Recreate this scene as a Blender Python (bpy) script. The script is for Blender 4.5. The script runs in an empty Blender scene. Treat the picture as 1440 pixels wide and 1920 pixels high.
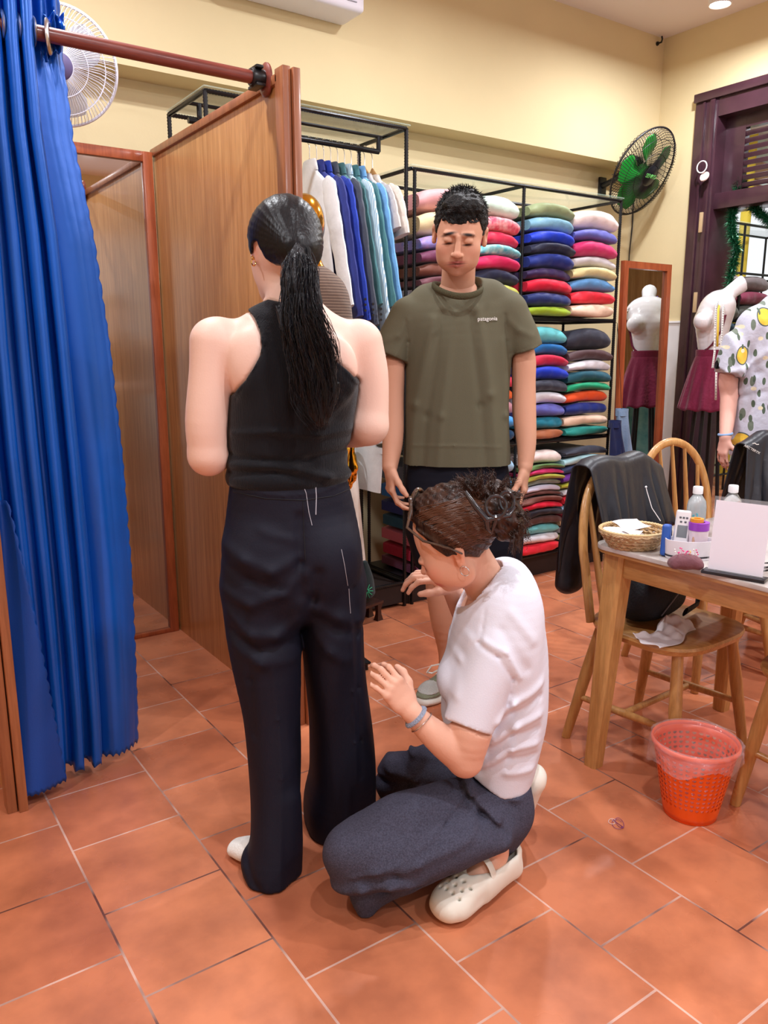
import bpy, bmesh, math, random
import numpy as np
from mathutils import Vector, Matrix
from math import sin, cos, pi, radians, sqrt, atan2, hypot
random.seed(7)
rng = np.random.default_rng(7)
SC = bpy.context.scene
COL = SC.collection

# ------------------------------------------------------------------ camera
HC = 4 / 3                                   # eye height, metres
FPX = 1482.43                                # focal length in pixels of a 1440 wide frame
YAW, PITCH, ROLL = 0.6057835, 0.2049735, -0.0010993
FH = (sin(YAW), cos(YAW))                    # horizontal viewing direction
RH = (cos(YAW), -sin(YAW))
fwd = Vector((sin(YAW) * cos(PITCH), cos(YAW) * cos(PITCH), -sin(PITCH)))
_r = Vector((cos(YAW), -sin(YAW), 0)); _u = _r.cross(fwd)
rgt = _r * cos(ROLL) + _u * sin(ROLL)
upv = -_r * sin(ROLL) + _u * cos(ROLL)
cd = bpy.data.cameras.new('camera'); cam = bpy.data.objects.new('camera', cd); COL.objects.link(cam)
cd.sensor_fit = 'HORIZONTAL'; cd.sensor_width = 36; cd.lens = FPX * 36 / 1440
cd.clip_start = 0.05; cd.clip_end = 100
m = Matrix((rgt, upv, -fwd)).transposed().to_4x4(); m.translation = (0, 0, HC)
cam.matrix_world = m
SC.camera = cam

# ------------------------------------------------------------------ world, exposure, lamps of the ceiling
SC.view_settings.view_transform = 'Standard'; SC.view_settings.look = 'None'
SC.view_settings.gamma = 1; SC.view_settings.use_curve_mapping = False
SC.view_settings.exposure = 0.1
try:
    SC.cycles.use_denoising = True
    SC.cycles.max_bounces = 8; SC.cycles.diffuse_bounces = 4; SC.cycles.glossy_bounces = 4
    SC.cycles.transmission_bounces = 8; SC.cycles.transparent_max_bounces = 16
    SC.cycles.caustics_reflective = False; SC.cycles.caustics_refractive = False
    SC.cycles.sample_clamp_indirect = 6
except Exception:
    pass
wd = bpy.data.worlds.new('world'); SC.world = wd; wd.use_nodes = True
wd.node_tree.nodes['Background'].inputs[0].default_value = (0.93, 0.96, 1.0, 1)
wd.node_tree.nodes['Background'].inputs[1].default_value = 1.0
CEIL = 3.4
LAMPS = [(4.34, 2.96), (2.55, 2.55), (0.75, 2.72), (2.9, 0.75), (1.0, 0.55), (-0.8, 1.5), (4.2, 0.9), (0.2, -1.2), (2.3, -1.2)]
LAMP_W = 30
LAMP_COL = (0.92, 0.95, 1.0)

# ------------------------------------------------------------------ picture <-> place helpers
def _ray(px, py):
    return fwd + rgt * ((px - 720) / FPX) + upv * ((960 - py) / FPX)
def onZ(px, py, z):
    d = _ray(px, py); return Vector((0, 0, HC)) + d * ((z - HC) / d.z)
def onX(px, py, x):
    d = _ray(px, py); return Vector((0, 0, HC)) + d * (x / d.x)
def onY(px, py, y):
    d = _ray(px, py); return Vector((0, 0, HC)) + d * (y / d.y)
def onH(px, py, H):
    d = _ray(px, py); return Vector((0, 0, HC)) + d * (H / (d.x * FH[0] + d.y * FH[1]))
def vp(px, py, H):                           # the same point in (right, ahead, up) coordinates
    p = onH(px, py, H); return np.array((p.x * RH[0] + p.y * RH[1], H, p.z))
def v2w(a):
    a = np.asarray(a, float); o = np.empty_like(a)
    o[..., 0] = a[..., 0] * RH[0] + a[..., 1] * FH[0]
    o[..., 1] = a[..., 0] * RH[1] + a[..., 1] * FH[1]
    o[..., 2] = a[..., 2]; return o
def w2v(p):
    return np.array((p[0] * RH[0] + p[1] * RH[1], p[0] * FH[0] + p[1] * FH[1], p[2]))
def pxm(H, n):                               # metres spanned by n pixels about H ahead
    return n * H * 1.0 / FPX

# ------------------------------------------------------------------ materials
def lin(c):
    o = []
    for v in c[:3]:
        v = v / 255.0; o.append(v / 12.92 if v <= 0.04045 else ((v + 0.055) / 1.055) ** 2.4)
    return (*o, 1.0)
_mats = {}
def mat(name, c, rough=0.6, metal=0.0, spec=0.5, bump=0.0, bscale=60.0, var=0.0, vscale=6.0, sheen=0.0, trans=0.0,
        emit=0.0, coat=0.0, alpha=1.0, stretch=(1, 1, 1), ior=1.45, c2=None, detail=4.0, attr=None, sss=0.0):
    if name in _mats: return _mats[name]
    m = bpy.data.materials.new(name); m.use_nodes = True; nt = m.node_tree; b = nt.nodes['Principled BSDF']
    b.inputs['Base Color'].default_value = lin(c)
    b.inputs['Roughness'].default_value = rough; b.inputs['Metallic'].default_value = metal
    b.inputs['Specular IOR Level'].default_value = spec; b.inputs['IOR'].default_value = ior
    b.inputs['Sheen Weight'].default_value = sheen; b.inputs['Coat Weight'].default_value = coat
    b.inputs['Transmission Weight'].default_value = trans; b.inputs['Alpha'].default_value = alpha
    b.inputs['Coat Roughness'].default_value = 0.1
    if sss: b.inputs['Subsurface Weight'].default_value = sss; b.inputs['Subsurface Radius'].default_value = (0.012, 0.005, 0.003); b.inputs['Subsurface Scale'].default_value = 1.0
    if emit: b.inputs['Emission Color'].default_value = lin(c); b.inputs['Emission Strength'].default_value = emit
    if var or bump or c2:
        tc = nt.nodes.new('ShaderNodeTexCoord'); mp = nt.nodes.new('ShaderNodeMapping')
        mp.inputs['Scale'].default_value = stretch
        nt.links.new(tc.outputs['Object'], mp.inputs['Vector'])
    if var or c2:
        n = nt.nodes.new('ShaderNodeTexNoise'); n.inputs['Scale'].default_value = vscale; n.inputs['Detail'].default_value = detail
        nt.links.new(mp.outputs[0], n.inputs['Vector'])
        mr = nt.nodes.new('ShaderNodeMapRange'); mr.inputs[1].default_value = 0.3; mr.inputs[2].default_value = 0.7
        nt.links.new(n.outputs['Fac'], mr.inputs[0])
        mx = nt.nodes.new('ShaderNodeMix'); mx.data_type = 'RGBA'
        if c2: A, B = lin(c), lin(c2)
        else:
            A = tuple(min(1, v * (1 - var)) for v in lin(c)[:3]) + (1,); B = tuple(min(1, v * (1 + var)) for v in lin(c)[:3]) + (1,)
        mx.inputs[6].default_value = A; mx.inputs[7].default_value = B
        nt.links.new(mr.outputs[0], mx.inputs[0]); nt.links.new(mx.outputs[2], b.inputs['Base Color'])
    if attr:
        at = nt.nodes.new('ShaderNodeAttribute'); at.attribute_name = attr
        nt.links.new(at.outputs['Color'], b.inputs['Base Color'])
    if bump:
        n2 = nt.nodes.new('ShaderNodeTexNoise'); n2.inputs['Scale'].default_value = bscale; n2.inputs['Detail'].default_value = 3
        nt.links.new(mp.outputs[0], n2.inputs['Vector'])
        bp = nt.nodes.new('ShaderNodeBump'); bp.inputs['Strength'].default_value = bump; bp.inputs['Distance'].default_value = 0.02
        nt.links.new(n2.outputs['Fac'], bp.inputs['Height']); nt.links.new(bp.outputs[0], b.inputs['Normal'])
    _mats[name] = m; return m
def wood(name, c1, c2, scale=(14, 14, 1.0), rough=0.4, coat=0.15, ring=1.0):
    if name in _mats: return _mats[name]
    m = bpy.data.materials.new(name); m.use_nodes = True; nt = m.node_tree; b = nt.nodes['Principled BSDF']
    tc = nt.nodes.new('ShaderNodeTexCoord'); mp = nt.nodes.new('ShaderNodeMapping'); mp.inputs['Scale'].default_value = scale
    nt.links.new(tc.outputs['Object'], mp.inputs['Vector'])
    n = nt.nodes.new('ShaderNodeTexNoise'); n.inputs['Scale'].default_value = 1.6 * ring; n.inputs['Detail'].default_value = 8; n.inputs['Roughness'].default_value = 0.62; n.inputs['Distortion'].default_value = 0.4
    nt.links.new(mp.outputs[0], n.inputs['Vector'])
    cr = nt.nodes.new('ShaderNodeValToRGB'); cr.color_ramp.elements[0].position = 0.33; cr.color_ramp.elements[1].position = 0.66
    cr.color_ramp.elements[0].color = lin(c2); cr.color_ramp.elements[1].color = lin(c1)
    nt.links.new(n.outputs['Fac'], cr.inputs[0])
    n3 = nt.nodes.new('ShaderNodeTexNoise'); n3.inputs['Scale'].default_value = 9 * ring; n3.inputs['Detail'].default_value = 4
    nt.links.new(mp.outputs[0], n3.inputs['Vector'])
    mx = nt.nodes.new('ShaderNodeMix'); mx.data_type = 'RGBA'; mx.blend_type = 'MULTIPLY'; mx.inputs[0].default_value = 0.35
    cr2 = nt.nodes.new('ShaderNodeValToRGB'); cr2.color_ramp.elements[0].position = 0.4; cr2.color_ramp.elements[0].color = (0.6, 0.55, 0.5, 1); cr2.color_ramp.elements[1].position = 0.55
    nt.links.new(n3.outputs['Fac'], cr2.inputs[0]); nt.links.new(cr.outputs[0], mx.inputs[6]); nt.links.new(cr2.outputs[0], mx.inputs[7])
    nt.links.new(mx.outputs[2], b.inputs['Base Color'])
    b.inputs['Roughness'].default_value = rough; b.inputs['Coat Weight'].default_value = coat; b.inputs['Coat Roughness'].default_value = 0.15
    _mats[name] = m; return m
def fabric(name, c, rough=0.75, bump=0.25, bscale=18, var=0.12, sheen=0.2, stretch=(1, 1, 1), vscale=8, c2=None):
    return mat(name, c, rough, bump=bump, bscale=bscale, var=var, vscale=vscale, sheen=sheen, stretch=stretch, spec=0.3, c2=c2)

# ------------------------------------------------------------------ objects
def tag(o, label, cat, group=None, kind=None):
    o['label'] = label; o['category'] = cat
    if group: o['group'] = group
    if kind: o['kind'] = kind
    return o
def thing(name, label, cat, loc=(0, 0, 0), rotz=0.0, group=None):
    o = bpy.data.objects.new(name, None); COL.objects.link(o); o.empty_display_size = 0.05
    o.location = loc; o.rotation_euler = (0, 0, rotz)
    tag(o, label, cat, group); return o
def wmat(o):
    M = Matrix.Translation(o.location) @ o.rotation_euler.to_matrix().to_4x4() @ Matrix.Diagonal((*o.scale, 1))
    return wmat(o.parent) @ M if o.parent else M
def link(name, me, material, parent=None, world=True, smooth=True, loc=None):
    mats = material if isinstance(material, (list, tuple)) else [material]
    for k in mats: me.materials.append(k)
    if smooth and len(me.polygons): me.polygons.foreach_set('use_smooth', [True] * len(me.polygons))
    o = bpy.data.objects.new(name, me); COL.objects.link(o)
    if parent is not None:
        o.parent = parent
        if world: me.transform(wmat(parent).inverted())
    elif loc is not None:
        me.transform(Matrix.Translation(loc).inverted()); o.location = loc
    return o
def copy_tree(o, parent=None):
    c = o.copy(); COL.objects.link(c)
    if parent: c.parent = parent
    for ch in list(o.children): copy_tree(ch, c)
    return c
class MB:
    """collects shapes into one bmesh"""
    def __init__(s): s.bm = bmesh.new(); s.mi = 0
    def _v(s, p): return s.bm.verts.new(p)
    def _f(s, vs):
        try: f = s.bm.faces.new(vs); f.material_index = s.mi; f.smooth = True; return f
        except ValueError: return None
    def box(s, lo, hi, bev=0.0, M=None, seg=2):
        lo, hi = Vector(lo), Vector(hi)
        r = bmesh.ops.create_cube(s.bm, size=1.0)
        vs = r['verts']; c = (lo + hi) / 2; d = hi - lo
        for v in vs: v.co = Vector((v.co.x * d.x, v.co.y * d.y, v.co.z * d.z)) + c
        fs = list({f for v in vs for f in v.link_faces})
        for f in fs: f.material_index = s.mi
        allv = set(vs)
        if bev > 0:
            es = list({e for v in vs for e in v.link_edges})
            rr = bmesh.ops.bevel(s.bm, geom=es, offset=min(bev, min(d) * 0.45), segments=seg, affect='EDGES', profile=0.6)
            allv = {v for v in vs if v.is_valid} | set(rr['verts'])
            for f in rr['faces']: f.material_index = s.mi
        if M is not None:
            for v in allv: v.co = M @ v.co
        return s
    def rings(s, rings, cap=True, closed=True):
        vr = [[s._v(p) for p in r] for r in rings]
        n = len(vr[0])
        for a, b in zip(vr, vr[1:]):
            for i in range(n if closed else n - 1):
                j = (i + 1) % n; s._f([a[i], a[j], b[j], b[i]])
        if cap and closed:
            s._f(list(reversed(vr[0]))); s._f(vr[-1])
        return s
    def tube(s, pts, r, n=8, cap=True, closed=False, up0=None, flat=None):
        P = [Vector(p) for p in pts]; k = len(P)
        R = r if isinstance(r, (list, tuple)) else [r] * k
        up = Vector(up0) if up0 else None; rs = []
        for i in range(k):
            if closed: t = P[(i + 1) % k] - P[i - 1]
            else: t = P[min(i + 1, k - 1)] - P[max(i - 1, 0)]
            if t.length < 1e-9: t = Vector((0, 0, 1))
            t.normalize()
            if up is None: up = Vector((0, 0, 1)) if abs(t.z) < 0.9 else Vector((1, 0, 0))
            x = up - t * up.dot(t)
            if x.length < 1e-6: x = t.orthogonal()
            x.normalize(); y = t.cross(x); up = x
            fl = flat if flat else (1, 1)
            rs.append([P[i] + x * (R[i] * fl[0] * cos(2 * pi * j / n)) + y * (R[i] * fl[1] * sin(2 * pi * j / n)) for j in range(n)])
        if closed: rs.append(rs[0]); return s.rings_closed(rs[:-1])
        return s.rings(rs, cap)
    def rings_closed(s, rings):
        vr = [[s._v(p) for p in r] for r in rings]; n = len(vr[0]); k = len(vr)
        for a in range(k):
            A, B = vr[a], vr[(a + 1) % k]
            for i in range(n):
                j = (i + 1) % n; s._f([A[i], A[j], B[j], B[i]])
        return s
    def cyl(s, a, b, r, r2=None, n=16):
        return s.tube([a, b], [r, r if r2 is None else r2], n)
    def rebar(s, a, b, r=0.011, pitch=0.013, n=8):
        a, b = Vector(a), Vector(b); L = (b - a).length; k = max(2, int(L / pitch * 2))
        return s.tube([a.lerp(b, i / k) for i in range(k + 1)], [r * (1.0 if i % 2 else 0.78) for i in range(k + 1)], n)
    def lathe(s, prof, c=(0, 0, 0), n=32, M=None, sx=1, sy=1):
        rs = []
        for (r, z) in prof:
            ring = [Vector((r * cos(2 * pi * j / n) * sx, r * sin(2 * pi * j / n) * sy, z)) for j in range(n)]
            ring = [(M @ p) if M is not None else p + Vector(c) for p in ring]; rs.append(ring)
        return s.rings(rs, True)
    def grid(s, fn, nu, nv, closeu=False):
        V = [[s._v(fn(i / nu, j / nv)) for j in range(nv + 1)] for i in range(nu + (0 if closeu else 1))]
        for i in range(nu):
            a = V[i]; b = V[(i + 1) % len(V)]
            for j in range(nv): s._f([a[j], b[j], b[j + 1], a[j + 1]])
        return s
    def prism(s, poly, z0, z1, M=None, bev=0.0):
        vs = [s._v((x, y, z0)) for x, y in poly]; f = s._f(vs)
        if f is None: return s
        r = bmesh.ops.extrude_face_region(s.bm, geom=[f]); nv = [g for g in r['geom'] if isinstance(g, bmesh.types.BMVert)]
        for v in nv: v.co.z = z1
        fs = {g for v in vs + nv for g in v.link_faces}
        for g in fs: g.material_index = s.mi; g.smooth = False
        allv = set(vs + nv)
        if bev:
            es = [e for e in {e for v in allv for e in v.link_edges} if abs(e.verts[0].co.z - e.verts[1].co.z) < 1e-6]
            rr = bmesh.ops.bevel(s.bm, geom=es, offset=bev, segments=2, affect='EDGES', profile=0.6)
            allv = {v for v in allv if v.is_valid} | set(rr['verts'])
        if M is not None:
            for v in allv: v.co = M @ v.co
        return s
    def me(s, name='m', fix=True):
        me = bpy.data.meshes.new(name)
        if fix: bmesh.ops.recalc_face_normals(s.bm, faces=s.bm.faces[:])
        s.bm.to_mesh(me); s.bm.free(); return me
    def obj(s, name, material, parent=None, world=True, smooth=True, loc=None):
        flat = [f.smooth for f in s.bm.faces]
        me = s.me(name)
        o = link(name, me, material, parent, world, False, loc)
        if len(me.polygons): me.polygons.foreach_set('use_smooth', [bool(smooth)] * len(me.polygons))
        if smooth and len(me.polygons):
            try: me.set_sharp_from_angle(angle=radians(38))
            except Exception: pass
        return o
def solidify(o, t, offset=0.0):
    md = o.modifiers.new('thick', 'SOLIDIFY'); md.thickness = t; md.offset = offset; return o
def subsurf(o, n=1):
    md = o.modifiers.new('sub', 'SUBSURF'); md.levels = n; md.render_levels = n; return o
def text_obj(name, body, size, M, material, parent=None, extrude=0.0006, align='CENTER'):
    cu = bpy.data.curves.new(name, 'FONT'); cu.body = body; cu.size = size; cu.extrude = extrude; cu.align_x = align; cu.align_y = 'CENTER'; cu.resolution_u = 3
    tmp = bpy.data.objects.new(name + '_tmp', cu); COL.objects.link(tmp)
    dg = bpy.context.evaluated_depsgraph_get(); me = bpy.data.meshes.new_from_object(tmp.evaluated_get(dg))
    bpy.data.objects.remove(tmp); bpy.data.curves.remove(cu)
    me.materials.clear(); me.transform(M)
    return link(name, me, material, parent, smooth=False)
def struct(o): o['kind'] = 'structure'; return o

# ------------------------------------------------------------------ soft solids: distance field -> one continuous mesh
def unit(v): v = np.asarray(v, float); return v / (np.linalg.norm(v) + 1e-12)
class Field:
    def __init__(s, lo, hi, res):
        res = res if isinstance(res, (tuple, list)) else (res,) * 3
        s.ax = [np.arange(lo[i], hi[i] + res[i], res[i], dtype=np.float32) for i in range(3)]
        s.d = np.full([len(a) for a in s.ax], 1.0, np.float32); s.res = max(res)
    def win(s, lo, hi):
        sl = []
        for i in range(3):
            a = np.searchsorted(s.ax[i], lo[i]); b = np.searchsorted(s.ax[i], hi[i]); sl.append(slice(max(0, a - 1), min(len(s.ax[i]), b + 1)))
        X = s.ax[0][sl[0]][:, None, None]; Y = s.ax[1][sl[1]][None, :, None]; Z = s.ax[2][sl[2]][None, None, :]
        return tuple(sl), X, Y, Z
    def comb(s, sl, n, k, op):
        d = s.d[sl]
        if d.size == 0: return
        if op == 'u':
            if k <= 0: s.d[sl] = np.minimum(d, n); return
            h = np.clip(0.5 + 0.5 * (d - n) / k, 0, 1); s.d[sl] = d * (1 - h) + n * h - k * h * (1 - h)
        elif op == 's':
            n = -n
            if k <= 0: s.d[sl] = np.maximum(d, n); return
            h = np.clip(0.5 - 0.5 * (d - n) / k, 0, 1); s.d[sl] = d * (1 - h) + n * h + k * h * (1 - h)
    def _seg(s, a, b, ra, rb, k, side):
        M = max(*ra, *rb) + k + 3 * s.res
        sl, X, Y, Z = s.win(np.minimum(a, b) - M, np.maximum(a, b) + M)
        ab = b - a; L = np.linalg.norm(ab)
        if L < 1e-6: ab = np.array((0, 0, 1e-6)); L = 1e-6
        w = ab / L; u = np.asarray(side, float); u = u - w * (u @ w)
        if np.linalg.norm(u) < 1e-4: u = np.cross(w, (0.3, 0.9, 0.2))
        u = unit(u); v = np.cross(w, u)
        x = X - a[0]; y = Y - a[1]; z = Z - a[2]
        h = x * w[0] + y * w[1] + z * w[2]; t = np.clip(h / L, 0, 1)
        pu = x * u[0] + y * u[1] + z * u[2]; pv = x * v[0] + y * v[1] + z * v[2]; pw = h - t * L
        ru = ra[0] + (rb[0] - ra[0]) * t; rv = ra[1] + (rb[1] - ra[1]) * t; rw = np.minimum(ru, rv)
        qu, qv, qw = pu / ru, pv / rv, pw / rw
        k0 = np.sqrt(qu * qu + qv * qv + qw * qw); k1 = np.sqrt((qu / ru) ** 2 + (qv / rv) ** 2 + (qw / rw) ** 2) + 1e-6
        return sl, (k0 * (k0 - 1) / k1).astype(np.float32)
    def seg(s, a, b, ra, rb, k=0.01, side=(1, 0, 0), op='u'):
        ra = (ra, ra) if np.isscalar(ra) else ra; rb = (rb, rb) if np.isscalar(rb) else rb
        sl, n = s._seg(np.asarray(a, float), np.asarray(b, float), ra, rb, k, side); s.comb(sl, n, k, op); return s
    def chain(s, pts, rs, k=0.01, side=(1, 0, 0), op='u', sub=4):
        """a limb or tube through the points: eased between them, its pieces joined without bulges"""
        P = np.asarray(pts, float); R = np.array([(r, r) if np.isscalar(r) else tuple(r) for r in rs], float)
        if sub > 1 and len(P) > 2:
            A = np.concatenate([P, R], 1); A = np.concatenate([2 * A[:1] - A[1:2], A, 2 * A[-1:] - A[-2:-1]]); o = []
            for i in range(1, len(A) - 2):
                for j in range(sub):
                    t = j / sub; p0, p1, p2, p3 = A[i - 1:i + 3]
                    o.append(0.5 * (2 * p1 + (p2 - p0) * t + (2 * p0 - 5 * p1 + 4 * p2 - p3) * t * t + (3 * p1 - p0 - 3 * p2 + p3) * t ** 3))
            o.append(A[-2]); A = np.array(o); P = A[:, :3]; R = np.maximum(A[:, 3:], 0.0015)
        M = R.max() + k + 3 * s.res; lo = P.min(0) - M; hi = P.max(0) + M
        SL, _, _, _ = s.win(lo, hi); tmp = np.full(s.d[SL].shape, 1.0, np.float32)
        for i in range(len(P) - 1):
            sl, n = s._seg(P[i], P[i + 1], R[i], R[i + 1], k, side)
            loc = tuple(slice(q.start - Q.start, q.stop - Q.start) for q, Q in zip(sl, SL))
            tmp[loc] = np.minimum(tmp[loc], n)
        s.comb(SL, tmp, k, op); return s
    def under(s, cloth, t=0.008):
        """draw the skin back where cloth covers it"""
        s.d += (t * np.clip((0.005 - cloth.d) / 0.008, 0, 1)).astype(np.float32); return s
    def ell(s, c, r, k=0.01, ax=None, op='u'):
        c = np.asarray(c, float); r = np.asarray(r if not np.isscalar(r) else (r, r, r), float)
        M = max(r) + k + 3 * s.res
        sl, X, Y, Z = s.win(c - M, c + M); x = X - c[0]; y = Y - c[1]; z = Z - c[2]
        A = np.eye(3) if ax is None else np.asarray(ax, float)
        q = [(x * A[i][0] + y * A[i][1] + z * A[i][2]) / r[i] for i in range(3)]
        k0 = np.sqrt(q[0] ** 2 + q[1] ** 2 + q[2] ** 2); k1 = np.sqrt((q[0] / r[0]) ** 2 + (q[1] / r[1]) ** 2 + (q[2] / r[2]) ** 2) + 1e-6
        s.comb(sl, (k0 * (k0 - 1) / k1).astype(np.float32), k, op); return s
    def poly(s, pts, ax=(0, 2), k=0.0, keep=True):
        """keep (or remove) what lies inside a closed outline on two of the axes"""
        P = np.asarray(pts, np.float32); A = s.ax[ax[0]][:, None]; B = s.ax[ax[1]][None, :]
        d = np.full((A.shape[0], B.shape[1]), 1e9, np.float32); ins = np.zeros(d.shape, bool)
        for i in range(len(P)):
            a = P[i]; b = P[(i + 1) % len(P)]; e = b - a
            t = np.clip(((A - a[0]) * e[0] + (B - a[1]) * e[1]) / (e @ e + 1e-12), 0, 1)
            d = np.minimum(d, (A - a[0] - t * e[0]) ** 2 + (B - a[1] - t * e[1]) ** 2)
            c = ((a[1] > B) != (b[1] > B)) & (A < (b[0] - a[0]) * (B - a[1]) / (b[1] - a[1] + 1e-12) + a[0]); ins ^= c
        d = np.sqrt(d); d[ins] *= -1
        if not keep: d = -d
        sh = [1, 1, 1]; sh[ax[0]] = d.shape[0]; sh[ax[1]] = d.shape[1]
        n = d.reshape(sh)
        if k > 0:
            h = np.clip(0.5 - 0.5 * (s.d - n) / k, 0, 1); s.d = s.d * (1 - h) + n * h + k * h * (1 - h)
        else: s.d = np.maximum(s.d, n)
        return s
    def plane(s, p, n):
        """remove the side the normal points to"""
        p = np.asarray(p, float); n = unit(n)
        g = (s.ax[0][:, None, None] - p[0]) * n[0] + (s.ax[1][None, :, None] - p[1]) * n[1] + (s.ax[2][None, None, :] - p[2]) * n[2]
        s.d = np.maximum(s.d, g.astype(np.float32)); return s
    def disp(s, fn, band=0.06):
        m = np.abs(s.d) < band; I = np.nonzero(m)
        s.d[m] += fn(s.ax[0][I[0]], s.ax[1][I[1]], s.ax[2][I[2]]).astype(np.float32); return s
    def offset(s, t): s.d -= t; return s
    def join(s, g, k=0.0):
        s.comb((slice(None),) * 3, g.d, k, 'u'); return s
    def blank(s):
        g = s.copy(); g.d[:] = 1.0; return g
    def copy(s):
        f = Field.__new__(Field); f.ax = s.ax; f.d = s.d.copy(); f.res = s.res; return f
    def mesh(s, smooth=2):
        d = s.d; ins = d < 0
        nx, ny, nz = [n - 1 for n in d.shape]
        cnt = np.zeros((nx, ny, nz), np.int8)
        for a in (0, 1):
            for b in (0, 1):
                for c in (0, 1): cnt += ins[a:a + nx, b:b + ny, c:c + nz]
        act = (cnt > 0) & (cnt < 8); I = np.nonzero(act); N = len(I[0])
        idx = np.full((nx, ny, nz), -1, np.int32); idx[act] = np.arange(N)
        off = [(a, b, c) for a in (0, 1) for b in (0, 1) for c in (0, 1)]
        val = np.stack([d[I[0] + o[0], I[1] + o[1], I[2] + o[2]] for o in off], 1)
        acc = np.zeros((N, 3), np.float64); n = np.zeros(N)
        for p in range(8):
            for q in range(p + 1, 8):
                df = [off[q][t] - off[p][t] for t in range(3)]
                if sum(abs(t) for t in df) != 1: continue
                va, vb = val[:, p], val[:, q]; mk = (va < 0) != (vb < 0)
                t = np.where(mk, va / np.where(mk, va - vb, 1), 0)
                for e in range(3): acc[:, e] += np.where(mk, off[p][e] + t * df[e], 0)
                n += mk
        acc /= n[:, None]
        V = np.empty((N, 3))
        for e in range(3):
            A = s.ax[e]; i0 = I[e]; V[:, e] = A[i0] + acc[:, e] * (A[i0 + 1] - A[i0])
        F = []
        for e in range(3):
            u, w = [(1, 2), (2, 0), (0, 1)][e]
            sa = [slice(None)] * 3; sb = [slice(None)] * 3; sa[e] = slice(0, -1); sb[e] = slice(1, None)
            A, B = ins[tuple(sa)], ins[tuple(sb)]; ch = A != B
            for t in (u, w):
                z = [slice(None)] * 3; z[t] = 0; ch[tuple(z)] = False; z[t] = -1; ch[tuple(z)] = False
            J = np.nonzero(ch); fl = A[J]
            def cell(du, dw):
                c = list(J); c[u] = c[u] - du; c[w] = c[w] - dw; return idx[c[0], c[1], c[2]]
            q = np.stack([cell(1, 1), cell(0, 1), cell(0, 0), cell(1, 0)], 1); q[~fl] = q[~fl][:, ::-1]; F.append(q)
        F = np.concatenate(F); F = F[(F >= 0).all(1)]
        for _ in range(smooth):
            S = np.zeros_like(V); C = np.zeros(N)
            for a in range(4):
                b = (a + 1) % 4
                np.add.at(S, F[:, a], V[F[:, b]]); np.add.at(S, F[:, b], V[F[:, a]]); np.add.at(C, F[:, a], 1); np.add.at(C, F[:, b], 1)
            V = np.where(C[:, None] > 0, 0.5 * V + 0.5 * S / np.maximum(C, 1)[:, None], V)
        return V, F
def npmesh(name, V, F):
    me = bpy.data.meshes.new(name); me.vertices.add(len(V)); me.vertices.foreach_set('co', np.asarray(V, np.float32).ravel())
    k = F.shape[1]; me.loops.add(F.size); me.loops.foreach_set('vertex_index', F.astype(np.int32).ravel())
    me.polygons.add(len(F)); me.polygons.foreach_set('loop_start', np.arange(0, F.size, k, dtype=np.int32))
    me.update(calc_edges=True); me.validate(); return me
def field_obj(name, f, material, parent=None, smooth=2, view=True, paint=None, islands=None):
    V, F = f.mesh(smooth)
    W = v2w(V) if view else V
    me = npmesh(name, W, F)
    if paint is not None:
        colr = paint(V); a = me.color_attributes.new('Col', 'FLOAT_COLOR', 'POINT')
        a.data.foreach_set('color', np.concatenate([colr, np.ones((len(colr), 1))], 1).astype(np.float32).ravel())
    return link(name, me, material, parent)
class Wob:
    """smooth pseudo-noise from a few random waves"""
    def __init__(s, seed, freq, n=7, an=(1, 1, 1)):
        r = np.random.default_rng(seed); s.k = r.normal(size=(n, 3)) * freq * np.asarray(an); s.p = r.uniform(0, 6.28, n); s.n = n
    def __call__(s, x, y, z):
        o = 0
        for k, p in zip(s.k, s.p): o = o + np.sin(k[0] * x + k[1] * y + k[2] * z + p)
        return o / sqrt(s.n)
# ================================================================== the room
XR, YB, YU, ZL = 4.97, 3.985, 3.80, 2.56      # right wall, back wall, face of the beam above it, its underside
XL, YF = -2.6, -3.4
M_wall = mat('wall_paint', (224, 206, 164), 0.85, var=0.03, vscale=2.0, bump=0.03, bscale=90)
M_ceil = mat('ceiling_paint', (238, 226, 226), 0.9)
M_white = mat('white_paint', (232, 230, 236), 0.6, var=0.05, vscale=5)
M_dark = mat('dark_door_paint', (62, 36, 46), 0.28, var=0.25, vscale=7, bump=0.05, bscale=30, coat=0.3)
M_lam = wood('teak_laminate', (210, 154, 98), (178, 120, 68), (26, 26, 1.1), 0.38, 0.25)
M_red = wood('red_wood', (176, 92, 52), (140, 62, 34), (12, 12, 1.2), 0.4, 0.2)
M_trimw = wood('trim_wood', (168, 104, 66), (138, 80, 50), (20, 20, 1.0), 0.4, 0.2)
M_black = mat('black_steel', (22, 22, 28), 0.38, metal=0.35, spec=0.6)
M_glass = mat('clear_glass', (206, 236, 224), 0.03, spec=0.6, alpha=0.22)
M_mirror = mat('mirror_silver', (224, 228, 226), 0.015, metal=1.0)

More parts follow.
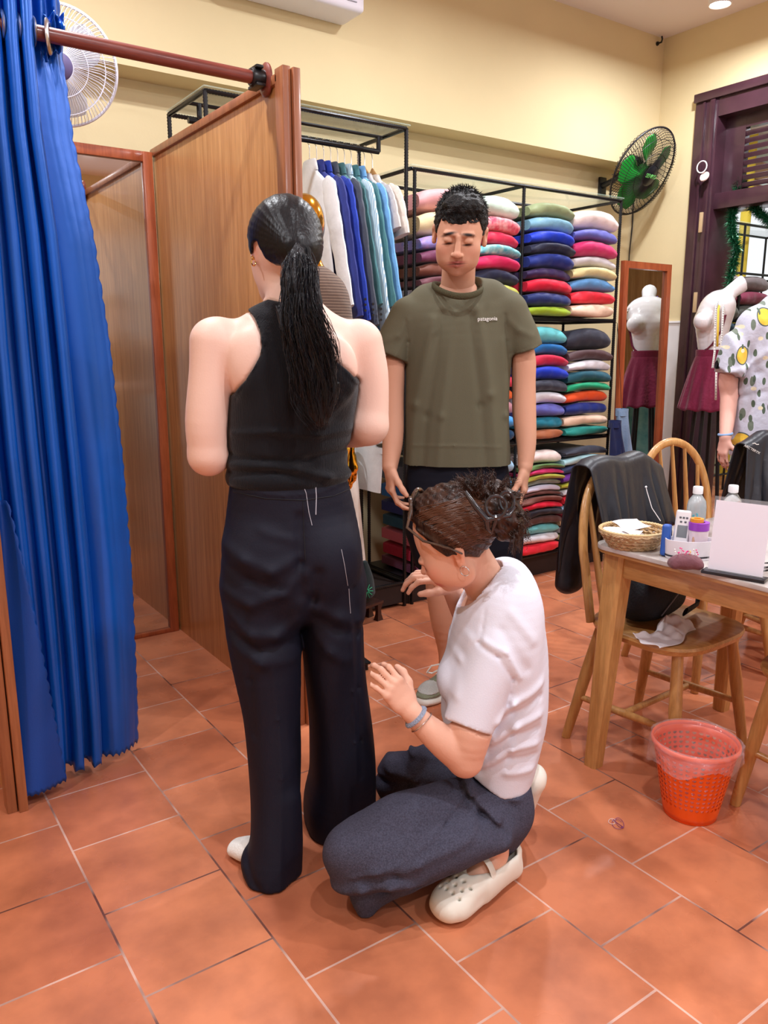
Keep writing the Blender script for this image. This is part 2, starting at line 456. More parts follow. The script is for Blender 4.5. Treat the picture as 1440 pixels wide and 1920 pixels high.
def floor_mat():
    m = bpy.data.materials.new('terracotta_tiles'); m.use_nodes = True; nt = m.node_tree; b = nt.nodes['Principled BSDF']; L = nt.links
    tc = nt.nodes.new('ShaderNodeTexCoord'); sp = nt.nodes.new('ShaderNodeSeparateXYZ'); L.new(tc.outputs['Object'], sp.inputs[0])
    def mth(op, a, v): n = nt.nodes.new('ShaderNodeMath'); n.operation = op; L.new(a, n.inputs[0]); n.inputs[1].default_value = v; return n.outputs[0]
    w = 0.2995
    U = mth('ADD', sp.outputs['Y'], -0.1025 + 40 * w); V = mth('ADD', sp.outputs['X'], -0.3925 + 40 * w)
    cb = nt.nodes.new('ShaderNodeCombineXYZ'); L.new(U, cb.inputs[0]); L.new(V, cb.inputs[1])
    br = nt.nodes.new('ShaderNodeTexBrick'); L.new(cb.outputs[0], br.inputs['Vector'])
    br.inputs['Scale'].default_value = 1; br.inputs['Brick Width'].default_value = w; br.inputs['Row Height'].default_value = w
    br.inputs['Mortar Size'].default_value = 0.0029; br.inputs['Mortar Smooth'].default_value = 0.15; br.offset = 0.5; br.offset_frequency = 2
    br.inputs['Color1'].default_value = lin((204, 128, 92)); br.inputs['Color2'].default_value = lin((186, 110, 78)); br.inputs['Mortar'].default_value = lin((214, 176, 162))
    n = nt.nodes.new('ShaderNodeTexNoise'); n.inputs['Scale'].default_value = 5.5; n.inputs['Detail'].default_value = 5; n.inputs['Roughness'].default_value = 0.55; L.new(tc.outputs['Object'], n.inputs['Vector'])
    cr = nt.nodes.new('ShaderNodeValToRGB'); e = cr.color_ramp.elements; e[0].position = 0.36; e[0].color = (0.62, 0.56, 0.56, 1); e[1].position = 0.62; e[1].color = (1.08, 1.05, 1.0, 1)
    L.new(n.outputs['Fac'], cr.inputs[0])
    mx = nt.nodes.new('ShaderNodeMix'); mx.data_type = 'RGBA'; mx.blend_type = 'MULTIPLY'; mx.inputs[0].default_value = 0.7
    L.new(br.outputs['Color'], mx.inputs[6]); L.new(cr.outputs[0], mx.inputs[7])
    # dirt collecting in stretches of the grout
    n2 = nt.nodes.new('ShaderNodeTexNoise'); n2.inputs['Scale'].default_value = 3.1; n2.inputs['Detail'].default_value = 3; L.new(tc.outputs['Object'], n2.inputs['Vector'])
    c2 = nt.nodes.new('ShaderNodeValToRGB'); c2.color_ramp.elements[0].position = 0.45; c2.color_ramp.elements[1].position = 0.58
    L.new(n2.outputs['Fac'], c2.inputs[0])
    md = nt.nodes.new('ShaderNodeMath'); md.operation = 'MULTIPLY'; L.new(br.outputs['Fac'], md.inputs[0]); L.new(c2.outputs[0], md.inputs[1])
    m2 = nt.nodes.new('ShaderNodeMix'); m2.data_type = 'RGBA'; m2.inputs[7].default_value = lin((104, 62, 52)); L.new(md.outputs[0], m2.inputs[0]); L.new(mx.outputs[2], m2.inputs[6])
    L.new(m2.outputs[2], b.inputs['Base Color'])
    b.inputs['Roughness'].default_value = 0.3; b.inputs['Specular IOR Level'].default_value = 0.45
    n4 = nt.nodes.new('ShaderNodeTexNoise'); n4.inputs['Scale'].default_value = 4; n4.inputs['Detail'].default_value = 4; L.new(tc.outputs['Object'], n4.inputs['Vector'])
    mr = nt.nodes.new('ShaderNodeMapRange'); mr.inputs[1].default_value = 0.3; mr.inputs[2].default_value = 0.7; mr.inputs[3].default_value = 0.22; mr.inputs[4].default_value = 0.42
    L.new(n4.outputs['Fac'], mr.inputs[0]); L.new(mr.outputs[0], b.inputs['Roughness'])
    iv = mth('MULTIPLY', br.outputs['Fac'], -1.0); ad = nt.nodes.new('ShaderNodeMath'); ad.operation = 'MULTIPLY_ADD'; L.new(n.outputs['Fac'], ad.inputs[0]); ad.inputs[1].default_value = 0.35; L.new(iv, ad.inputs[2])
    bp = nt.nodes.new('ShaderNodeBump'); bp.inputs['Strength'].default_value = 0.25; bp.inputs['Distance'].default_value = 0.01; L.new(ad.outputs[0], bp.inputs['Height']); L.new(bp.outputs[0], b.inputs['Normal'])
    return m
struct(MB().box((XL - 0.2, YF - 0.5, -0.12), (9.2, 5.2, 0)).obj('floor', floor_mat()))
struct(MB().box((XL - 0.2, YF - 0.2, CEIL), (9.2, 5.2, CEIL + 0.1)).obj('ceiling', M_ceil))
w = MB(); w.box((XL - 0.2, YB, 0), (XR + 0.24, YB + 0.2, CEIL)); w.box((XL, YU, ZL), (XR, YB, CEIL)); struct(w.obj('wall_back', M_wall))
DY0, DY1, DZ = 1.7, 3.49, 2.96                # outer edges of the door casing
w = MB(); w.box((XR, DY1, 0), (XR + 0.24, YB, CEIL)); w.box((XR, DY0, DZ), (XR + 0.24, DY1, CEIL)); w.box((XR, YF, 0), (XR + 0.24, DY0, CEIL))
struct(w.obj('wall_right', M_wall))
struct(MB().box((XL - 0.2, YF, 0), (XL, YB, CEIL)).obj('wall_left', M_wall))
w = MB(); w.box((XL, YF - 0.2, 0), (-2.1, YF, CEIL)); w.box((4.4, YF - 0.2, 0), (XR + 0.24, YF, CEIL)); w.box((-2.1, YF - 0.2, 2.75), (4.4, YF, CEIL))
struct(w.obj('wall_front', M_wall))
w = MB(); w.box((XR - 0.012, DY1, 0), (XR, YB, 1.5)); w.box((XR - 0.02, DY1, 1.5), (XR, YB, 1.515), 0.004); struct(w.obj('trim_1', M_white))

# ---- tall doorway with a louvred transom in the right wall
w = MB(); cx0, cx1 = XR - 0.035, XR + 0.26
for (y0, y1) in ((DY1 - 0.17, DY1), (DY0, DY0 + 0.17)):
    w.box((cx0, y0, 0), (cx1, y1, DZ), 0.006); w.box((cx0 - 0.02, y0 + 0.015, 0), (cx0 - 0.0005, y0 + 0.05, DZ - 0.052), 0.006); w.box((cx0 - 0.012, y0 + 0.09, 0), (cx0 - 0.0005, y0 + 0.11, DZ - 0.055), 0.004)
w.box((cx0 + 0.004, DY0 + 0.16, DZ - 0.16), (cx1 - 0.004, DY1 - 0.16, DZ - 0.002), 0.0); w.box((cx0 - 0.024, DY0 - 0.002, DZ - 0.05), (cx0 - 0.001, DY1 + 0.002, DZ + 0.004), 0.006)
ZT = 2.23
w.box((cx0 + 0.03, DY0 + 0.165, ZT), (cx1 - 0.02, DY1 - 0.165, ZT + 0.1), 0.004)
y0, y1 = DY0 + 0.17, DY1 - 0.17
w.box((XR + 0.07, y1 - 0.14, ZT + 0.098), (XR + 0.12, y1 + 0.005, DZ - 0.158)); w.box((XR + 0.07, y0 - 0.005, ZT + 0.098), (XR + 0.12, y0 + 0.14, DZ - 0.158)); w.box((XR + 0.071, y0 + 0.13, DZ - 0.24), (XR + 0.119, y1 - 0.13, DZ - 0.157))
struct(w.obj('door_1', M_dark))
d1 = bpy.data.objects['door_1']
n = 8; za, zb = ZT + 0.12, DZ - 0.25
lv = MB()
for i in range(n):
    z = za + (zb - za) * (i + 0.5) / n
    lv.box((-0.020, y0 + 0.13, -0.015), (0.020, y1 - 0.13, 0.015), 0.004, Matrix.Translation((XR + 0.095, 0, z)) @ Matrix.Rotation(radians(-14), 4, 'Y'))
o = lv.obj('transom_louvres', M_dark, d1); o['kind'] = 'structure'

# ---- the room beyond the doorway
M_mint = mat('pale_mint_paint', (226, 242, 232), 0.8)
w = MB(); w.box((XR + 0.24, 4.9, 0), (9.2, 5.1, 1.75)); w.box((XR + 0.24, 4.9, 3.0), (9.2, 5.1, CEIL)); w.box((XR + 0.24, 4.9, 1.75), (6.6, 5.1, 3.0)); w.box((8.9, 4.9, 1.75), (9.2, 5.1, 3.0)); w.box((9.0, -1, 0), (9.2, 5.1, CEIL)); struct(w.obj('wall_beyond', M_mint))
w = MB(); w.box((XR + 0.24, 0.2, 0), (9.2, 0.4, CEIL)); struct(w.obj('wall_side', M_mint))

# ---- ceiling downlights
M_lampw = mat('lamp_white', (240, 238, 240), 0.4)
M_bulb = mat('lamp_glow', (255, 247, 232), 0.5, emit=14)
def downlight(x, y, label, grp='cylinder downlights on the ceiling'):
    t = thing('downlight', label, 'ceiling light', (x, y, CEIL), 0, grp)
    MB().lathe([(0.0, 0), (0.06, 0), (0.062, -0.004), (0.062, -0.19), (0.058, -0.194), (0.053, -0.19), (0.053, -0.17), (0, -0.17)], n=28).obj('housing', M_lampw, t, False)
    MB().lathe([(0.0, -0.172), (0.052, -0.172), (0.052, -0.183), (0, -0.186)], n=28).obj('diffuser', M_bulb, t, False)
    ld = bpy.data.lights.new('downlight_bulb', 'AREA'); ld.shape = 'DISK'; ld.size = 0.10; ld.energy = LAMP_W; ld.color = LAMP_COL
    lo = bpy.data.objects.new('downlight_bulb', ld); COL.objects.link(lo); lo.parent = t; lo.location = (0, 0, -0.2)
    return t
for i, (x, y) in enumerate(LAMPS):
    downlight(x, y, 'white cylinder downlight under the ceiling near the corner' if i == 0 else 'white cylinder downlight further along the ceiling, outside the picture')
for x, y in ((6.6, 2.6), (6.6, 3.9)): downlight(x, y, 'added white cylinder downlight brightening the room beyond the doorway')  # extra downlights added to brighten the room beyond

# ---- fitting booth: two laminate partitions, mirror at the back, rod and curtain
BX0, BX1, BY0, BY1, BZ = 0.33, 1.25, 2.335, 3.56, 2.165
def partition(name, xa, xb, label):
    t = thing(name, label, 'partition', ((xa + xb) / 2, (BY0 + BY1) / 2, 0))
    MB().box((xa + 0.006, BY0 + 0.05, 0), (xb - 0.006, BY1, BZ - 0.03)).obj('panel', M_lam, t)
    MB().box((xa - 0.006, BY0 + 0.04, BZ - 0.03), (xb + 0.006, BY1, BZ), 0.006).obj('top_rail', M_trimw, t)
    p = MB(); xm = xa + (xb - xa) * 0.52
    p.box((xa - 0.006, BY0, 0), (xm - 0.0015, BY0 + 0.055, BZ + 0.012), 0.003); p.box((xm + 0.0015, BY0 - 0.012, 0), (xb + 0.006, BY0 + 0.055, BZ + 0.008), 0.003)
    p.obj('front_post', M_trimw, t)
    return t
pr_ = partition('booth_partition', BX1, BX1 + 0.043, 'tall teak laminate booth partition between the blue curtain and the clothes rack')
pl_ = partition('booth_partition', BX0 - 0.043, BX0, 'left booth partition, only its front post showing below the blue curtain')
t = thing('booth_mirror', 'tall wall mirror in a red wood frame inside the curtained booth', 'mirror', ((BX0 + BX1) / 2, BY1 - 0.02, 0))
fw = 0.042; mx0, mx1, mz = BX0 + 0.004, BX1 - 0.004, 2.15
f = MB(); f.box((mx0, BY1 - 0.03, 0), (mx0 + fw, BY1, mz), 0.004); f.box((mx1 - fw, BY1 - 0.03, 0), (mx1, BY1, mz), 0.004)
f.box((mx0, BY1 - 0.028, mz - fw), (mx1, BY1, mz), 0.004); f.box((mx0, BY1 - 0.028, 0), (mx1, BY1, 0.02), 0.004); f.obj('frame', M_red, t)
MB().box((mx0 + fw, BY1 - 0.012, 0.02), (mx1 - fw, BY1 - 0.006, mz - fw)).obj('mirror_glass', M_mirror, t)
RY, RZ = 2.455, 2.163
M_rod = wood('mahogany_rod', (138, 66, 54), (112, 48, 40), (3, 30, 30), 0.35, 0.3)
t = thing('curtain_rod', 'round red-brown curtain rod spanning the booth front', 'curtain rod', (BX1, RY, RZ))
MB().tube([(BX0, RY, RZ), (BX1 - 0.02, RY, RZ)], 0.0195, 20).obj('rod', M_rod, t)
fl = MB(); R90 = Matrix.Translation((BX1, RY, RZ)) @ Matrix.Rotation(-pi / 2, 4, 'Y')
fl.lathe([(0, 0), (0.042, 0), (0.042, 0.006), (0.034, 0.012), (0.026, 0.014), (0, 0.014)], n=28, M=R90, sx=1.2); fl.obj('wall_flange', M_rod, t)
fl = MB(); fl.lathe([(0, 0.013), (0.027, 0.013), (0.029, 0.02), (0.029, 0.05), (0.025, 0.056), (0.018, 0.056)], n=24, M=R90); fl.box((BX1 - 0.05, RY - 0.034, RZ - 0.03), (BX1 - 0.02, RY + 0.034, RZ - 0.02), 0.003); fl.box((BX1 - 0.05, RY - 0.034, RZ + 0.022), (BX1 - 0.025, RY + 0.034, RZ + 0.031), 0.003)
fl.obj('socket', mat('black_plastic', (18, 17, 20), 0.35), t)

# ---- air conditioner at the top of the wall, its lower right corner in view
c = onY(685, 25, YU - 0.21)
t = thing('air_conditioner', 'white split air conditioner high on the back wall, cut off by the picture top', 'air conditioner', (c.x - 0.42, YU - 0.1, c.z))
MB().box((c.x - 0.85, YU - 0.21, c.z), (c.x, YU - 0.002, c.z + 0.29), 0.025, seg=3).obj('casing', mat('appliance_white', (226, 222, 234), 0.35), t)
MB().box((c.x - 0.8, YU - 0.215, c.z + 0.035), (c.x - 0.05, YU - 0.2, c.z + 0.04), 0.002).obj('louvre', mat('seam_grey', (150, 148, 160), 0.5), t)
# ---- little black hook high in the corner, cable and conduit down the corner
h = onY(1232, 82, YU)
t = MB(); t.lathe([(0, 0), (0.014, 0), (0.012, 0.01), (0, 0.012)], n=16, M=Matrix.Translation((h.x, YU, h.z)) @ Matrix.Rotation(pi / 2, 4, 'X'))
t.tube([(h.x, YU - 0.01, h.z), (h.x, YU - 0.035, h.z), (h.x - 0.012, YU - 0.05, h.z + 0.012), (h.x - 0.012, YU - 0.045, h.z + 0.03)], 0.006, 8)
tag(t.obj('wall_hook', mat('black_plastic', (18, 17, 20), 0.35), loc=(h.x, YU, h.z)), 'tiny black hook on the wall in the upper corner', 'hook')
# ================================================================== people: shared helpers
def rad(px, py, H, n):
    """metres spanned by n pixels at that point"""
    p = onH(px, py, H) - Vector((0, 0, HC)); return n * p.dot(fwd) / FPX
def lerp(a, b, t): return a + (b - a) * t
def ring_path(rows, side=(1, 0, 0)):
    """rows of (x, y, H, half width in pixels, depth radius in metres)"""
    return [vp(x, y, H) for x, y, H, n, d in rows], [(rad(x, y, H, n), d) for x, y, H, n, d in rows]
def vpoly(pts, H): return [(lambda v: (v[0], v[2]))(vp(x, y, H)) for x, y in pts]
def ridges(lines, H):
    """folds: lines of (amplitude m, width m, [(px,py), ...]); positive raises the cloth"""
    L = []
    for amp, w, pts in lines:
        P = vpoly(pts, H)
        for a, b in zip(P, P[1:]): L.append((amp, w, a, b))
    # segments of one polyline share the largest effect
    def fn(x, y, z):
        o = np.zeros_like(x)
        g = {}
        for i, (amp, w, a, b) in enumerate(L):
            e = (b[0] - a[0], b[1] - a[1]); t = np.clip(((x - a[0]) * e[0] + (z - a[1]) * e[1]) / (e[0] ** 2 + e[1] ** 2 + 1e-9), 0, 1)
            d2 = (x - a[0] - t * e[0]) ** 2 + (z - a[1] - t * e[1]) ** 2
            o = o - amp * np.exp(-d2 / (w * w))
        return o
    return fn
def finger(f, base, d, n, lens, r, curl, k=0.004):
    p = np.array(base, float); d = unit(d); n = unit(n); a = 0
    for i, L in enumerate(lens):
        a += curl[i]
        q = p + (d * cos(a) + n * sin(a)) * L
        f.seg(p, q, r * (1 - 0.09 * i), r * (1 - 0.09 * (i + 1)), k); p = q
    return p
def hand(f, W, d, n, s=1, size=1.0, curl=((0.3, 0.5, 0.4),) * 4, spread=0.10, thumb=(0.55, 0.35, 0.3), tspread=0.75, wr=0.026):
    """palm, four fingers and a thumb. d: wrist to knuckles, n: out of the palm, s: which side the thumb is on"""
    W = np.asarray(W, float); d = unit(d); n = np.asarray(n, float); n = unit(n - d * (n @ d)); t = np.cross(d, n) * s; z = size
    K = W + d * 0.088 * z
    f.seg(W, W + d * 0.03 * z, (wr * z, 0.018 * z), (0.032 * z, 0.016 * z), 0.012, side=t)
    f.seg(W + d * 0.03 * z, K - d * 0.012 * z, (0.032 * z, 0.016 * z), (0.040 * z, 0.0135 * z), 0.01, side=t)
    f.ell(W + d * 0.036 * z + t * 0.022 * z + n * 0.008 * z, (0.026 * z, 0.016 * z, 0.014 * z), 0.01, (d, t, n))
    f.ell(W + d * 0.045 * z - t * 0.022 * z + n * 0.006 * z, (0.03 * z, 0.013 * z, 0.012 * z), 0.01, (d, t, n))
    L = [(0.043, 0.026, 0.021), (0.048, 0.030, 0.022), (0.044, 0.028, 0.021), (0.034, 0.021, 0.019)]
    for i in range(4):
        o = (0.027 - 0.018 * i); b = K + t * o * z - d * (0.004, 0.0, 0.003, 0.011)[i] * z
        di = d + t * spread * (1.3 - 0.9 * i)
        f.ell(b - n * 0.004 * z, 0.0105 * z, 0.006)
        finger(f, b, di, n, [q * z for q in L[i]], (0.0092, 0.0094, 0.009, 0.008)[i] * z, curl[i])
    b = W + d * 0.022 * z + t * 0.026 * z + n * 0.006 * z
    td = unit(d * cos(tspread) + t * sin(tspread) + n * 0.25)
    finger(f, b, td, unit(n * 0.7 - t * 0.7), [0.042 * z, 0.032 * z, 0.025 * z], 0.0125 * z, [0.0, thumb[1], thumb[2]], 0.008)
def merge_fields(name, fs, material, parent, paint=None, smooth=2):
    Vs, Fs, n = [], [], 0
    for f in fs:
        V, F = f.mesh(smooth); Vs.append(V); Fs.append(F + n); n += len(V)
    V = np.concatenate(Vs); F = np.concatenate(Fs)
    me = npmesh(name, v2w(V), F)
    if paint is not None:
        c = paint(V); a = me.color_attributes.new('Col', 'FLOAT_COLOR', 'POINT')
        a.data.foreach_set('color', np.concatenate([c, np.ones((len(c), 1))], 1).astype(np.float32).ravel())
    return link(name, me, material, parent)
from mathutils.bvhtree import BVHTree
def surf(o):
    M = wmat(o); me = o.data
    return BVHTree.FromPolygons([M @ v.co for v in me.vertices], [tuple(p.vertices) for p in me.polygons])
def hit(bvh, px, py, lift=0.0):
    r = bvh.ray_cast(Vector((0, 0, HC)), _ray(px, py).normalized())
    if r[0] is None: return None
    return r[0] + r[1] * lift if r[1].dot(_ray(px, py)) < 0 else r[0] - r[1] * lift
def seam(mb, bvh, pts, r=0.0012, lift=0.0005, step=6, n=5):
    """a thin raised line lying on a surface"""
    out = []
    for (x0, y0), (x1, y1) in zip(pts, pts[1:]):
        k = max(1, int(hypot(x1 - x0, y1 - y0) / step))
        for i in range(k): out.append((lerp(x0, x1, i / k), lerp(y0, y1, i / k)))
    out.append(pts[-1]); P = [hit(bvh, x, y, lift) for x, y in out]; P = [p for p in P if p is not None]
    if len(P) > 1: mb.tube(P, r, n)
    return mb
def skin_paint(base, marks):
    """even skin with lips, brows and other natural marks; marks: (px,py,H, rx m, rz m, colour, strength)"""
    b = np.array(lin(base)[:3])
    def fn(V):
        c = np.tile(b, (len(V), 1))
        for px, py, H, rx, rz, colr, st, *rest in marks:
            p = vp(px, py, H); a = rest[0] if rest else 0.0
            dx = V[:, 0] - p[0]; dz = V[:, 2] - p[2]; u = dx * cos(a) + dz * sin(a); w = -dx * sin(a) + dz * cos(a)
            near = np.abs(V[:, 1] - p[1]) < 0.12
            k = np.clip(1.5 - np.sqrt((u / rx) ** 2 + (w / rz) ** 2) * 1.0, 0, 1) * st * near
            c = c * (1 - k[:, None]) + np.array(lin(colr)[:3]) * k[:, None]
        return c
    return fn
def skin_mat(name):
    return mat(name, (220, 170, 145), 0.5, spec=0.35, attr='Col', bump=0.04, bscale=220, sss=0.0)
def strands(mb, guides, n, r=0.0009, jitter=0.006, seed=1, wave=0.003, segs=14, taper=True):
    """locks of hair: tubes that follow guide paths (lists of points) with small offsets"""
    g = np.random.default_rng(seed)
    for i in range(n):
        G = guides[int(g.integers(len(guides)))]; P = np.array([tuple(p) for p in G], float)
        off = g.normal(size=3) * jitter; ph = g.uniform(0, 6.28); fr = g.uniform(1.5, 4); wv = g.normal(size=3) * wave
        t0 = g.uniform(0, 0.12); t1 = g.uniform(0.82, 1.0); pts = []
        for j in range(segs + 1):
            t = lerp(t0, t1, j / segs) * (len(P) - 1); a = min(int(t), len(P) - 2); q = P[a] + (P[a + 1] - P[a]) * (t - a)
            pts.append(q + off * (0.4 + 0.6 * t / (len(P) - 1)) + wv * sin(fr * 6.28 * j / segs + ph))
        mb.tube([Vector(p) for p in pts], [r * (1 - (0.7 * j / segs if taper else 0)) for j in range(segs + 1)], 4)
def hair_mat(name, c, c2, rough=0.36, stretch=(90, 90, 4)):
    return mat(name, c, rough, spec=0.4, bump=0.35, bscale=1.2, stretch=stretch, c2=c2, vscale=0.9)
# ================================================================== woman being fitted, seen from behind
M_hair = hair_mat('black_hair', (8, 8, 13), (18, 18, 26), 0.42)
H0 = 1.93
w_root = thing('person', 'standing woman with a long black ponytail in a black one-shoulder top and wide black trousers', 'person', tuple(onZ(530, 1610, 0))[:2] + (0,))
SD = unit((0.95, 0.31, 0))                                          # her left-to-right line: turned a little to the left
def wy(px, py, H=H0): return vp(px, py, H)
rows = [(556, 596, 1.93, 62, 0.062), (552, 640, 1.93, 112, 0.088), (555, 690, 1.92, 118, 0.098), (553, 740, 1.92, 114, 0.1), (545, 800, 1.93, 112, 0.098), (541, 850, 1.935, 108, 0.096), (540, 900, 1.94, 106, 0.1)]
TP, TR = ring_path(rows)
def w_torso(f, add=0.0, k=0.03):
    f.chain(TP, [(a + add, b + add) for a, b in TR], k, SD)
    f.seg(wy(420, 640, 1.90), wy(668, 640, 1.99), rad(420, 640, 1.9, 40) + add, rad(668, 640, 1.99, 38) + add, 0.03)
b = Field(wy(300, 1000, 1.9) * (1, 0, 0) + (0, 1.6, 0.85), wy(790, 340, 1.9) * (1, 0, 0) + (0, 2.42, 1.75), 0.0042)
w_torso(b)
# shoulder blades and the valley of the spine
b.ell(wy(470, 680, 1.845), (0.05, 0.03, 0.07), 0.03); b.ell(wy(630, 690, 1.87), (0.05, 0.03, 0.07), 0.03)
# left arm
b.chain([wy(402, 642, 1.89), wy(397, 700, 1.885), wy(389, 790, 1.88), wy(391, 852, 1.885)], [rad(402, 642, 1.89, 46), rad(397, 700, 1.88, 42), rad(389, 790, 1.88, 41), rad(391, 852, 1.88, 37)], 0.02)
b.chain([wy(391, 854, 1.885), wy(430, 842, 2.0), wy(500, 822, 2.18)], [rad(391, 852, 1.88, 38), 0.041, 0.026], 0.012)
hand(b, wy(500, 822, 2.18), (0.7, 0.6, 0.05), (0.3, -0.3, -1), -1, 0.92)
# right arm
b.chain([wy(676, 645, 1.99), wy(692, 700, 1.99), wy(694, 760, 1.99), wy(691, 796, 1.985)], [rad(676, 645, 1.99, 42), rad(692, 700, 1.99, 36), rad(694, 760, 1.99, 35), rad(691, 796, 1.99, 37)], 0.02)
b.chain([wy(691, 799, 1.985), wy(655, 812, 2.05), wy(585, 812, 2.2)], [rad(691, 799, 1.985, 36), 0.038, 0.026], 0.012)
hand(b, wy(585, 812, 2.2), (-0.7, 0.5, 0.1), (0.0, -0.3, -1), 1, 0.92)
# neck and head
b.chain([wy(545, 610, 1.93), wy(542, 570, 1.945), wy(538, 520, 1.96)], [0.062, 0.053, 0.052], 0.03)
HD = unit((-0.5, 0.86, 0)); HS = np.array((HD[1], -HD[0], 0))        # where she looks, her right
hc = wy(535, 452, 1.95)
b.ell(hc, (0.078, 0.093, 0.092), 0.01, (HS, HD, (0, 0, 1)))
b.ell(hc + HD * 0.05 + (0, 0, -0.055), (0.062, 0.06, 0.075), 0.03, (HS, HD, (0, 0, 1)))
b.ell(hc + HD * 0.085 + (0, 0, -0.115), (0.03, 0.03, 0.025), 0.03)
b.seg(hc + HD * 0.105 + (0, 0, -0.03), hc + HD * 0.125 + (0, 0, -0.06), 0.009, 0.013, 0.012)
b.ell(hc + HD * 0.103 + (0, 0, -0.09), (0.022, 0.01, 0.009), 0.006, (HS, HD, (0, 0, 1)))
for s_ in (-1, 1): b.ell(hc + HD * 0.088 + HS * 0.032 * s_ + (0, 0, -0.022), (0.014, 0.008, 0.007), 0.006, (HS, HD, (0, 0, 1)))
e = wy(478, 472, 1.925)
b.seg(e + (0.002, 0, 0.022), e + (0.004, 0, -0.022), (0.008, 0.017), (0.006, 0.011), 0.004, (1, 0, 0)); b.ell(e + (-0.008, -0.006, 0.004), (0.006, 0.008, 0.014), 0.004, op='s')
e2 = hc - (e - hc) * (1, 0.6, -1); b.ell(e2, (0.01, 0.02, 0.03), 0.006)
# black ribbed top
t = b.copy(); t.d[:] = 1.0
w_torso(t, 0.007); t.ell(wy(470, 680, 1.845), (0.057, 0.037, 0.077), 0.03); t.ell(wy(630, 690, 1.87), (0.057, 0.037, 0.077), 0.03)
t.chain([wy(545, 612, 1.93), wy(542, 588, 1.94)], [0.07, 0.062], 0.03)
t.ell(wy(541, 890, 1.94), (rad(541, 890, 1.94, 114), 0.112, 0.035), 0.02, (SD, (-SD[1], SD[0], 0), (0, 0, 1)))
cut = [(470, 572), (457, 579), (470, 588), (481, 602), (490, 622), (496, 650), (492, 668), (482, 688), (466, 712), (440, 738), (410, 750), (410, 915), (670, 922), (690, 880), (690, 716), (676, 721), (655, 697), (630, 676), (612, 664), (590, 640), (560, 600), (535, 568), (500, 560), (484, 566)]
t.poly(vpoly(cut, 1.86), k=0.004)
FT = ridges([(0.005, 0.008, [(435, 812), (520, 806), (600, 815), (652, 808)]), (-0.006, 0.008, [(430, 852), (500, 862), (580, 860), (650, 848)]), (0.006, 0.009, [(428, 872), (500, 868), (560, 876), (620, 896), (655, 900)]), (-0.005, 0.007, [(430, 888), (520, 882), (600, 904)]),
             (-0.006, 0.012, [(560, 640), (556, 760), (548, 860)]), (0.004, 0.01, [(640, 750), (610, 790), (570, 800)]), (-0.003, 0.003, [(487, 600), (502, 650), (488, 690), (444, 748)]), (-0.003, 0.003, [(605, 668), (640, 692), (672, 730)])], 1.86)
t.disp(FT)
M_top = mat('black_rib_knit', (17, 18, 24), 0.85, sheen=0.15, bump=0.25, bscale=1.0, stretch=(420, 420, 12), spec=0.2)
b.under(t)
w_body = field_obj('body', b, skin_mat('fair_skin'), w_root, paint=skin_paint((236, 200, 184), [(476, 470, 1.92, 0.012, 0.025, (226, 150, 135), 0.6)]))
w_top = field_obj('one_shoulder_top', t, M_top, w_root)
# hair cap drawn back to the tie, and the ponytail
h = Field(hc - (0.16, 0.2, 0.2), hc + (0.16, 0.16, 0.16), 0.003)
h.ell(hc + (0, -0.004, 0.004), (0.086, 0.102, 0.100), 0.01, (HS, HD, (0, 0, 1))); h.ell(wy(560, 470, 1.87), (0.045, 0.05, 0.04), 0.05)
h.poly(vpoly([(420, 330), (640, 330), (640, 512), (598, 508), (575, 500), (540, 500), (515, 496), (497, 485), (486, 466), (478, 448), (470, 452), (466, 470), (458, 470), (455, 440), (440, 430)], 1.87), k=0.004)
g_ = Wob(3, 1.0, 5)
def comb(x, y, z):
    p = wy(560, 474, 1.86); a = np.arctan2(z - p[2], x - p[0]); return 0.0005 * np.sin(a * 41 + 3 * np.sin(a * 5)) + 0.0003 * np.sin(a * 97)
h.disp(comb)
w_hair = field_obj('hair', h, mat('combed_black_hair', (9, 9, 14), 0.40, spec=0.35, bump=0.10, bscale=1.2, stretch=(120, 120, 10)), w_root, smooth=1)
pr = [(561, 474, 1.825, 15, 0.016), (562, 500, 1.81, 26, 0.024), (562, 530, 1.80, 35, 0.026), (563, 570, 1.79, 40, 0.026), (568, 610, 1.78, 42, 0.026), (579, 650, 1.785, 42, 0.026), (589, 690, 1.79, 42, 0.025), (595, 730, 1.795, 39, 0.024), (599, 765, 1.80, 30, 0.02), (603, 790, 1.805, 14, 0.012)]
p = Field(vp(500, 830, 1.8) * (1, 0, 0) + (0, 1.70, 1.12), vp(680, 450, 1.8) * (1, 0, 0) + (0, 1.92, 1.68), 0.0032)
PP, PR = ring_path(pr); p.chain(PP, PR, 0.012)
wb = Wob(11, 1.0, 6, (160, 60, 14)); wb2 = Wob(12, 1.0, 5, (420, 90, 16))
p.disp(lambda x, y, z: 0.0045 * wb(x + 0.02 * np.sin(z * 22), y, z) + 0.0015 * wb2(x, y, z))
pt = field_obj('ponytail', p, M_hair, w_root, smooth=1)
sb = MB(); gr = np.random.default_rng(5); guides = []
for i in range(40):
    a = gr.uniform(-1, 1); ln = gr.uniform(0.75, 1.08); G = []
    for j in range(len(pr)):
        x, y, H, n, d = pr[j]; wv = sin(j * 1.1 + a * 2) * 4
        yy = 474 + (y - 474) * ln; G.append(onH(x + a * (n * (1.05 if j < 7 else 1.3)) + wv, yy, H - 0.026 * sqrt(max(0, 1 - a * a)) - 0.002))
    guides.append(G)
strands(sb, guides, 260, 0.0011, 0.0035, 3, 0.0035, 18)
sb.obj('loose_strands', M_hair, pt)
sc = MB(); c0 = vp(561, 474, 1.828); cw = Vector(v2w(c0)); ring = []
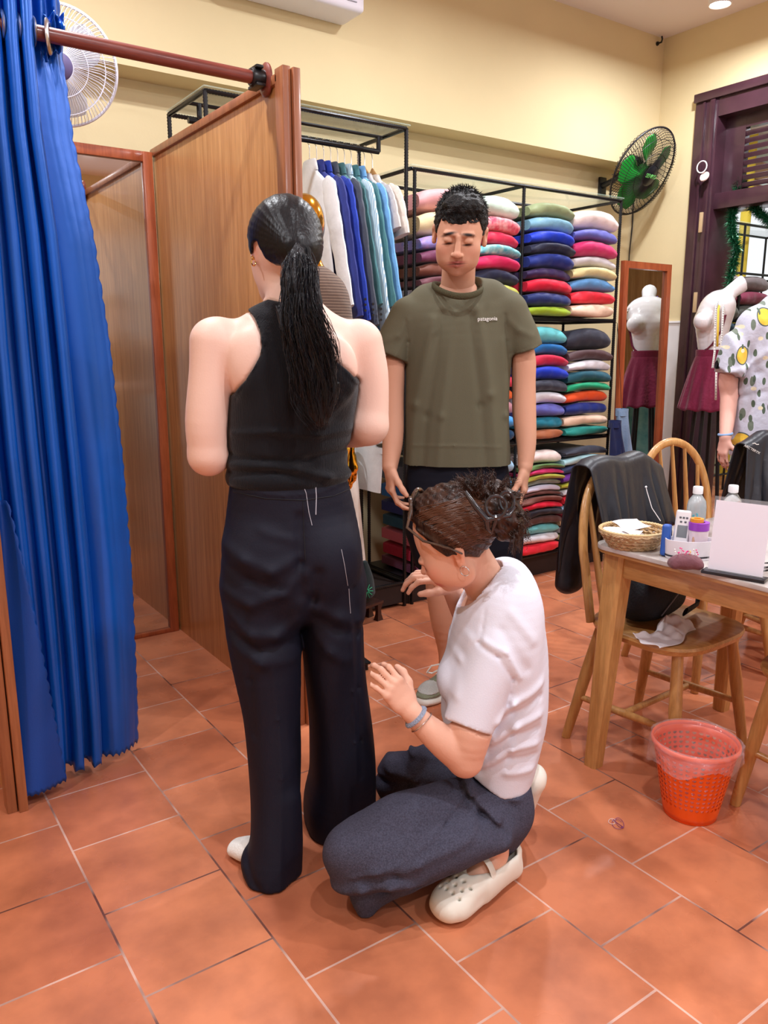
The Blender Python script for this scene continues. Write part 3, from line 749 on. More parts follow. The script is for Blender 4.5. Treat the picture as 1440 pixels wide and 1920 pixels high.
for i in range(20):
    a = 2 * pi * i / 20; ring.append(Vector(v2w(c0 + np.array((0.021 * cos(a), 0.004 * sin(a), 0.017 * sin(a))))))
sc.tube(ring, 0.0065, 8, closed=True); sc.obj('hair_tie', mat('black_cotton', (12, 12, 15), 0.8), w_root)
er = MB()
for (x, y, r) in ((476, 492, 0.008), (474, 484, 0.004)):
    c = vp(x, y, 1.918); er.tube([Vector(v2w(c + np.array((r * 0.5 * cos(a), -0.004 + r * 0.6 * cos(a), r * sin(a))))) for a in np.linspace(0, 2 * pi, 15)[:-1]], 0.0016, 6, closed=True)
er.obj('earring', mat('gold_metal', (235, 190, 110), 0.2, metal=1.0), w_root)
# trousers: two legs joined at the seat
PB = [(541, 902, 1.94, 109, 0.108), (546, 960, 1.945, 120, 0.118), (549, 1030, 1.945, 131, 0.128), (551, 1085, 1.945, 134, 0.13)]
LL = [(488, 1100, 1.925, 74, 0.125), (494, 1180, 1.92, 70, 0.118), (501, 1260, 1.91, 63, 0.108), (508, 1340, 1.90, 54, 0.1), (514, 1420, 1.885, 50, 0.098), (517, 1500, 1.87, 47, 0.1), (517, 1570, 1.855, 48, 0.108)]
RL = [(617, 1100, 1.975, 72, 0.12), (622, 1180, 1.985, 60, 0.115), (628, 1260, 1.995, 58, 0.108), (637, 1340, 2.005, 59, 0.104), (641, 1400, 2.015, 61, 0.106), (642, 1450, 2.025, 63, 0.112), (637, 1500, 2.035, 68, 0.12)]
tr = Field((vp(390, 1000, 1.9)[0] - 0.02, 1.62, -0.01), (vp(740, 1000, 1.95)[0] + 0.03, 2.26, 1.14), 0.0048)
P_, R_ = ring_path(PB); tr.chain(P_, R_, 0.03, SD)
tr.ell(vp(488, 1050, 1.87), (0.085, 0.075, 0.1), 0.04); tr.ell(vp(612, 1050, 1.90), (0.08, 0.075, 0.1), 0.04)
P_, R_ = ring_path(LL); zf = onZ(513, 1614, 0); P_ += [np.array((vp(514, 1614, zf.dot(Vector((*FH, 0))))[0], 1.845, 0.0)), np.array((vp(514, 1614, 1.845)[0], 1.845, -0.08))]; R_ += [(rad(515, 1614, 1.845, 50), 0.118)] * 2
tr.chain(P_, R_, 0.02, (1, 0.05, 0))
P_, R_ = ring_path(RL); P_ += [np.array((P_[-1][0] - 0.002, 2.045, 0.0)), np.array((P_[-1][0], 2.045, -0.08))]; R_ += [(rad(633, 1540, 2.045, 66), 0.125)] * 2
tr.chain(P_, R_, 0.012, (1, 0.12, 0))
tr.ell(vp(484, 1612, 1.84) * (1, 1, 0) + (0, 0.0, 0.03), (0.04, 0.05, 0.038), 0.03)     # front hem breaking over the foot
hz = w2v(onZ(543, 1640, 0)); tr.chain([vp(530, 1500, 1.83), vp(538, 1580, 1.81), hz + (0, 0, 0.0), hz + (0, 0, -0.05)], [0.045, 0.04, 0.034, 0.034], 0.02)   # back corner of the wide hem
W1 = Wob(21, 1.0, 6, (26, 26, 5))
tr.disp(lambda x, y, z: 0.004 * W1(x, y, z) * np.clip((1.0 - z) * 2, 0, 1))
FL = ridges([(0.011, 0.016, [(432, 1010), (470, 1030), (520, 1050), (560, 1035)]), (-0.009, 0.014, [(428, 1040), (480, 1068), (540, 1085)]), (0.011, 0.016, [(430, 1090), (480, 1110), (540, 1092), (575, 1060)]), (-0.016, 0.016, [(600, 1060), (590, 1110), (572, 1180)]),
             (0.012, 0.016, [(440, 1130), (480, 1165), (530, 1170), (560, 1150)]), (-0.010, 0.014, [(445, 1165), (490, 1195), (550, 1190)]), (0.009, 0.018, [(450, 1190), (500, 1215), (555, 1220)]), (0.009, 0.016, [(600, 1130), (640, 1150), (675, 1165)]), (-0.008, 0.014, [(595, 1150), (635, 1175), (672, 1190)]), (0.008, 0.016, [(590, 1180), (620, 1215), (650, 1235)]),
             (0.006, 0.004, [(655, 1100), (660, 1200), (662, 1300), (666, 1400), (668, 1480)]), (-0.007, 0.006, [(663, 1100), (668, 1200), (670, 1300), (675, 1400), (677, 1470)]), (0.004, 0.006, [(520, 1230), (530, 1320), (538, 1420), (540, 1600)]), (-0.007, 0.010, [(470, 1120), (480, 1250), (485, 1350)]), (-0.006, 0.010, [(475, 1560), (500, 1590), (560, 1640)]), (0.007, 0.010, [(470, 1575), (495, 1612), (560, 1655)]),
             (-0.012, 0.012, [(567, 960), (568, 1040), (572, 1100)]), (0.006, 0.012, [(500, 980), (560, 1000)]), (0.004, 0.004, [(470, 912), (540, 920), (600, 918), (650, 905)])], 1.9)
tr.disp(lambda x, y, z: 0.62 * FL(x, y, z))
tr.plane((0, 0, 0.003), (0, 0, -1)); tr.plane(vp(541, 897, 1.94), (0, 0, 1))
M_trs = mat('black_navy_suiting', (17, 18, 34), 0.66, bump=0.06, bscale=260, spec=0.3)
w_tr = field_obj('trousers', tr, M_trs, w_root)
bv = surf(w_tr); sm = MB()
seam(sm, bv, [(437, 922), (500, 935), (570, 938), (625, 930), (660, 915)], 0.001)
seam(sm, bv, [(568, 940), (570, 1000), (573, 1050)], 0.001)
sm.obj('seams', mat('black_thread', (12, 12, 18), 0.7), w_tr)
for pts, r_ in (([(566, 903), (574, 925), (579, 960), (585, 985)], 0.0009), ([(591, 900), (593, 930), (592, 965)], 0.0012), ([(654, 1104), (655, 1122), (657, 1150)], 0.0008), ([(640, 1030), (646, 1060), (652, 1098)], 0.0007)):
    seam(MB(), bv, pts, r_).obj('chalk_mark', mat('tailor_chalk', (176, 178, 190), 0.9), w_tr)
# white ankle socks
for nm, toe, heel in (('l', (427, 1594), (500, 1624)), ('r', (572, 1500), (640, 1532))):
    a = onZ(*toe, 0.0); c = onZ(*heel, 0.0); a = w2v(a); c = w2v(c); d = unit(c - a)
    s_ = Field(np.minimum(a, c) - 0.09, np.maximum(a, c) + (0.1, 0.1, 0.16), 0.004)
    s_.chain([a + d * 0.035 + (0, 0, 0.022), a + d * 0.075 + (0, 0, 0.03), a + d * 0.13 + (0, 0, 0.034)], [(0.034, 0.022), (0.042, 0.03), (0.032, 0.034)], 0.02, np.cross(d, (0, 0, 1))); s_.chain([a + d * 0.12 + (0, 0, 0.03), a + d * 0.125 + (0, 0, 0.1)], [0.03, 0.03], 0.02)
    s_.plane((0, 0, 0.001), (0, 0, -1))
    field_obj('sock', s_, fabric('white_sock_knit', (232, 232, 228), 0.85, 0.2, 200, 0.03), w_root)
# ================================================================== man looking on
HM = 2.85
m_root = thing('person', 'man in an olive T-shirt and dark shorts standing with bowed head, arms at his sides', 'person', tuple(onZ(815, 1300, 0))[:2] + (0,))
def my(px, py, H=HM): return vp(px, py, H)
# --- head and neck
HH = 2.72
hd = Field(my(780, 600, HH) * (1, 0, 1) + (0, 2.48, 0), my(945, 335, HH) * (1, 0, 1) + (0, 2.98, 0), 0.0023)
up_ = unit((0.03, -0.40, 0.92)); fr_ = unit((-0.13, -0.91, -0.40)); sd_ = np.cross(up_, fr_); sd_ = unit(sd_)      # bowed head; sd_ points to his left (picture right)
if sd_[0] < 0: sd_ = -sd_
hc = my(863, 428, HH)
HX = lambda a, b_, c: hc + sd_ * a + fr_ * b_ + up_ * c
ax = (sd_, fr_, up_)
hd.ell(HX(0, -0.012, 0.018), (0.078, 0.094, 0.092), 0.01, ax)                # cranium
hd.ell(HX(0, 0.032, -0.035), (0.068, 0.062, 0.085), 0.03, ax)              # face
hd.ell(HX(0, 0.042, -0.085), (0.05, 0.046, 0.048), 0.03, ax)               # jaw
hd.ell(HX(0, 0.074, -0.117), (0.02, 0.018, 0.016), 0.025, ax)              # chin
for q in (-1, 1):
    hd.ell(HX(0.046 * q, 0.062, -0.045), (0.022, 0.02, 0.02), 0.025, ax)     # cheekbone
    hd.ell(HX(0.052 * q, 0.01, -0.09), (0.014, 0.03, 0.03), 0.03, ax)        # jaw corner
    hd.ell(HX(0.031 * q, 0.104, -0.014), (0.022, 0.014, 0.011), 0.014, ax, 's')   # socket
    hd.ell(HX(0.031 * q, 0.083, -0.014), (0.0155, 0.0145, 0.0125), 0.003, ax)      # lidded eye
    hd.seg(HX(0.013 * q, 0.096, 0.006), HX(0.046 * q, 0.084, 0.006), 0.0055, 0.005, 0.012)   # brow ridge
hd.seg(HX(0, 0.094, -0.006), HX(0, 0.113, -0.05), (0.0085, 0.008), (0.011, 0.01), 0.009, sd_)
hd.ell(HX(0, 0.116, -0.052), (0.0125, 0.0105, 0.0105), 0.006, ax)
for q in (-1, 1):
    hd.ell(HX(0.0125 * q, 0.105, -0.055), (0.0085, 0.0095, 0.008), 0.005, ax); hd.ell(HX(0.007 * q, 0.111, -0.0635), (0.004, 0.005, 0.003), 0.002, ax, 's')
hd.ell(HX(0, 0.082, -0.084), (0.032, 0.016, 0.022), 0.016, ax)
for q in (-1, 1): hd.ell(HX(0.036 * q, 0.058, -0.078), (0.024, 0.026, 0.032), 0.03, ax)
hd.seg(HX(-0.027, 0.088, -0.0845), HX(0, 0.1005, -0.0795), 0.003, 0.0048, 0.004); hd.seg(HX(0.027, 0.088, -0.0845), HX(0, 0.1005, -0.0795), 0.003, 0.0048, 0.004)
hd.seg(HX(-0.023, 0.088, -0.0885), HX(0, 0.0985, -0.0905), 0.003, 0.0058, 0.004); hd.seg(HX(0.023, 0.088, -0.0885), HX(0, 0.0985, -0.0905), 0.003, 0.0058, 0.004)
hd.seg(HX(-0.026, 0.1005, -0.0848), HX(0.026, 0.1005, -0.0848), 0.002, 0.002, 0.002, op='s')
for q, (ex, ey) in ((-1, (813, 432)), (1, (912, 440))):
    e = HX(0.083 * q, -0.004, -0.025)
    hd.seg(e + up_ * 0.022 - fr_ * 0.008, e - up_ * 0.022 + fr_ * 0.004, (0.0095, 0.017), (0.008, 0.011), 0.006, sd_)
    hd.ell(e + sd_ * 0.006 * q + fr_ * 0.006 + up_ * 0.004, (0.005, 0.009, 0.014), 0.003, ax, 's')
nk = [my(857, 575, 2.86), my(858, 540, 2.845), my(861, 490, 2.80), my(863, 450, 2.77)]
hd.chain(nk, [0.072, 0.06, 0.056, 0.056], 0.02)
def mpx(a, b_, c):                                                            # picture position of a head point (for paint)
    p = HX(a, b_, c); w = Vector(v2w(p)) - Vector((0, 0, HC)); zz = w.dot(fwd); return 720 + FPX * w.dot(rgt) / zz, 960 - FPX * w.dot(upv) / zz, p[1]
marks = []
for q in (-1, 1):
    marks += [(*mpx(0.03 * q, 0.095, 0.008), 0.02, 0.0052, (30, 22, 22), 1.0, -0.12 * q + 0.05), (*mpx(0.031 * q, 0.098, -0.0215), 0.0155, 0.0028, (26, 18, 18), 1.0, 0.05), (*mpx(0.046 * q, 0.08, -0.05), 0.022, 0.018, (196, 118, 98), 0.25)]
marks += [(*mpx(0, 0.100, -0.0795), 0.026, 0.0042, (172, 92, 86), 1.0, 0.05), (*mpx(0, 0.098, -0.0905), 0.022, 0.0055, (186, 106, 98), 1.0, 0.05), (*mpx(0, 0.1, -0.0848), 0.028, 0.0015, (84, 40, 40), 1.0, 0.05), (*mpx(0, 0.118, -0.055), 0.012, 0.01, (206, 120, 98), 0.3)]
marks += [(*mpx(0, 0.1, -0.068), 0.02, 0.006, (150, 112, 98), 0.12), (*mpx(0, 0.09, -0.11), 0.03, 0.02, (150, 108, 94), 0.3)]
# --- arms, trunk, legs
bd = Field(my(690, 1000, 2.8) * (1, 0, 0) + (0, 2.62, 0.02), my(1040, 500, 2.8) * (1, 0, 0) + (0, 3.06, 1.62), 0.0038)
bd.chain(nk[:2] + [], [0.072, 0.06], 0.02)
bd.chain([my(858, 575), my(859, 640), my(859, 720), my(858, 800), my(858, 870), my(858, 960), my(858, 1010)], [(0.12, 0.075), (0.175, 0.1), (0.165, 0.1), (0.155, 0.1), (0.16, 0.1), (0.14, 0.085), (0.10, 0.07)], 0.02)
bd.seg(my(790, 600), my(930, 590), 0.05, 0.05, 0.03)
bd.chain([my(768, 612), my(744, 670), my(738, 730), my(738, 780, 2.84), my(736, 830, 2.815), my(731, 874, 2.79)], [0.045, rad(740, 670, HM, 24), rad(740, 730, HM, 22), rad(738, 780, HM, 21.5), rad(735, 836, HM, 19), rad(731, 870, HM, 14.5)], 0.012)
hand(bd, my(731, 876, 2.79), (0.05, -0.12, -1), (0.75, 0.2, 0.0), 1, 0.98, curl=((0.28, 0.5, 0.35), (0.4, 0.5, 0.4), (0.5, 0.55, 0.4), (0.55, 0.55, 0.4)), thumb=(0, 0.15, 0.2), tspread=0.55, wr=0.028)
bd.chain([my(955, 602), my(979, 665), my(982, 720), my(983, 775, 2.84), my(987, 830, 2.815), my(985, 874, 2.79)], [0.045, rad(980, 670, HM, 24), rad(980, 720, HM, 22), rad(982, 775, HM, 22), rad(987, 836, HM, 18), rad(985, 870, HM, 13.5)], 0.012)
hand(bd, my(984, 876, 2.79), (-0.04, -0.12, -1), (-0.75, 0.2, 0.0), -1, 0.98, curl=((0.2, 0.45, 0.35), (0.35, 0.5, 0.4), (0.45, 0.5, 0.4), (0.5, 0.5, 0.4)), thumb=(0, 0.2, 0.2), tspread=0.5, wr=0.028)
LEG = [my(815, 1000), my(826, 1060, 2.86), my(832, 1110, 2.88), my(836, 1170, 2.905), my(838, 1225, 2.925), my(838, 1275, 2.935)]
bd.chain(LEG, [0.085, 0.062, rad(832, 1110, 2.88, 33), rad(836, 1170, 2.9, 27), rad(838, 1225, 2.92, 16), 0.036], 0.01)
LEG2 = [p + np.array((0.19, 0.02, 0)) for p in LEG]
bd.chain(LEG2, [0.085, 0.062, 0.064, 0.052, 0.035, 0.036], 0.01)
# --- olive T-shirt
ts = Field(bd.ax[0][0] * np.array((1, 0, 0)) + (-0.01, 2.64, 0.92), np.array((bd.ax[0][-1], 3.04, 1.62)), 0.0042)
ts.chain([my(858, 560), my(859, 592), my(860, 640), my(860, 700), my(858, 770), my(858, 840), my(858, 905)], [(rad(858, 560, HM, 60), 0.085), (rad(858, 592, HM, 104), 0.105), (rad(860, 640, HM, 103), 0.118), (rad(860, 700, HM, 98), 0.122), (rad(858, 770, HM, 97), 0.12), (rad(858, 840, HM, 100), 0.12), (rad(858, 905, HM, 104), 0.122)], 0.02)
ts.seg(my(772, 592), my(950, 582), 0.068, 0.066, 0.03); ts.seg(my(800, 562), my(920, 556), 0.055, 0.052, 0.03)
ts.plane(my(858, 888, 2.73), (0, 0, -1))
for P3, cut_, n_ in (([my(768, 596), my(742, 640), my(728, 690)], my(732, 667, 2.80), (-0.28, 0, -0.96)), ([my(955, 586), my(976, 630), my(991, 684)], my(988, 656, 2.80), (0.30, 0, -0.95))):
    g_ = ts.blank(); g_.chain(P3, [(0.066, 0.072), (0.064, 0.074), (0.064, 0.076)], 0.0, sub=2); g_.plane(cut_, n_); ts.join(g_, 0.02)
ts.ell(my(858, 526, 2.80), (0.083, 0.115, 0.060), 0.006, (unit((1, -0.05, 0)), (0, 1, 0), (0, 0, 1)), 's')
FM = ridges([(0.010, 0.016, [(812, 600), (778, 760), (768, 900)]), (-0.008, 0.014, [(830, 590), (800, 780), (790, 910)]), (0.007, 0.014, [(850, 590), (826, 780), (818, 910)]), (0.009, 0.016, [(895, 580), (920, 740), (935, 910)]), (-0.009, 0.014, [(880, 590), (900, 760), (912, 910)]), (0.007, 0.014, [(945, 640), (952, 780), (950, 910)]),
             (-0.005, 0.006, [(760, 600), (765, 640), (764, 684)]), (-0.005, 0.006, [(948, 590), (952, 640), (956, 676)]), (-0.003, 0.003, [(750, 877), (858, 880), (966, 878)]), (0.005, 0.012, [(715, 640), (745, 630), (765, 600)]), (0.005, 0.012, [(1000, 630), (975, 620), (955, 600)]), (-0.0025, 0.0025, [(700, 655), (762, 674)]), (-0.0025, 0.0025, [(957, 664), (1020, 643)]),
             (0.003, 0.004, [(775, 836), (850, 834), (940, 838)])], 2.76)
ts.disp(lambda x, y, z: 0.75 * FM(x, y, z)); Wm = Wob(8, 1.0, 6, (18, 18, 6)); ts.disp(lambda x, y, z: 0.0035 * Wm(x, y, z))
# the skin under the shirt is drawn back where the shirt's cloth covers it
tb = Field.__new__(Field); tb.ax = bd.ax; tb.res = bd.res; tb.d = np.full(bd.d.shape, 1.0, np.float32)
ii = [np.clip(np.searchsorted(ts.ax[i], bd.ax[i]), 0, len(ts.ax[i]) - 1) for i in range(3)]
tb.d = ts.d[np.ix_(*ii)]
out = [(bd.ax[i] < ts.ax[i][0]) | (bd.ax[i] > ts.ax[i][-1]) for i in range(3)]
tb.d = np.where(out[0][:, None, None] | out[1][None, :, None] | out[2][None, None, :], 1.0, tb.d).astype(np.float32)
bd.under(tb, 0.012)
M_skin = skin_mat('tan_skin')
merge_fields('body', [hd, bd], M_skin, m_root, paint=skin_paint((208, 156, 130), marks), smooth=1)
M_olive = mat('olive_jersey', (96, 93, 75), 0.8, bump=0.1, bscale=350, spec=0.25)
m_ts = field_obj('t_shirt', ts, M_olive, m_root)
bv = surf(m_ts); cl = MB()
ring = []
for a in np.linspace(0, 2 * pi, 41)[:-1]:
    c = my(858, 526, 2.80) + np.array((0.084 * cos(a), 0.113 * sin(a), -0.004 * cos(a) - 0.047 - 0.012 * (0.5 - 0.5 * sin(a)) + 0.035 * (0.5 + 0.5 * sin(a)) + 0.016 * cos(a) ** 2))
    ring.append(Vector(v2w(c)))
cl.tube(ring, 0.0075, 8, closed=True, flat=(1.5, 0.6)); cl.obj('collar_rib', mat('olive_rib', (78, 75, 56), 0.85, bump=0.2, bscale=200, spec=0.2), m_ts)
# chest lettering
c0 = hit(bv, 892, 598, 0.001); c1 = hit(bv, 934, 597, 0.001); cm = hit(bv, 913, 598, 0.0015)
xa = (c1 - c0).normalized(); za = Vector((0, 0, 1)); za = (za - xa * za.dot(xa)).normalized(); na = xa.cross(za)
Mx = Matrix((xa, za, na)).transposed().to_4x4(); Mx.translation = cm + na * 0.003
text_obj('chest_lettering', 'patagonia', (c1 - c0).length / 4.35, Mx, mat('print_white', (236, 236, 232), 0.6), m_ts, 0.0012)
# --- short cropped hair
hf = Field(HX(0, 0, 0) - 0.16, HX(0, 0, 0) + 0.16, 0.003)
hf.ell(HX(0, -0.014, 0.022), (0.086, 0.101, 0.099), 0.01, ax)
hf.ell(HX(0.004, 0.04, 0.085), (0.062, 0.045, 0.03), 0.02, ax)
X, Y, Z = np.meshgrid(*hf.ax, indexing='ij'); q_ = np.stack([X - hc[0], Y - hc[1], Z - hc[2]], -1); a_ = np.abs(q_ @ sd_); b_ = q_ @ fr_; c_ = q_ @ up_
front = 0.040 - 0.010 * np.exp(-((q_ @ sd_ - 0.0) / 0.02) ** 2)                                   # hairline on the forehead
line = np.where(b_ > 0.045, front + 0.0 * b_, np.where(b_ > 0.012, -0.012 - (b_ - 0.012) * 0.3, -0.075))
line = np.where((b_ > 0.02) & (b_ <= 0.06), np.maximum(line, (b_ - 0.03) * 2.6 - 0.01), line)
line = np.where((b_ <= 0.012) & (b_ > -0.03) & (a_ > 0.06), -0.005, line)
hf.d = np.maximum(hf.d, (line - c_).astype(np.float32) * 0.7)
W_ = Wob(31, 1.0, 8, (240, 240, 240)); W2 = Wob(32, 1.0, 6, (90, 90, 90)); hf.disp(lambda x, y, z: 0.0022 * W_(x, y, z) + 0.002 * W2(x, y, z))
M_mhair = mat('cropped_black_hair', (14, 13, 14), 0.5, bump=0.5, bscale=240, spec=0.4)
m_hair = field_obj('hair', hf, M_mhair, m_root, smooth=1)
sb = MB(); g = np.random.default_rng(9)
for i in range(1500):
    u = g.uniform(-1, 1); v = g.uniform(-0.95, 1.0)
    if u * u + v * v > 1: continue
    w_ = sqrt(1 - u * u - v * v)
    if -0.014 + 0.098 * v > 0.03 and 0.022 + 0.096 * w_ < 0.045: continue
    p0 = HX(0.083 * u, -0.014 + 0.098 * v, 0.022 + 0.096 * w_)
    n_ = unit(sd_ * u + fr_ * v + up_ * w_); lean = unit(n_ * 0.75 + fr_ * (0.55 if v > 0.1 else 0.1) + g.normal(size=3) * 0.28); L = g.uniform(0.012, 0.026) * (0.55 + 0.45 * w_)
    if v > 0.80 and g.uniform() < .3: L *= 1.3
    sb.tube([Vector(v2w(p0 + lean * (L * t) + np.array((0, 0, -0.004 * t * t)))) for t in (0, 0.5, 1)], [0.0013, 0.0011, 0.0003], 3)
sb.obj('cropped_tufts', M_mhair, m_hair)
# --- shorts, socks, trainers
sh = Field(my(740, 900) * (1, 0, 0) + (0, 2.68, 0.38), my(990, 900) * (1, 0, 0) + (0, 3.04, 0.98), 0.005)
sh.chain([my(858, 872), my(858, 930), my(858, 980)], [(rad(858, 872, HM, 92), 0.104), (rad(858, 930, HM, 99), 0.118), (rad(858, 980, HM, 100), 0.125)], 0.02)
for P_ in (LEG, LEG2): sh.chain([P_[0] + (0, 0, 0.02), P_[0] * 0.35 + P_[1] * 0.65, P_[1] + (0, 0, 0.012)], [0.106, 0.098, 0.094], 0.02)
sh.chain([my(858, 950), my(885, 1000), my(893, 1085)], [(0.19, 0.125), (0.19, 0.12), (0.17, 0.085)], 0.02)
sh.plane(my(858, 1062, 2.86), (0, 0, -1)); Ws = Wob(14, 1, 6, (22, 22, 8)); sh.disp(lambda x, y, z: 0.004 * Ws(x, y, z))
field_obj('shorts', sh, mat('dark_navy_cotton', (16, 18, 30), 0.8, spec=0.25), m_root)
def trainer(root, A, d):
    """a running shoe standing on the floor: A under the ankle, d towards the toe"""
    d = unit(d); sd = np.array((d[1], -d[0], 0)); U = np.array((0, 0, 1.0)); A = np.array((A[0], A[1], 0.0)); Pq = lambda x, y, z: A + d * x + sd * y + U * z
    lo = A - 0.28; hi = A + 0.28; lo[2] = -0.01; hi[2] = 0.18
    so = Field(lo, hi, 0.0036); so.chain([Pq(-0.07, 0, 0.018), Pq(0.02, 0, 0.016), Pq(0.11, 0.003, 0.014), Pq(0.17, 0.003, 0.018)], [(0.046, 0.026), (0.045, 0.024), (0.053, 0.022), (0.036, 0.018)], 0.02, sd); so.plane((0, 0, 0.0), (0, 0, -1)); so.plane((0, 0, 0.036), (0, 0, 1))
    field_obj('sole', so, mat('shoe_sole_white', (226, 224, 216), 0.6), root)
    upr = Field(lo, hi, 0.0036); upr.chain([Pq(-0.07, 0, 0.045), Pq(-0.02, 0, 0.05), Pq(0.06, 0, 0.046), Pq(0.12, 0.003, 0.036), Pq(0.168, 0.003, 0.03)], [(0.036, 0.045), (0.038, 0.045), (0.042, 0.036), (0.047, 0.027), (0.03, 0.016)], 0.02, sd)
    upr.chain([Pq(-0.055, 0, 0.06), Pq(-0.05, 0, 0.105)], [(0.034, 0.036), (0.036, 0.034)], 0.02, sd); upr.ell(Pq(-0.045, 0, 0.125), (0.029, 0.05, 0.035), 0.006, (sd, d, U), 's'); upr.plane((0, 0, 0.034), (0, 0, -1))
    uo = field_obj('upper', upr, fabric('shoe_suede_sage', (128, 134, 112), 0.8, 0.2, 120, 0.1), root)
    tp = Field(lo, hi, 0.0036); tp.ell(Pq(0.12, 0.003, 0.05), (0.044, 0.055, 0.02), 0.01, (sd, d, unit(U + d * 0.3))); tp.plane(Pq(0.088, 0, 0), -d); tp.plane((0, 0, 0.046), (0, 0, -1)); field_obj('toe_mesh', tp, fabric('shoe_mesh_grey', (196, 200, 198), 0.8, 0.4, 300, 0.1), root)
    la = MB()
    for k in range(5):
        x = 0.0 + 0.021 * k; z = 0.096 - 0.0075 * k
        la.tube([Vector(v2w(Pq(x, -0.03, z - 0.012))), Vector(v2w(Pq(x + 0.006, 0, z + 0.002))), Vector(v2w(Pq(x + 0.012, 0.03, z - 0.012)))], 0.0034, 6, flat=(0.6, 1.5))
        la.tube([Vector(v2w(Pq(x + 0.012, -0.03, z - 0.012))), Vector(v2w(Pq(x + 0.006, 0, z + 0.003))), Vector(v2w(Pq(x, 0.03, z - 0.012)))], 0.0034, 6, flat=(0.6, 1.5))
    for s_ in (-1, 1):
        la.tube([Vector(v2w(Pq(0.0 + a_, s_ * b_, 0.1 + c_))) for a_, b_, c_ in ((0, 0, 0), (0.02, 0.02, 0.016), (0.045, 0.045, 0.01), (0.05, 0.062, -0.02), (0.025, 0.055, -0.03), (0.004, 0.02, -0.004))], 0.0036, 6)
    la.obj('laces', mat('shoe_lace_white', (236, 234, 228), 0.8), root)
    sk = Field(lo, hi + (0, 0, 0.14), 0.004); sk.chain([Pq(-0.04, 0, 0.05), Pq(-0.035, 0, 0.09), Pq(-0.032, 0, 0.2)], [0.034, 0.038, 0.04], 0.01); sk.plane((0, 0, 0.215), (0, 0, 1)); field_obj('sock', sk, fabric('sock_pale_grey', (204, 206, 210), 0.9, 0.3, 160, 0.05), root)
A0 = w2v(onZ(838, 1296, 0)); trainer(m_root, A0 + (-0.0, 0, 0), (-0.62, -0.78, 0))
trainer(m_root, A0 + (0.19, 0.02, 0), (0.35, -0.93, 0))
# ================================================================== kneeling woman pinning the trousers
KH = 1.86
k_root = thing('person', 'kneeling woman in a white T-shirt and charcoal wool trousers pinning the black trousers', 'person', tuple(onZ(900, 1600, 0))[:2] + (0,))
ky = lambda px, py, H=KH: vp(px, py, H)
fr_ = unit((-0.80, 0.30, -0.52)); up_ = np.array((-0.47, 0.0, 0.88)); up_ = unit(up_ - fr_ * (up_ @ fr_)); sd_ = unit(np.cross(up_, fr_))
if sd_[1] > 0: sd_ = -sd_                                            # her left side, towards us
ax = (sd_, fr_, up_); hc = ky(846, 1004, 1.87); S_ = 1.04
HX = lambda a, b_, c: hc + (sd_ * a + fr_ * b_ + up_ * c) * S_
sc_ = lambda *r: tuple(v * S_ for v in r)
hd = Field(hc - 0.2, hc + 0.2, 0.0026)
hd.ell(HX(0, -0.012, 0.018), sc_(0.076, 0.092, 0.088), 0.01, ax); hd.ell(HX(0, 0.030, -0.035), sc_(0.064, 0.058, 0.078), 0.03, ax)
hd.ell(HX(0, 0.036, -0.078), sc_(0.046, 0.046, 0.042), 0.03, ax); hd.ell(HX(0, 0.070, -0.104), sc_(0.017, 0.016, 0.014), 0.025, ax)
for q in (-1, 1):
    hd.ell(HX(0.04 * q, 0.054, -0.05), sc_(0.026, 0.028, 0.03), 0.03, ax); hd.ell(HX(0.05 * q, 0.008, -0.08), sc_(0.014, 0.03, 0.028), 0.03, ax)
    hd.ell(HX(0.030 * q, 0.100, -0.014), sc_(0.02, 0.013, 0.010), 0.014, ax, 's'); hd.ell(HX(0.031 * q, 0.079, -0.015), sc_(0.0155, 0.0145, 0.012), 0.003, ax)
    hd.seg(HX(0.017 * q, 0.087, -0.021), HX(0.043 * q, 0.080, -0.021), 0.0022, 0.0022, 0.003)
hd.seg(HX(0, 0.086, -0.012), HX(0, 0.103, -0.045), 0.008, 0.009, 0.010); hd.ell(HX(0, 0.107, -0.048), sc_(0.010, 0.0095, 0.0085), 0.006, ax)
for q in (-1, 1): hd.ell(HX(0.011 * q, 0.096, -0.052), sc_(0.0075, 0.008, 0.0065), 0.005, ax)
hd.ell(HX(0, 0.080, -0.076), sc_(0.028, 0.014, 0.018), 0.014, ax)
hd.seg(HX(-0.02, 0.086, -0.0755), HX(0.02, 0.086, -0.0755), 0.005, 0.005, 0.006); hd.seg(HX(-0.017, 0.084, -0.083), HX(0.017, 0.084, -0.083), 0.0055, 0.0055, 0.006); hd.ell(HX(0, 0.094, -0.0745), sc_(0.012, 0.005, 0.0045), 0.004, ax); hd.ell(HX(0, 0.092, -0.084), sc_(0.012, 0.005, 0.0045), 0.004, ax)
for q in (1, -1):
    e = HX(0.074 * q, -0.016, -0.035)
    hd.seg(e + up_ * 0.022 - fr_ * 0.008, e - up_ * 0.024 + fr_ * 0.006, (0.0075, 0.016), (0.006, 0.010), 0.005, sd_); hd.ell(e + sd_ * 0.008 * q + fr_ * 0.004 + up_ * 0.003, sc_(0.006, 0.009, 0.015), 0.003, ax, 's')
nk = [ky(935, 1165, 1.94), ky(925, 1128, 1.93), ky(905, 1085, 1.91), ky(878, 1040, 1.89)]
hd.chain(nk, [0.075, 0.06, 0.053, 0.052], 0.02)
def kpx(a, b_, c):
    p = HX(a, b_, c); w = Vector(v2w(p)) - Vector((0, 0, HC)); zz = w.dot(fwd); return 720 + FPX * w.dot(rgt) / zz, 960 - FPX * w.dot(upv) / zz, p[1]
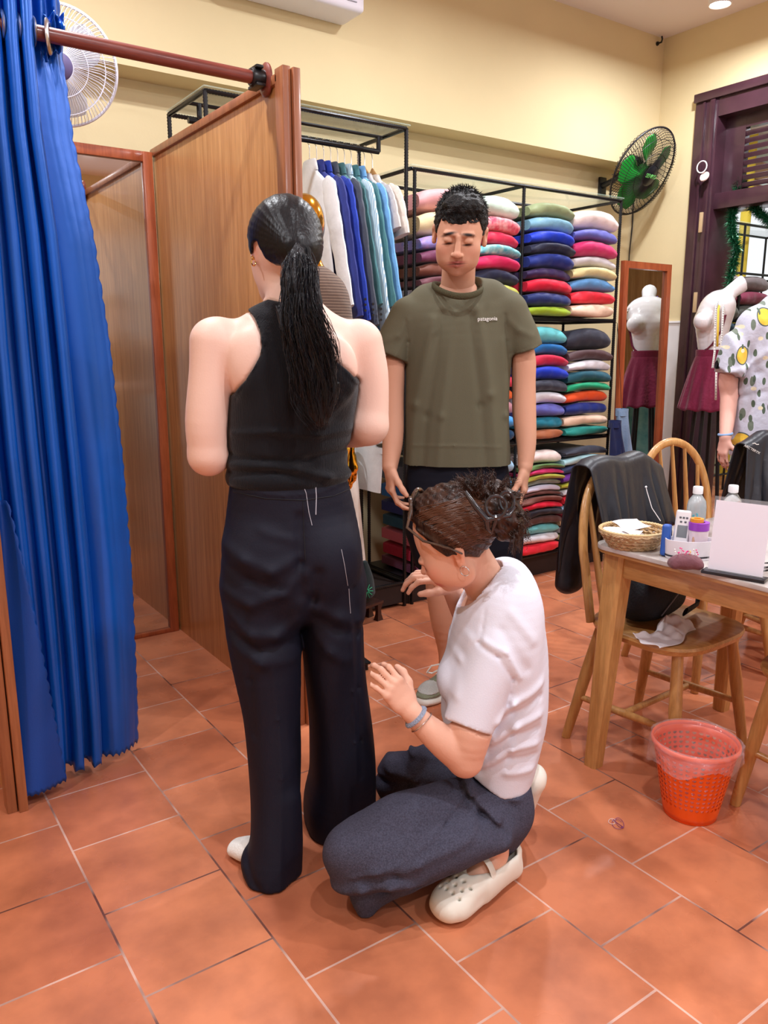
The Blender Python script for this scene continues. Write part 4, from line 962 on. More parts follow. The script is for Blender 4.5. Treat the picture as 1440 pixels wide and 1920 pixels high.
km = [(*kpx(0.0, 0.093, -0.075), 0.014, 0.006, (196, 92, 88), 0.8), (*kpx(0.0, 0.092, -0.084), 0.014, 0.006, (196, 92, 88), 0.8), (*kpx(0.034, 0.09, -0.023), 0.013, 0.0042, (34, 22, 22), 1.0, -0.5), (*kpx(0.03, 0.092, 0.008), 0.016, 0.005, (60, 42, 36), 0.85, -0.55), (*kpx(0.046, 0.075, -0.045), 0.02, 0.02, (226, 140, 122), 0.35), (*kpx(0.082, -0.014, -0.04), 0.014, 0.02, (226, 140, 110), 0.45)]
# --- arms and trunk
bd = Field((ky(690, 1000, 1.7)[0], 1.60, 0.30), (ky(1040, 1000, 1.95)[0], 2.30, 1.16), 0.0036)
rows = [(940, 1100, 1.93, 34, 0.06), (935, 1140, 1.93, 58, 0.12), (930, 1180, 1.93, 76, 0.16), (928, 1240, 1.93, 86, 0.165), (926, 1300, 1.93, 88, 0.15), (924, 1350, 1.93, 84, 0.14), (926, 1420, 1.93, 66, 0.13), (928, 1500, 1.93, 52, 0.135)]
P_, R_ = ring_path(rows); bd.chain(P_, R_, 0.02); bd.chain(nk[:2], [0.075, 0.06], 0.02)
bd.chain([ky(922, 1228, 1.795), ky(900, 1300, 1.765), ky(882, 1370, 1.745), ky(872, 1424, 1.74)], [rad(920, 1228, 1.79, 42), rad(900, 1300, 1.76, 42), rad(882, 1370, 1.745, 41), rad(872, 1424, 1.74, 33)], 0.02)
bd.chain([ky(872, 1424, 1.74), ky(836, 1394, 1.735), ky(800, 1364, 1.735), ky(772, 1336, 1.735)], [rad(872, 1424, 1.74, 32), rad(836, 1394, 1.735, 31), rad(800, 1364, 1.735, 25), rad(772, 1336, 1.735, 19)], 0.008)
hand(bd, ky(770, 1333, 1.735), ky(735, 1287, 1.735) - ky(770, 1333, 1.735), (-0.35, 0.75, -0.35), -1, 0.9, curl=((0.55, 0.75, 0.5), (0.45, 0.7, 0.5), (0.4, 0.65, 0.4), (0.3, 0.55, 0.4)), thumb=(0, 0.3, 0.3), tspread=0.6, spread=0.14)
bd.chain([ky(925, 1215, 2.07), ky(900, 1190, 2.16), ky(876, 1155, 2.13), ky(846, 1104, 2.05)], [0.055, 0.045, 0.040, 0.025], 0.015)
hand(bd, ky(843, 1100, 2.05), ky(796, 1074, 2.01) - ky(843, 1100, 2.05), (-0.45, 0.2, -0.9), 1, 0.92, curl=((0.5, 0.8, 0.5), (0.55, 0.8, 0.5), (0.65, 0.8, 0.5), (0.7, 0.8, 0.6)), thumb=(0, 0.25, 0.3), tspread=0.45, spread=0.08)
# --- white T-shirt
ts = Field((ky(790, 1000, 1.8)[0], 1.62, 0.22), (ky(1040, 1000, 1.95)[0] + 0.02, 2.24, 1.10), 0.0042)
rows = [(952, 1075, 1.94, 22, 0.06), (948, 1098, 1.935, 52, 0.12), (940, 1135, 1.93, 76, 0.155), (934, 1175, 1.93, 86, 0.178), (930, 1235, 1.93, 93, 0.178), (926, 1295, 1.93, 96, 0.165), (924, 1345, 1.93, 95, 0.155), (926, 1405, 1.93, 82, 0.15), (926, 1450, 1.93, 68, 0.152), (928, 1500, 1.93, 58, 0.155)]
P_, R_ = ring_path(rows); ts.chain(P_, R_, 0.02)
ts.ell(ky(862, 1275, 1.86), (0.06, 0.09, 0.055), 0.04)
arm0, arm1 = ky(930, 1222, 1.80), ky(879, 1366, 1.745)
ts.seg(ky(925, 1205, 2.06), ky(903, 1200, 2.2), 0.066, 0.062, 0.03)
g_ = ts.blank(); g_.chain([arm0, (arm0 + arm1) / 2, arm1, arm1 + (arm1 - arm0) * 0.2], [0.064, 0.062, 0.063, 0.064], 0.0, sub=2); g_.plane(arm1 - unit(arm1 - arm0) * 0.004, arm1 - arm0)
ts.poly(vpoly([(780, 1000), (1060, 1000), (1060, 1400), (1040, 1482), (1012, 1482), (934, 1474), (884, 1450), (838, 1376), (822, 1350), (800, 1300)], 1.84), k=0.003)
ts.join(g_, 0.025)
nkc = ky(912, 1108, 1.93); nz = unit((-0.52, 0.0, 0.86)); nx = unit((0.86, 0, 0.52))
ts.ell(nkc, (0.083, 0.098, 0.075), 0.006, (nx, (0, 1, 0), nz), 's')
FK = ridges([(0.010, 0.012, [(1018, 1290), (960, 1310), (930, 1335)]), (-0.010, 0.010, [(1015, 1318), (960, 1335), (925, 1362)]), (0.012, 0.012, [(1015, 1350), (965, 1358), (920, 1390)]), (-0.010, 0.010, [(1010, 1378), (960, 1380), (915, 1415)]), (0.010, 0.011, [(1008, 1405), (960, 1402), (905, 1440)]), (-0.008, 0.010, [(1005, 1430), (955, 1425), (905, 1455)]), (0.007, 0.010, [(1000, 1455), (950, 1450)]),
             (-0.006, 0.005, [(897, 1205), (930, 1222), (958, 1265), (950, 1310), (930, 1360)]), (0.005, 0.006, [(905, 1195), (945, 1212), (972, 1262)]), (-0.003, 0.003, [(836, 1340), (880, 1352), (924, 1362)]), (0.006, 0.012, [(880, 1200), (860, 1240), (850, 1290)]), (-0.005, 0.012, [(940, 1180), (985, 1250)]), (-0.003, 0.003, [(912, 1150), (905, 1180), (897, 1205)]), (0.006, 0.012, [(960, 1150), (1000, 1200)])], 1.78)
ts.disp(lambda x, y, z: 0.8 * FK(x, y, z)); Wk = Wob(41, 1, 6, (24, 24, 16)); ts.disp(lambda x, y, z: 0.003 * Wk(x, y, z))
tb = Field.__new__(Field); tb.ax = bd.ax; tb.res = bd.res
ii = [np.clip(np.searchsorted(ts.ax[i], bd.ax[i]), 0, len(ts.ax[i]) - 1) for i in range(3)]; tb.d = ts.d[np.ix_(*ii)]
out = [(bd.ax[i] < ts.ax[i][0]) | (bd.ax[i] > ts.ax[i][-1]) for i in range(3)]
tb.d = np.where(out[0][:, None, None] | out[1][None, :, None] | out[2][None, None, :], 1.0, tb.d).astype(np.float32); bd.under(tb, 0.014)
k_body = merge_fields('body', [hd, bd], skin_mat('tan_skin'), k_root, paint=skin_paint((228, 176, 152), km))
M_tee = mat('white_cotton_jersey', (222, 223, 236), 0.8, bump=0.08, bscale=300, spec=0.25)
k_ts = field_obj('t_shirt', ts, M_tee, k_root)
cl = MB(); ring = []
for a in np.linspace(0, 2 * pi, 41)[:-1]:
    ring.append(Vector(v2w(nkc + nx * 0.083 * cos(a) + np.array((0, 0.098 * sin(a), 0)) - nz * (0.004 + 0.02 * cos(a) ** 2 * 0 + 0.0))))
# --- hair, bun, claw clip, sunglasses
M_khair = hair_mat('brown_black_hair', (24, 16, 15), (74, 46, 34), 0.38, (60, 60, 14))
h = Field(hc - 0.22, hc + 0.26, 0.003)
h.ell(HX(0, -0.014, 0.024), sc_(0.088, 0.104, 0.098), 0.01, ax); h.ell(HX(0, -0.07, 0.02), sc_(0.075, 0.06, 0.07), 0.03, ax)
h.poly(vpoly([(700, 960), (700, 850), (1040, 850), (1040, 1050), (960, 1052), (935, 1060), (903, 1060), (874, 1046), (862, 1040), (850, 1042), (838, 1050), (812, 1028), (790, 1006), (776, 990), (768, 985)], 1.79), k=0.004)
Wh = Wob(51, 1, 6, (60, 120, 60)); 
def kcomb(x, y, z):
    p = HX(0, -0.12, 0.05); a = np.arctan2((z - p[2]) * up_[2] + (x - p[0]) * up_[0], y - p[1] + 1e-6); b_ = (x - p[0]) * 0.5 + (z - p[2]) * 0.87
    return 0.0016 * np.sin(b_ * 210 + 2 * np.sin(b_ * 40 + (y - p[1]) * 30)) + 0.001 * np.sin(b_ * 470) + 0.001 * Wh(x, y, z)
h.disp(kcomb)
k_hair = field_obj('hair', h, M_khair, k_root, smooth=1)
bn = Field(ky(935, 960, 1.8) - 0.14, ky(935, 960, 1.8) + 0.14, 0.003)
bn.chain([ky(905, 950, 1.84), ky(935, 955, 1.83), ky(955, 985, 1.83)], [0.045, 0.05, 0.038], 0.02); bn.ell(ky(925, 925, 1.84), (0.04, 0.04, 0.03), 0.02); Wb = Wob(52, 1, 7, (110, 110, 110)); bn.disp(lambda x, y, z: 0.004 * Wb(x, y, z) + 0.0015 * np.sin(x * 260 + z * 200))
k_bun = field_obj('bun', bn, M_khair, k_hair, smooth=1)
sb = MB(); G = []
V3 = lambda x, y, H: Vector(v2w(ky(x, y, H)))
for (x0, y0), (x1, y1), (x2, y2) in (((905, 940), (893, 905), (876, 886)), ((910, 935), (900, 905), (902, 882)), ((925, 930), (922, 905), (918, 886)), ((930, 930), (945, 905), (966, 896)), ((895, 945), (870, 915), (840, 912)), ((900, 940), (868, 905), (856, 893)), ((945, 945), (968, 925), (985, 935)), ((955, 975), (978, 985), (990, 1015)), ((955, 985), (972, 1000), (975, 1035)), ((950, 990), (965, 1010), (960, 1045)), ((957, 965), (985, 965), (992, 990)), ((905, 940), (880, 908), (862, 902))):
    for dh in (-0.025, 0.0, 0.03): G.append([V3(x0, y0, 1.83 + dh), V3(x1, y1, 1.82 + dh * 1.4), V3(x2, y2, 1.82 + dh * 1.8)])
strands(sb, G, 420, 0.0011, 0.006, 6, 0.004, 8)
for i in range(10):
    x = 785 + i * 9
G = [[V3(778 + dx, 985 + dy, 1.79), V3(830 + dx, 955 + dy * 0.8, 1.755), V3(880 + dx, 945 + dy * 0.5, 1.765), V3(915 + dx, 948, 1.79)] for dx, dy in ((0, 0), (5, 14), (12, 28), (4, -14), (14, -30), (26, 44), (40, 62))]
sb.obj('loose_strands', M_khair, k_hair)
bvh = surf(k_hair); st = MB(); g = np.random.default_rng(4)
for i in range(150):
    t = g.uniform(0, 1); x0, y0 = lerp(778, 862, t) + g.uniform(-3, 3), lerp(975, 1040, t) + g.uniform(-26, -3)
    x1, y1 = 905 + g.uniform(-8, 20), lerp(925, 1010, t) + g.uniform(-12, 12); mx_, my_ = (x0 + x1) / 2 + g.uniform(-6, 6), (y0 + y1) / 2 - 8 * (1 - t) + g.uniform(-5, 5)
    P = []
    for j in range(13):
        u = j / 12; X_ = (1 - u) ** 2 * x0 + 2 * u * (1 - u) * mx_ + u * u * x1; Y_ = (1 - u) ** 2 * y0 + 2 * u * (1 - u) * my_ + u * u * y1
        q = hit(bvh, X_, Y_, 0.0006)
        if q is not None: P.append(q)
    if len(P) > 3: st.tube(P, 0.0009, 4)
st.obj('combed_strands', mat('chestnut_hair', (92, 58, 40), 0.4, spec=0.5), k_hair)
M_clip = mat('smoky_acetate', (40, 40, 46), 0.18, coat=0.6, spec=0.6)
cp = MB(); cp.tube([V3(872, 922, 1.76), V3(892, 950, 1.745), V3(912, 974, 1.745), V3(930, 970, 1.75), V3(955, 966, 1.755), V3(966, 950, 1.76)], [0.005, 0.007, 0.008, 0.007, 0.006, 0.004], 10, flat=(1, 1))
cp.tube([V3(912, 974, 1.745), V3(914, 990, 1.75), V3(922, 1000, 1.76)], [0.007, 0.006, 0.003], 10); cp.tube([V3(930, 970, 1.75), V3(926, 985, 1.75), V3(921, 1000, 1.758)], [0.006, 0.005, 0.003], 10)
for (x, y, rx, ry, H) in ((930, 950, 20, 20, 1.745), (950, 940, 14, 18, 1.775)):
    cp.tube([V3(x + rx * cos(a) * 0.95, y + ry * sin(a), H) for a in np.linspace(0, 2 * pi, 25)[:-1]], 0.004, 8, closed=True)
cp.obj('claw_clip', M_clip, k_root)
M_tort = mat('tortoise_frame', (52, 36, 32), 0.15, coat=0.8, c2=(96, 74, 62), vscale=60)
gl = thing  # frame, lenses and temple arm of the sunglasses are children of one mesh
fm = MB(); ar = MB()
def gpt(a, b_): return HX(a, 0.034 + 0.03 * (1 - (a / 0.07) ** 2) * 0.4 - b_ * 0.55, 0.104 + b_ * 0.75 - 0.012 * (a / 0.07) ** 2)
for q in (-1, 1):
    fm.tube([Vector(v2w(gpt(0.034 * q + 0.029 * cos(t) , 0.012 + 0.025 * sin(t)))) for t in np.linspace(0, 2 * pi, 29)[:-1]], 0.0045, 8, closed=True)
fm.tube([Vector(v2w(gpt(a, 0.018))) for a in (-0.006, 0, 0.006)], 0.003, 8)
for q in (1, -1): fm.tube([Vector(v2w(gpt(0.062 * q, 0.018))), Vector(v2w(HX(0.078 * q, 0.05, 0.082))), Vector(v2w(HX(0.089 * q, 0.03, 0.040))), Vector(v2w(HX(0.088 * q, -0.01, 0.0))), Vector(v2w(HX(0.082 * q, -0.03, -0.03)))], [0.004, 0.0038, 0.0033, 0.003, 0.002], 8)
g_o = fm.obj('sunglasses', M_tort, k_root)
for q in (-1, 1):
    ln = MB(); ln.rings([[Vector(v2w(gpt(0.034 * q + 0.027 * cos(t), 0.012 + 0.023 * sin(t)) + up_ * dz)) for t in np.linspace(0, 2 * pi, 25)[:-1]] for dz in (0, 0.0015)]); ln.obj('lens', mat('tinted_lens', (120, 104, 96), 0.05, trans=0.8, spec=0.6), g_o)
bvb = surf(k_body)
nl = MB(); seam(nl, bvb, [(897, 1148), (905, 1140), (920, 1124), (938, 1103), (950, 1078)], 0.0011, 0.001, 3); nl.obj('necklace', mat('silver_metal', (220, 218, 220), 0.2, metal=1.0), k_root)
er = MB(); c = HX(0.082, -0.012, -0.068); er.tube([Vector(v2w(c + fr_ * 0.010 * cos(a) + up_ * 0.012 * sin(a))) for a in np.linspace(0, 2 * pi, 21)[:-1]], 0.0012, 6, closed=True); er.obj('hoop_earring', mat('silver_metal', (220, 218, 220), 0.2, metal=1.0), k_root)
wc = ky(782, 1346, 1.735); wd = unit(ky(800, 1364, 1.735) - ky(772, 1336, 1.735)); wu = unit(np.cross(wd, (0, 1, 0)))
br = MB(); br.tube([Vector(v2w(wc - wd * 0.006 + wu * 0.0275 * cos(a) + np.array((0, 1, 0)) * 0.0275 * sin(a))) for a in np.linspace(0, 2 * pi, 31)[:-1]], 0.006, 8, closed=True, flat=(0.6, 1.2)); br.obj('bracelet', mat('blue_grey_beads', (150, 162, 184), 0.4, bump=0.5, bscale=300), k_root)
br = MB(); br.tube([Vector(v2w(wc + wd * 0.016 + wu * 0.031 * cos(a) + np.array((0, 1, 0)) * 0.031 * sin(a) + wd * 0.006 * sin(a))) for a in np.linspace(0, 2 * pi, 31)[:-1]], 0.0013, 6, closed=True); br.obj('bracelet', mat('silver_metal', (220, 218, 220), 0.2, metal=1.0), k_root)
# --- charcoal wool trousers
tr = Field((ky(590, 1500, 1.7)[0], 1.50, -0.01), (ky(1030, 1500, 1.9)[0] + 0.02, 2.36, 0.62), 0.005)
rows = [(928, 1440, 1.92, 62, 0.15), (930, 1490, 1.92, 58, 0.155), (930, 1525, 1.92, 48, 0.15)]
P_, R_ = ring_path(rows); tr.chain(P_, R_, 0.02, sub=2); tr.ell(ky(934, 1512, 1.88), (0.068, 0.12, 0.08), 0.03)
def R3(x, y, H, n): return ky(x, y, H), rad(x, y, H, n)
def limb(L, k, f=tr, side=(0, 1, 0)):
    f.chain([R3(*l[:4])[0] for l in L], [(l[4] if len(l) > 4 else rad(*l[:4]), rad(*l[:4])) for l in L], k, side)
limb([(930, 1512, 1.86, 62, 0.10), (850, 1528, 1.79, 66, 0.09), (770, 1552, 1.735, 66, 0.085), (700, 1580, 1.70, 62, 0.08), (664, 1596, 1.685, 52, 0.07)], 0.02)
limb([(668, 1610, 1.685, 56, 0.072), (740, 1602, 1.675, 62, 0.085), (810, 1590, 1.69, 58, 0.085), (880, 1568, 1.72, 44, 0.075), (925, 1560, 1.75, 32, 0.06)], 0.02)
tr.ell(ky(925, 1540, 1.81), (0.055, 0.09, 0.055), 0.03); tr.ell(ky(900, 1545, 1.79), (0.07, 0.08, 0.05), 0.03)
# loose hem hanging under the near knee
tr.chain([ky(648, 1600, 1.67), ky(668, 1650, 1.665), ky(684, 1702, 1.665)], [(0.055, 0.05), (0.042, 0.035), (0.012, 0.012)], 0.03, sub=3); tr.chain([ky(720, 1640, 1.66), ky(715, 1665, 1.66), ky(690, 1705, 1.662)], [(0.075, 0.03), (0.045, 0.02), (0.012, 0.01)], 0.03, sub=3)
limb([(905, 1480, 2.0, 52, 0.1), (840, 1452, 2.08, 50, 0.085), (780, 1452, 2.13, 48, 0.08), (738, 1462, 2.16, 38, 0.065)], 0.015)
limb([(742, 1478, 2.165, 30, 0.06), (820, 1510, 2.2, 44, 0.07), (910, 1525, 2.18, 38, 0.065), (950, 1528, 2.13, 28, 0.05)], 0.02)
FT = ridges([(0.012, 0.014, [(625, 1640), (680, 1618), (730, 1605), (790, 1603)]), (-0.012, 0.012, [(650, 1655), (720, 1640), (780, 1622), (840, 1605)]), (-0.008, 0.010, [(690, 1605), (740, 1590), (800, 1605)]), (0.009, 0.012, [(700, 1585), (780, 1570), (880, 1545)]), (-0.010, 0.011, [(820, 1470), (860, 1500), (905, 1545), (950, 1575)]), (0.011, 0.012, [(835, 1462), (885, 1505), (940, 1550)]), (-0.009, 0.010, [(855, 1455), (915, 1510), (970, 1545)]), (0.009, 0.012, [(880, 1460), (940, 1510), (985, 1530)]), (-0.009, 0.012, [(905, 1465), (960, 1510)]),
             (0.004, 0.004, [(660, 1600), (740, 1570), (830, 1530), (890, 1510)]), (-0.004, 0.004, [(664, 1607), (744, 1577), (834, 1537), (890, 1517)])], 1.70)
tr.disp(lambda x, y, z: 0.85 * FT(x, y, z)); Wt = Wob(61, 1, 6, (20, 20, 20)); tr.disp(lambda x, y, z: 0.004 * Wt(x, y, z)); tr.plane((0, 0, 0.004), (0, 0, -1))
tr.poly(vpoly([(590, 1380), (870, 1380), (884, 1440), (934, 1458), (1030, 1462), (1030, 1800), (590, 1800)], 1.88), k=0.003)
k_tr = field_obj('trousers', tr, mat('charcoal_wool', (70, 70, 86), 0.9, bump=0.35, bscale=420, var=0.28, vscale=260, detail=2, spec=0.2), k_root)
# --- clogs, heel straps, ankle
M_clog = mat('off_white_foam', (228, 224, 212), 0.55, spec=0.35)
def clog(A, d, U, name='clog'):
    d = unit(d); U = unit(np.asarray(U, float) - d * (np.asarray(U, float) @ d)); sd = np.cross(d, U); A = np.asarray(A, float); Pq = lambda x, y, z: A + d * x + sd * y + U * z
    f = Field(A - 0.3, A + 0.3, 0.0038)
    f.chain([Pq(-0.11, 0, 0.03), Pq(-0.04, 0, 0.026), Pq(0.04, 0, 0.026), Pq(0.10, 0.002, 0.028), Pq(0.125, 0.002, 0.03)], [(0.04, 0.03), (0.038, 0.026), (0.046, 0.026), (0.052, 0.027), (0.042, 0.027)], 0.015, sd)
    f.chain([Pq(-0.005, 0, 0.05), Pq(0.05, 0, 0.054), Pq(0.10, 0.002, 0.044), Pq(0.125, 0.002, 0.038)], [(0.043, 0.045), (0.046, 0.04), (0.05, 0.032), (0.038, 0.026)], 0.015, sd)
    f.chain([Pq(-0.118, 0, 0.03), Pq(-0.122, 0, 0.075)], [(0.038, 0.026), (0.034, 0.022)], 0.02, sd); f.seg(Pq(-0.10, 0.034, 0.05), Pq(0.02, 0.04, 0.05), (0.012, 0.03), (0.012, 0.03), 0.015, sd); f.seg(Pq(-0.10, -0.034, 0.05), Pq(0.02, -0.04, 0.05), (0.012, 0.03), (0.012, 0.03), 0.015, sd)
    f.chain([Pq(-0.10, 0, 0.075), Pq(-0.02, 0, 0.088), Pq(0.035, 0, 0.11)], [(0.029, 0.032), (0.031, 0.036), (0.022, 0.03)], 0.006, sd, 's')
    f.plane(Pq(0, 0, 0.0), -U)
    for i in range(16):
        a = [(0.07, -0.03), (0.07, -0.01), (0.07, 0.012), (0.07, 0.032), (0.09, -0.02), (0.09, 0.0), (0.09, 0.022), (0.108, -0.028), (0.108, -0.008), (0.108, 0.012), (0.108, 0.03)][i % 11]
        f.seg(Pq(a[0], a[1], 0.05), Pq(a[0] + 0.01, a[1], 0.11), 0.0042, 0.0042, 0.001, op='s')
    f.chain([Pq(-0.15, 0.05, 0.022), Pq(0.14, 0.062, 0.022)], [0.0022, 0.0022], 0.001, op='s', sub=1); f.chain([Pq(-0.15, -0.05, 0.022), Pq(0.14, -0.062, 0.022)], [0.0022, 0.0022], 0.001, op='s', sub=1)
    o = field_obj(name, f, M_clog, k_root, smooth=1)
    st = MB(); arc = [Vector(v2w(Pq(0.0, 0.046 * cos(a), 0.058 + 0.056 * sin(a)))) for a in np.linspace(-0.2, pi + 0.2, 19)]; st.tube(arc, 0.0105, 8, flat=(1.0, 0.25)); so = st.obj('ankle_strap', M_clog, o)
    bk = MB(); c = Vector(v2w(Pq(0.0, 0.03, 0.106))); ex = Vector(v2w(d)); ey = Vector(v2w(unit(sd * 0.8 + -U * 0.6))); sq = [c + ex * a + ey * b_ for a, b_ in ((-0.015, -0.013), (0.015, -0.013), (0.015, 0.013), (-0.015, 0.013))]
    bk.tube(sq, 0.0028, 6, closed=True); bk.obj('buckle', M_clog, so)
    return Pq
A1 = w2v(onZ(895, 1680, 0)); T1 = w2v(onZ(840, 1722, 0)); dd = T1 - w2v(onZ(930, 1655, 0))
Pq = clog(A1 - unit(dd) * 0.005, dd, (0.05, 0, 1))
ak = Field(A1 - 0.2, A1 + 0.25, 0.004); ak.chain([Pq(0.06, 0, 0.045), Pq(0.0, 0, 0.065), Pq(-0.055, 0, 0.085), Pq(-0.05, 0, 0.13)], [(0.036, 0.026), (0.034, 0.034), (0.034, 0.036), (0.034, 0.034)], 0.01, np.cross(unit(dd), (0, 0, 1)))
field_obj('foot', ak, skin_mat('tan_skin'), k_root, paint=skin_paint((222, 168, 142), []))
toe = w2v(onZ(985, 1576, 0)); hl = vp(1020, 1482, toe[1] - 0.03)
d2 = unit(toe - hl); clog((toe + hl) / 2 + np.array((-0.005, 0, 0.012)) , d2 + np.array((0, 0.1, 0)), (-0.93, 0.15, 0.2))
# ================================================================== curtain, clothes rack, fabric shelves
CY = RY
# ---- blue satin curtain gathered on the rod by eyelets
M_satin = mat('blue_satin', (8, 92, 196), 0.33, spec=0.7, metal=0.25, bump=0.06, bscale=14, var=0.10, vscale=3)
t = thing('curtain', 'shiny blue satin curtain with scalloped edges gathered at the left of the booth rod', 'curtain', (0.5, CY, RZ))
# (picture y, left edge x, right edge x) of the gathered part; the flat panel follows at its right
ctl = [(0, -75, 124), (100, -70, 128), (250, -64, 146), (450, -52, 186), (650, -40, 214), (850, -22, 236), (1050, 2, 252), (1200, 20, 260), (1350, 36, 266), (1480, 46, 268)]
zt, zb = onY(60, 0, CY).z + 0.06, 0.012
NV = 120
def edge(z, side):
    for (y0, a0, b0), (y1, a1, b1) in zip(ctl, ctl[1:]):
        p0 = onY(a0 if side == 0 else b0, y0, CY); p1 = onY(a1 if side == 0 else b1, y1, CY)
        if p1.z <= z <= p0.z: return lerp(p1.x, p0.x, (z - p1.z) / (p0.z - p1.z))
    return p1.x if z < p1.z else onY(ctl[0][1 + side], 0, CY).x
NP = 4.5
def cloth(u, v):
    z = lerp(zt, zb, v); xl = edge(z, 0); xr = edge(z, 1); g = 0.66; lowlift = 0.0
    if u < 0.72:
        s_ = u / 0.72; x = lerp(xl, lerp(xl, xr, g), s_); A = 0.046 * (1 - 0.2 * v) * (0.8 + 0.2 * sin(3 * s_ * pi + 1)); ph = 2 * pi * NP * s_
        y = CY - A * cos(ph) + 0.008 * sin(7 * v + 3 * s_); x += 0.010 * sin(2 * ph) * (1 - 0.4 * v)
        fl_ = 0.02 * sin(2 * pi * NP * s_) * v
    else:
        s_ = (u - 0.72) / 0.28; x = lerp(lerp(xl, xr, g), xr, s_); y0 = CY - 0.042 * (1 - 0.25 * v) * cos(2 * pi * NP)
        top = max(0, 1 - v * 9)
        y = lerp(y0, CY + 0.06, min(1, s_ * 1.6)) - 0.035 * sin(pi * s_) * (0.3 + v) + 0.012 * sin(4 * v + 2) * s_
        y += top * 0.02 * sin(s_ * 14)
        fl_ = 0
    if u > 0.985: x += 0.006 * abs(sin(v * 42 * pi))
    lo = 0.0
    if v > 0.93:
        k = (v - 0.93) / 0.07; low = 0.004
        lo = k * (low + 0.012 * abs(sin(u * 24 * pi)))
    return Vector((x, y, z + lo))
cm = MB().grid(cloth, 210, NV); co = cm.obj('cloth', M_satin, t); solidify(co, 0.0016)
# the curtain's left end folded forward; its shade is painted as a darker blue
def flap(u, v):
    z = lerp(0.92, 0.03, v); p = onY(lerp(0, 126, v ** 0.9), lerp(820, 1480, v), CY - 0.1)
    x = lerp(min(BX0 + 0.004, p.x - 0.01), p.x, u); return Vector((x + (0.006 * abs(sin(v * 20 * pi)) if u > 0.96 else 0), CY - 0.10 + 0.02 * sin(3 * u + 4 * v), z + (0.010 * abs(sin(u * 7 * pi)) if v > 0.97 else 0)))
fo = MB().grid(flap, 24, 60).obj('folded_end', mat('shaded_satin', (8, 66, 150), 0.5, bump=0.05, bscale=200), t); solidify(fo, 0.0016)
M_eye = mat('brushed_metal', (206, 204, 206), 0.28, metal=1.0)
for k in range(5):
    s_ = (k + 0.5) / NP; x = lerp(edge(RZ, 0), lerp(edge(RZ, 0), edge(RZ, 1), 0.66), s_)
    e = MB(); e.tube([Vector((x, RY + 0.029 * cos(a), RZ + 0.029 * sin(a))) for a in np.linspace(0, 2 * pi, 25)[:-1]], 0.0065, 8, closed=True, flat=(0.7, 1.5)); e.obj('eyelet', M_eye, t)
x = onY(92, 72, RY).x
e = MB(); e.tube([Vector((x + 0.012 * cos(a), RY + 0.03 * cos(a), RZ - 0.004 + 0.036 * sin(a))) for a in np.linspace(0, 2 * pi, 25)[:-1]], 0.007, 8, closed=True, flat=(0.7, 1.5)); e.obj('eyelet', M_eye, t)
# gathered ruffle of the heading beside the last eyelet
def ruff(u, v):
    p = onY(lerp(78, 122, u), lerp(24, 118 - 30 * u, v), RY + 0.02); return Vector((p.x, RY + 0.035 + 0.014 * sin(9 * u + 5 * v) + 0.01 * sin(23 * u - 9 * v), p.z + 0.006 * sin(14 * u)))
ro = MB().grid(ruff, 26, 26).obj('heading_ruffle', M_satin, t); solidify(ro, 0.002)

# ---- black rebar clothes rack with a glass top
M_rack = mat('black_rebar', (20, 20, 24), 0.3, metal=0.4, spec=0.7)
X0, X1, Y0, Y1, ZR = 1.362, 2.355, 3.213, 3.62, 2.335
t = thing('clothes_rack', 'black rebar clothes rack with a glass top behind the booth partition', 'clothes rack', ((X0 + X1) / 2, (Y0 + Y1) / 2, 0))
for x, y in ((X0, Y0), (X1, Y0), (X0, Y1), (X1, Y1)): MB().rebar((x, y, 0), (x, y, ZR), 0.011).obj('post', M_rack, t)
f = MB(); r_ = 0.0105
for a, b_ in (((X0, Y0, ZR), (X1, Y0, ZR)), ((X0, Y1, ZR), (X1, Y1, ZR)), ((X0, Y0, ZR), (X0, Y1, ZR)), ((X1, Y0, ZR), (X1, Y1, ZR))): f.rebar(a, b_, r_)
f.obj('top_frame', M_rack, t)
f = MB()
for a, b_ in (((X0, Y0, 0.13), (X1, Y0, 0.13)), ((X0, Y1, 0.13), (X1, Y1, 0.13)), ((X0, Y0, 0.13), (X0, Y1, 0.13)), ((X1, Y0, 0.13), (X1, Y1, 0.13))): f.rebar(a, b_, 0.009)
f.obj('bottom_frame', M_rack, t)
RX, RYY, RZZ, RZ2 = 2.325, 3.40, 2.265, 1.22
f = MB(); f.tube([(X0, RYY, RZZ), (RX, RYY, RZZ)], 0.0125, 12); f.obj('hanging_rail', M_rack, t)
f = MB(); f.tube([(RX, RYY, RZZ), (RX, RYY, ZR - 0.004)], 0.011, 10); f.tube([(X0 + 0.05, RYY, RZZ), (X0 + 0.05, RYY, ZR)], 0.011, 10); f.tube([(X0, RYY, ZR - 0.002), (X1, RYY, ZR - 0.002)], 0.008, 8); f.obj('rail_bracket', M_rack, t)
f = MB(); f.tube([(X0, RYY, RZ2), (X1, RYY, RZ2)], 0.011, 12); f.obj('lower_rail', M_rack, t)
for x in (X0, X1): f = MB(); f.tube([(x, Y0 + 0.004, RZ2), (x, Y1, RZ2)], 0.009, 8); f.obj('cross_bar', M_rack, t)
MB().box((X0 - 0.01, Y0 - 0.015, ZR + 0.011), (X1 + 0.015, Y1 + 0.01, ZR + 0.017), 0.002).obj('glass_top', M_glass, t)
MB().box((X0, Y0 + 0.005, 0.02), (X1, Y1, 0.115)).obj('base_board', mat('dark_plinth', (36, 24, 24), 0.6), t)
M_hang = wood('hanger_wood', (206, 160, 104), (176, 126, 74), (20, 4, 20), 0.4, 0.2)
M_wire = mat('hook_wire', (206, 206, 210), 0.25, metal=1.0)
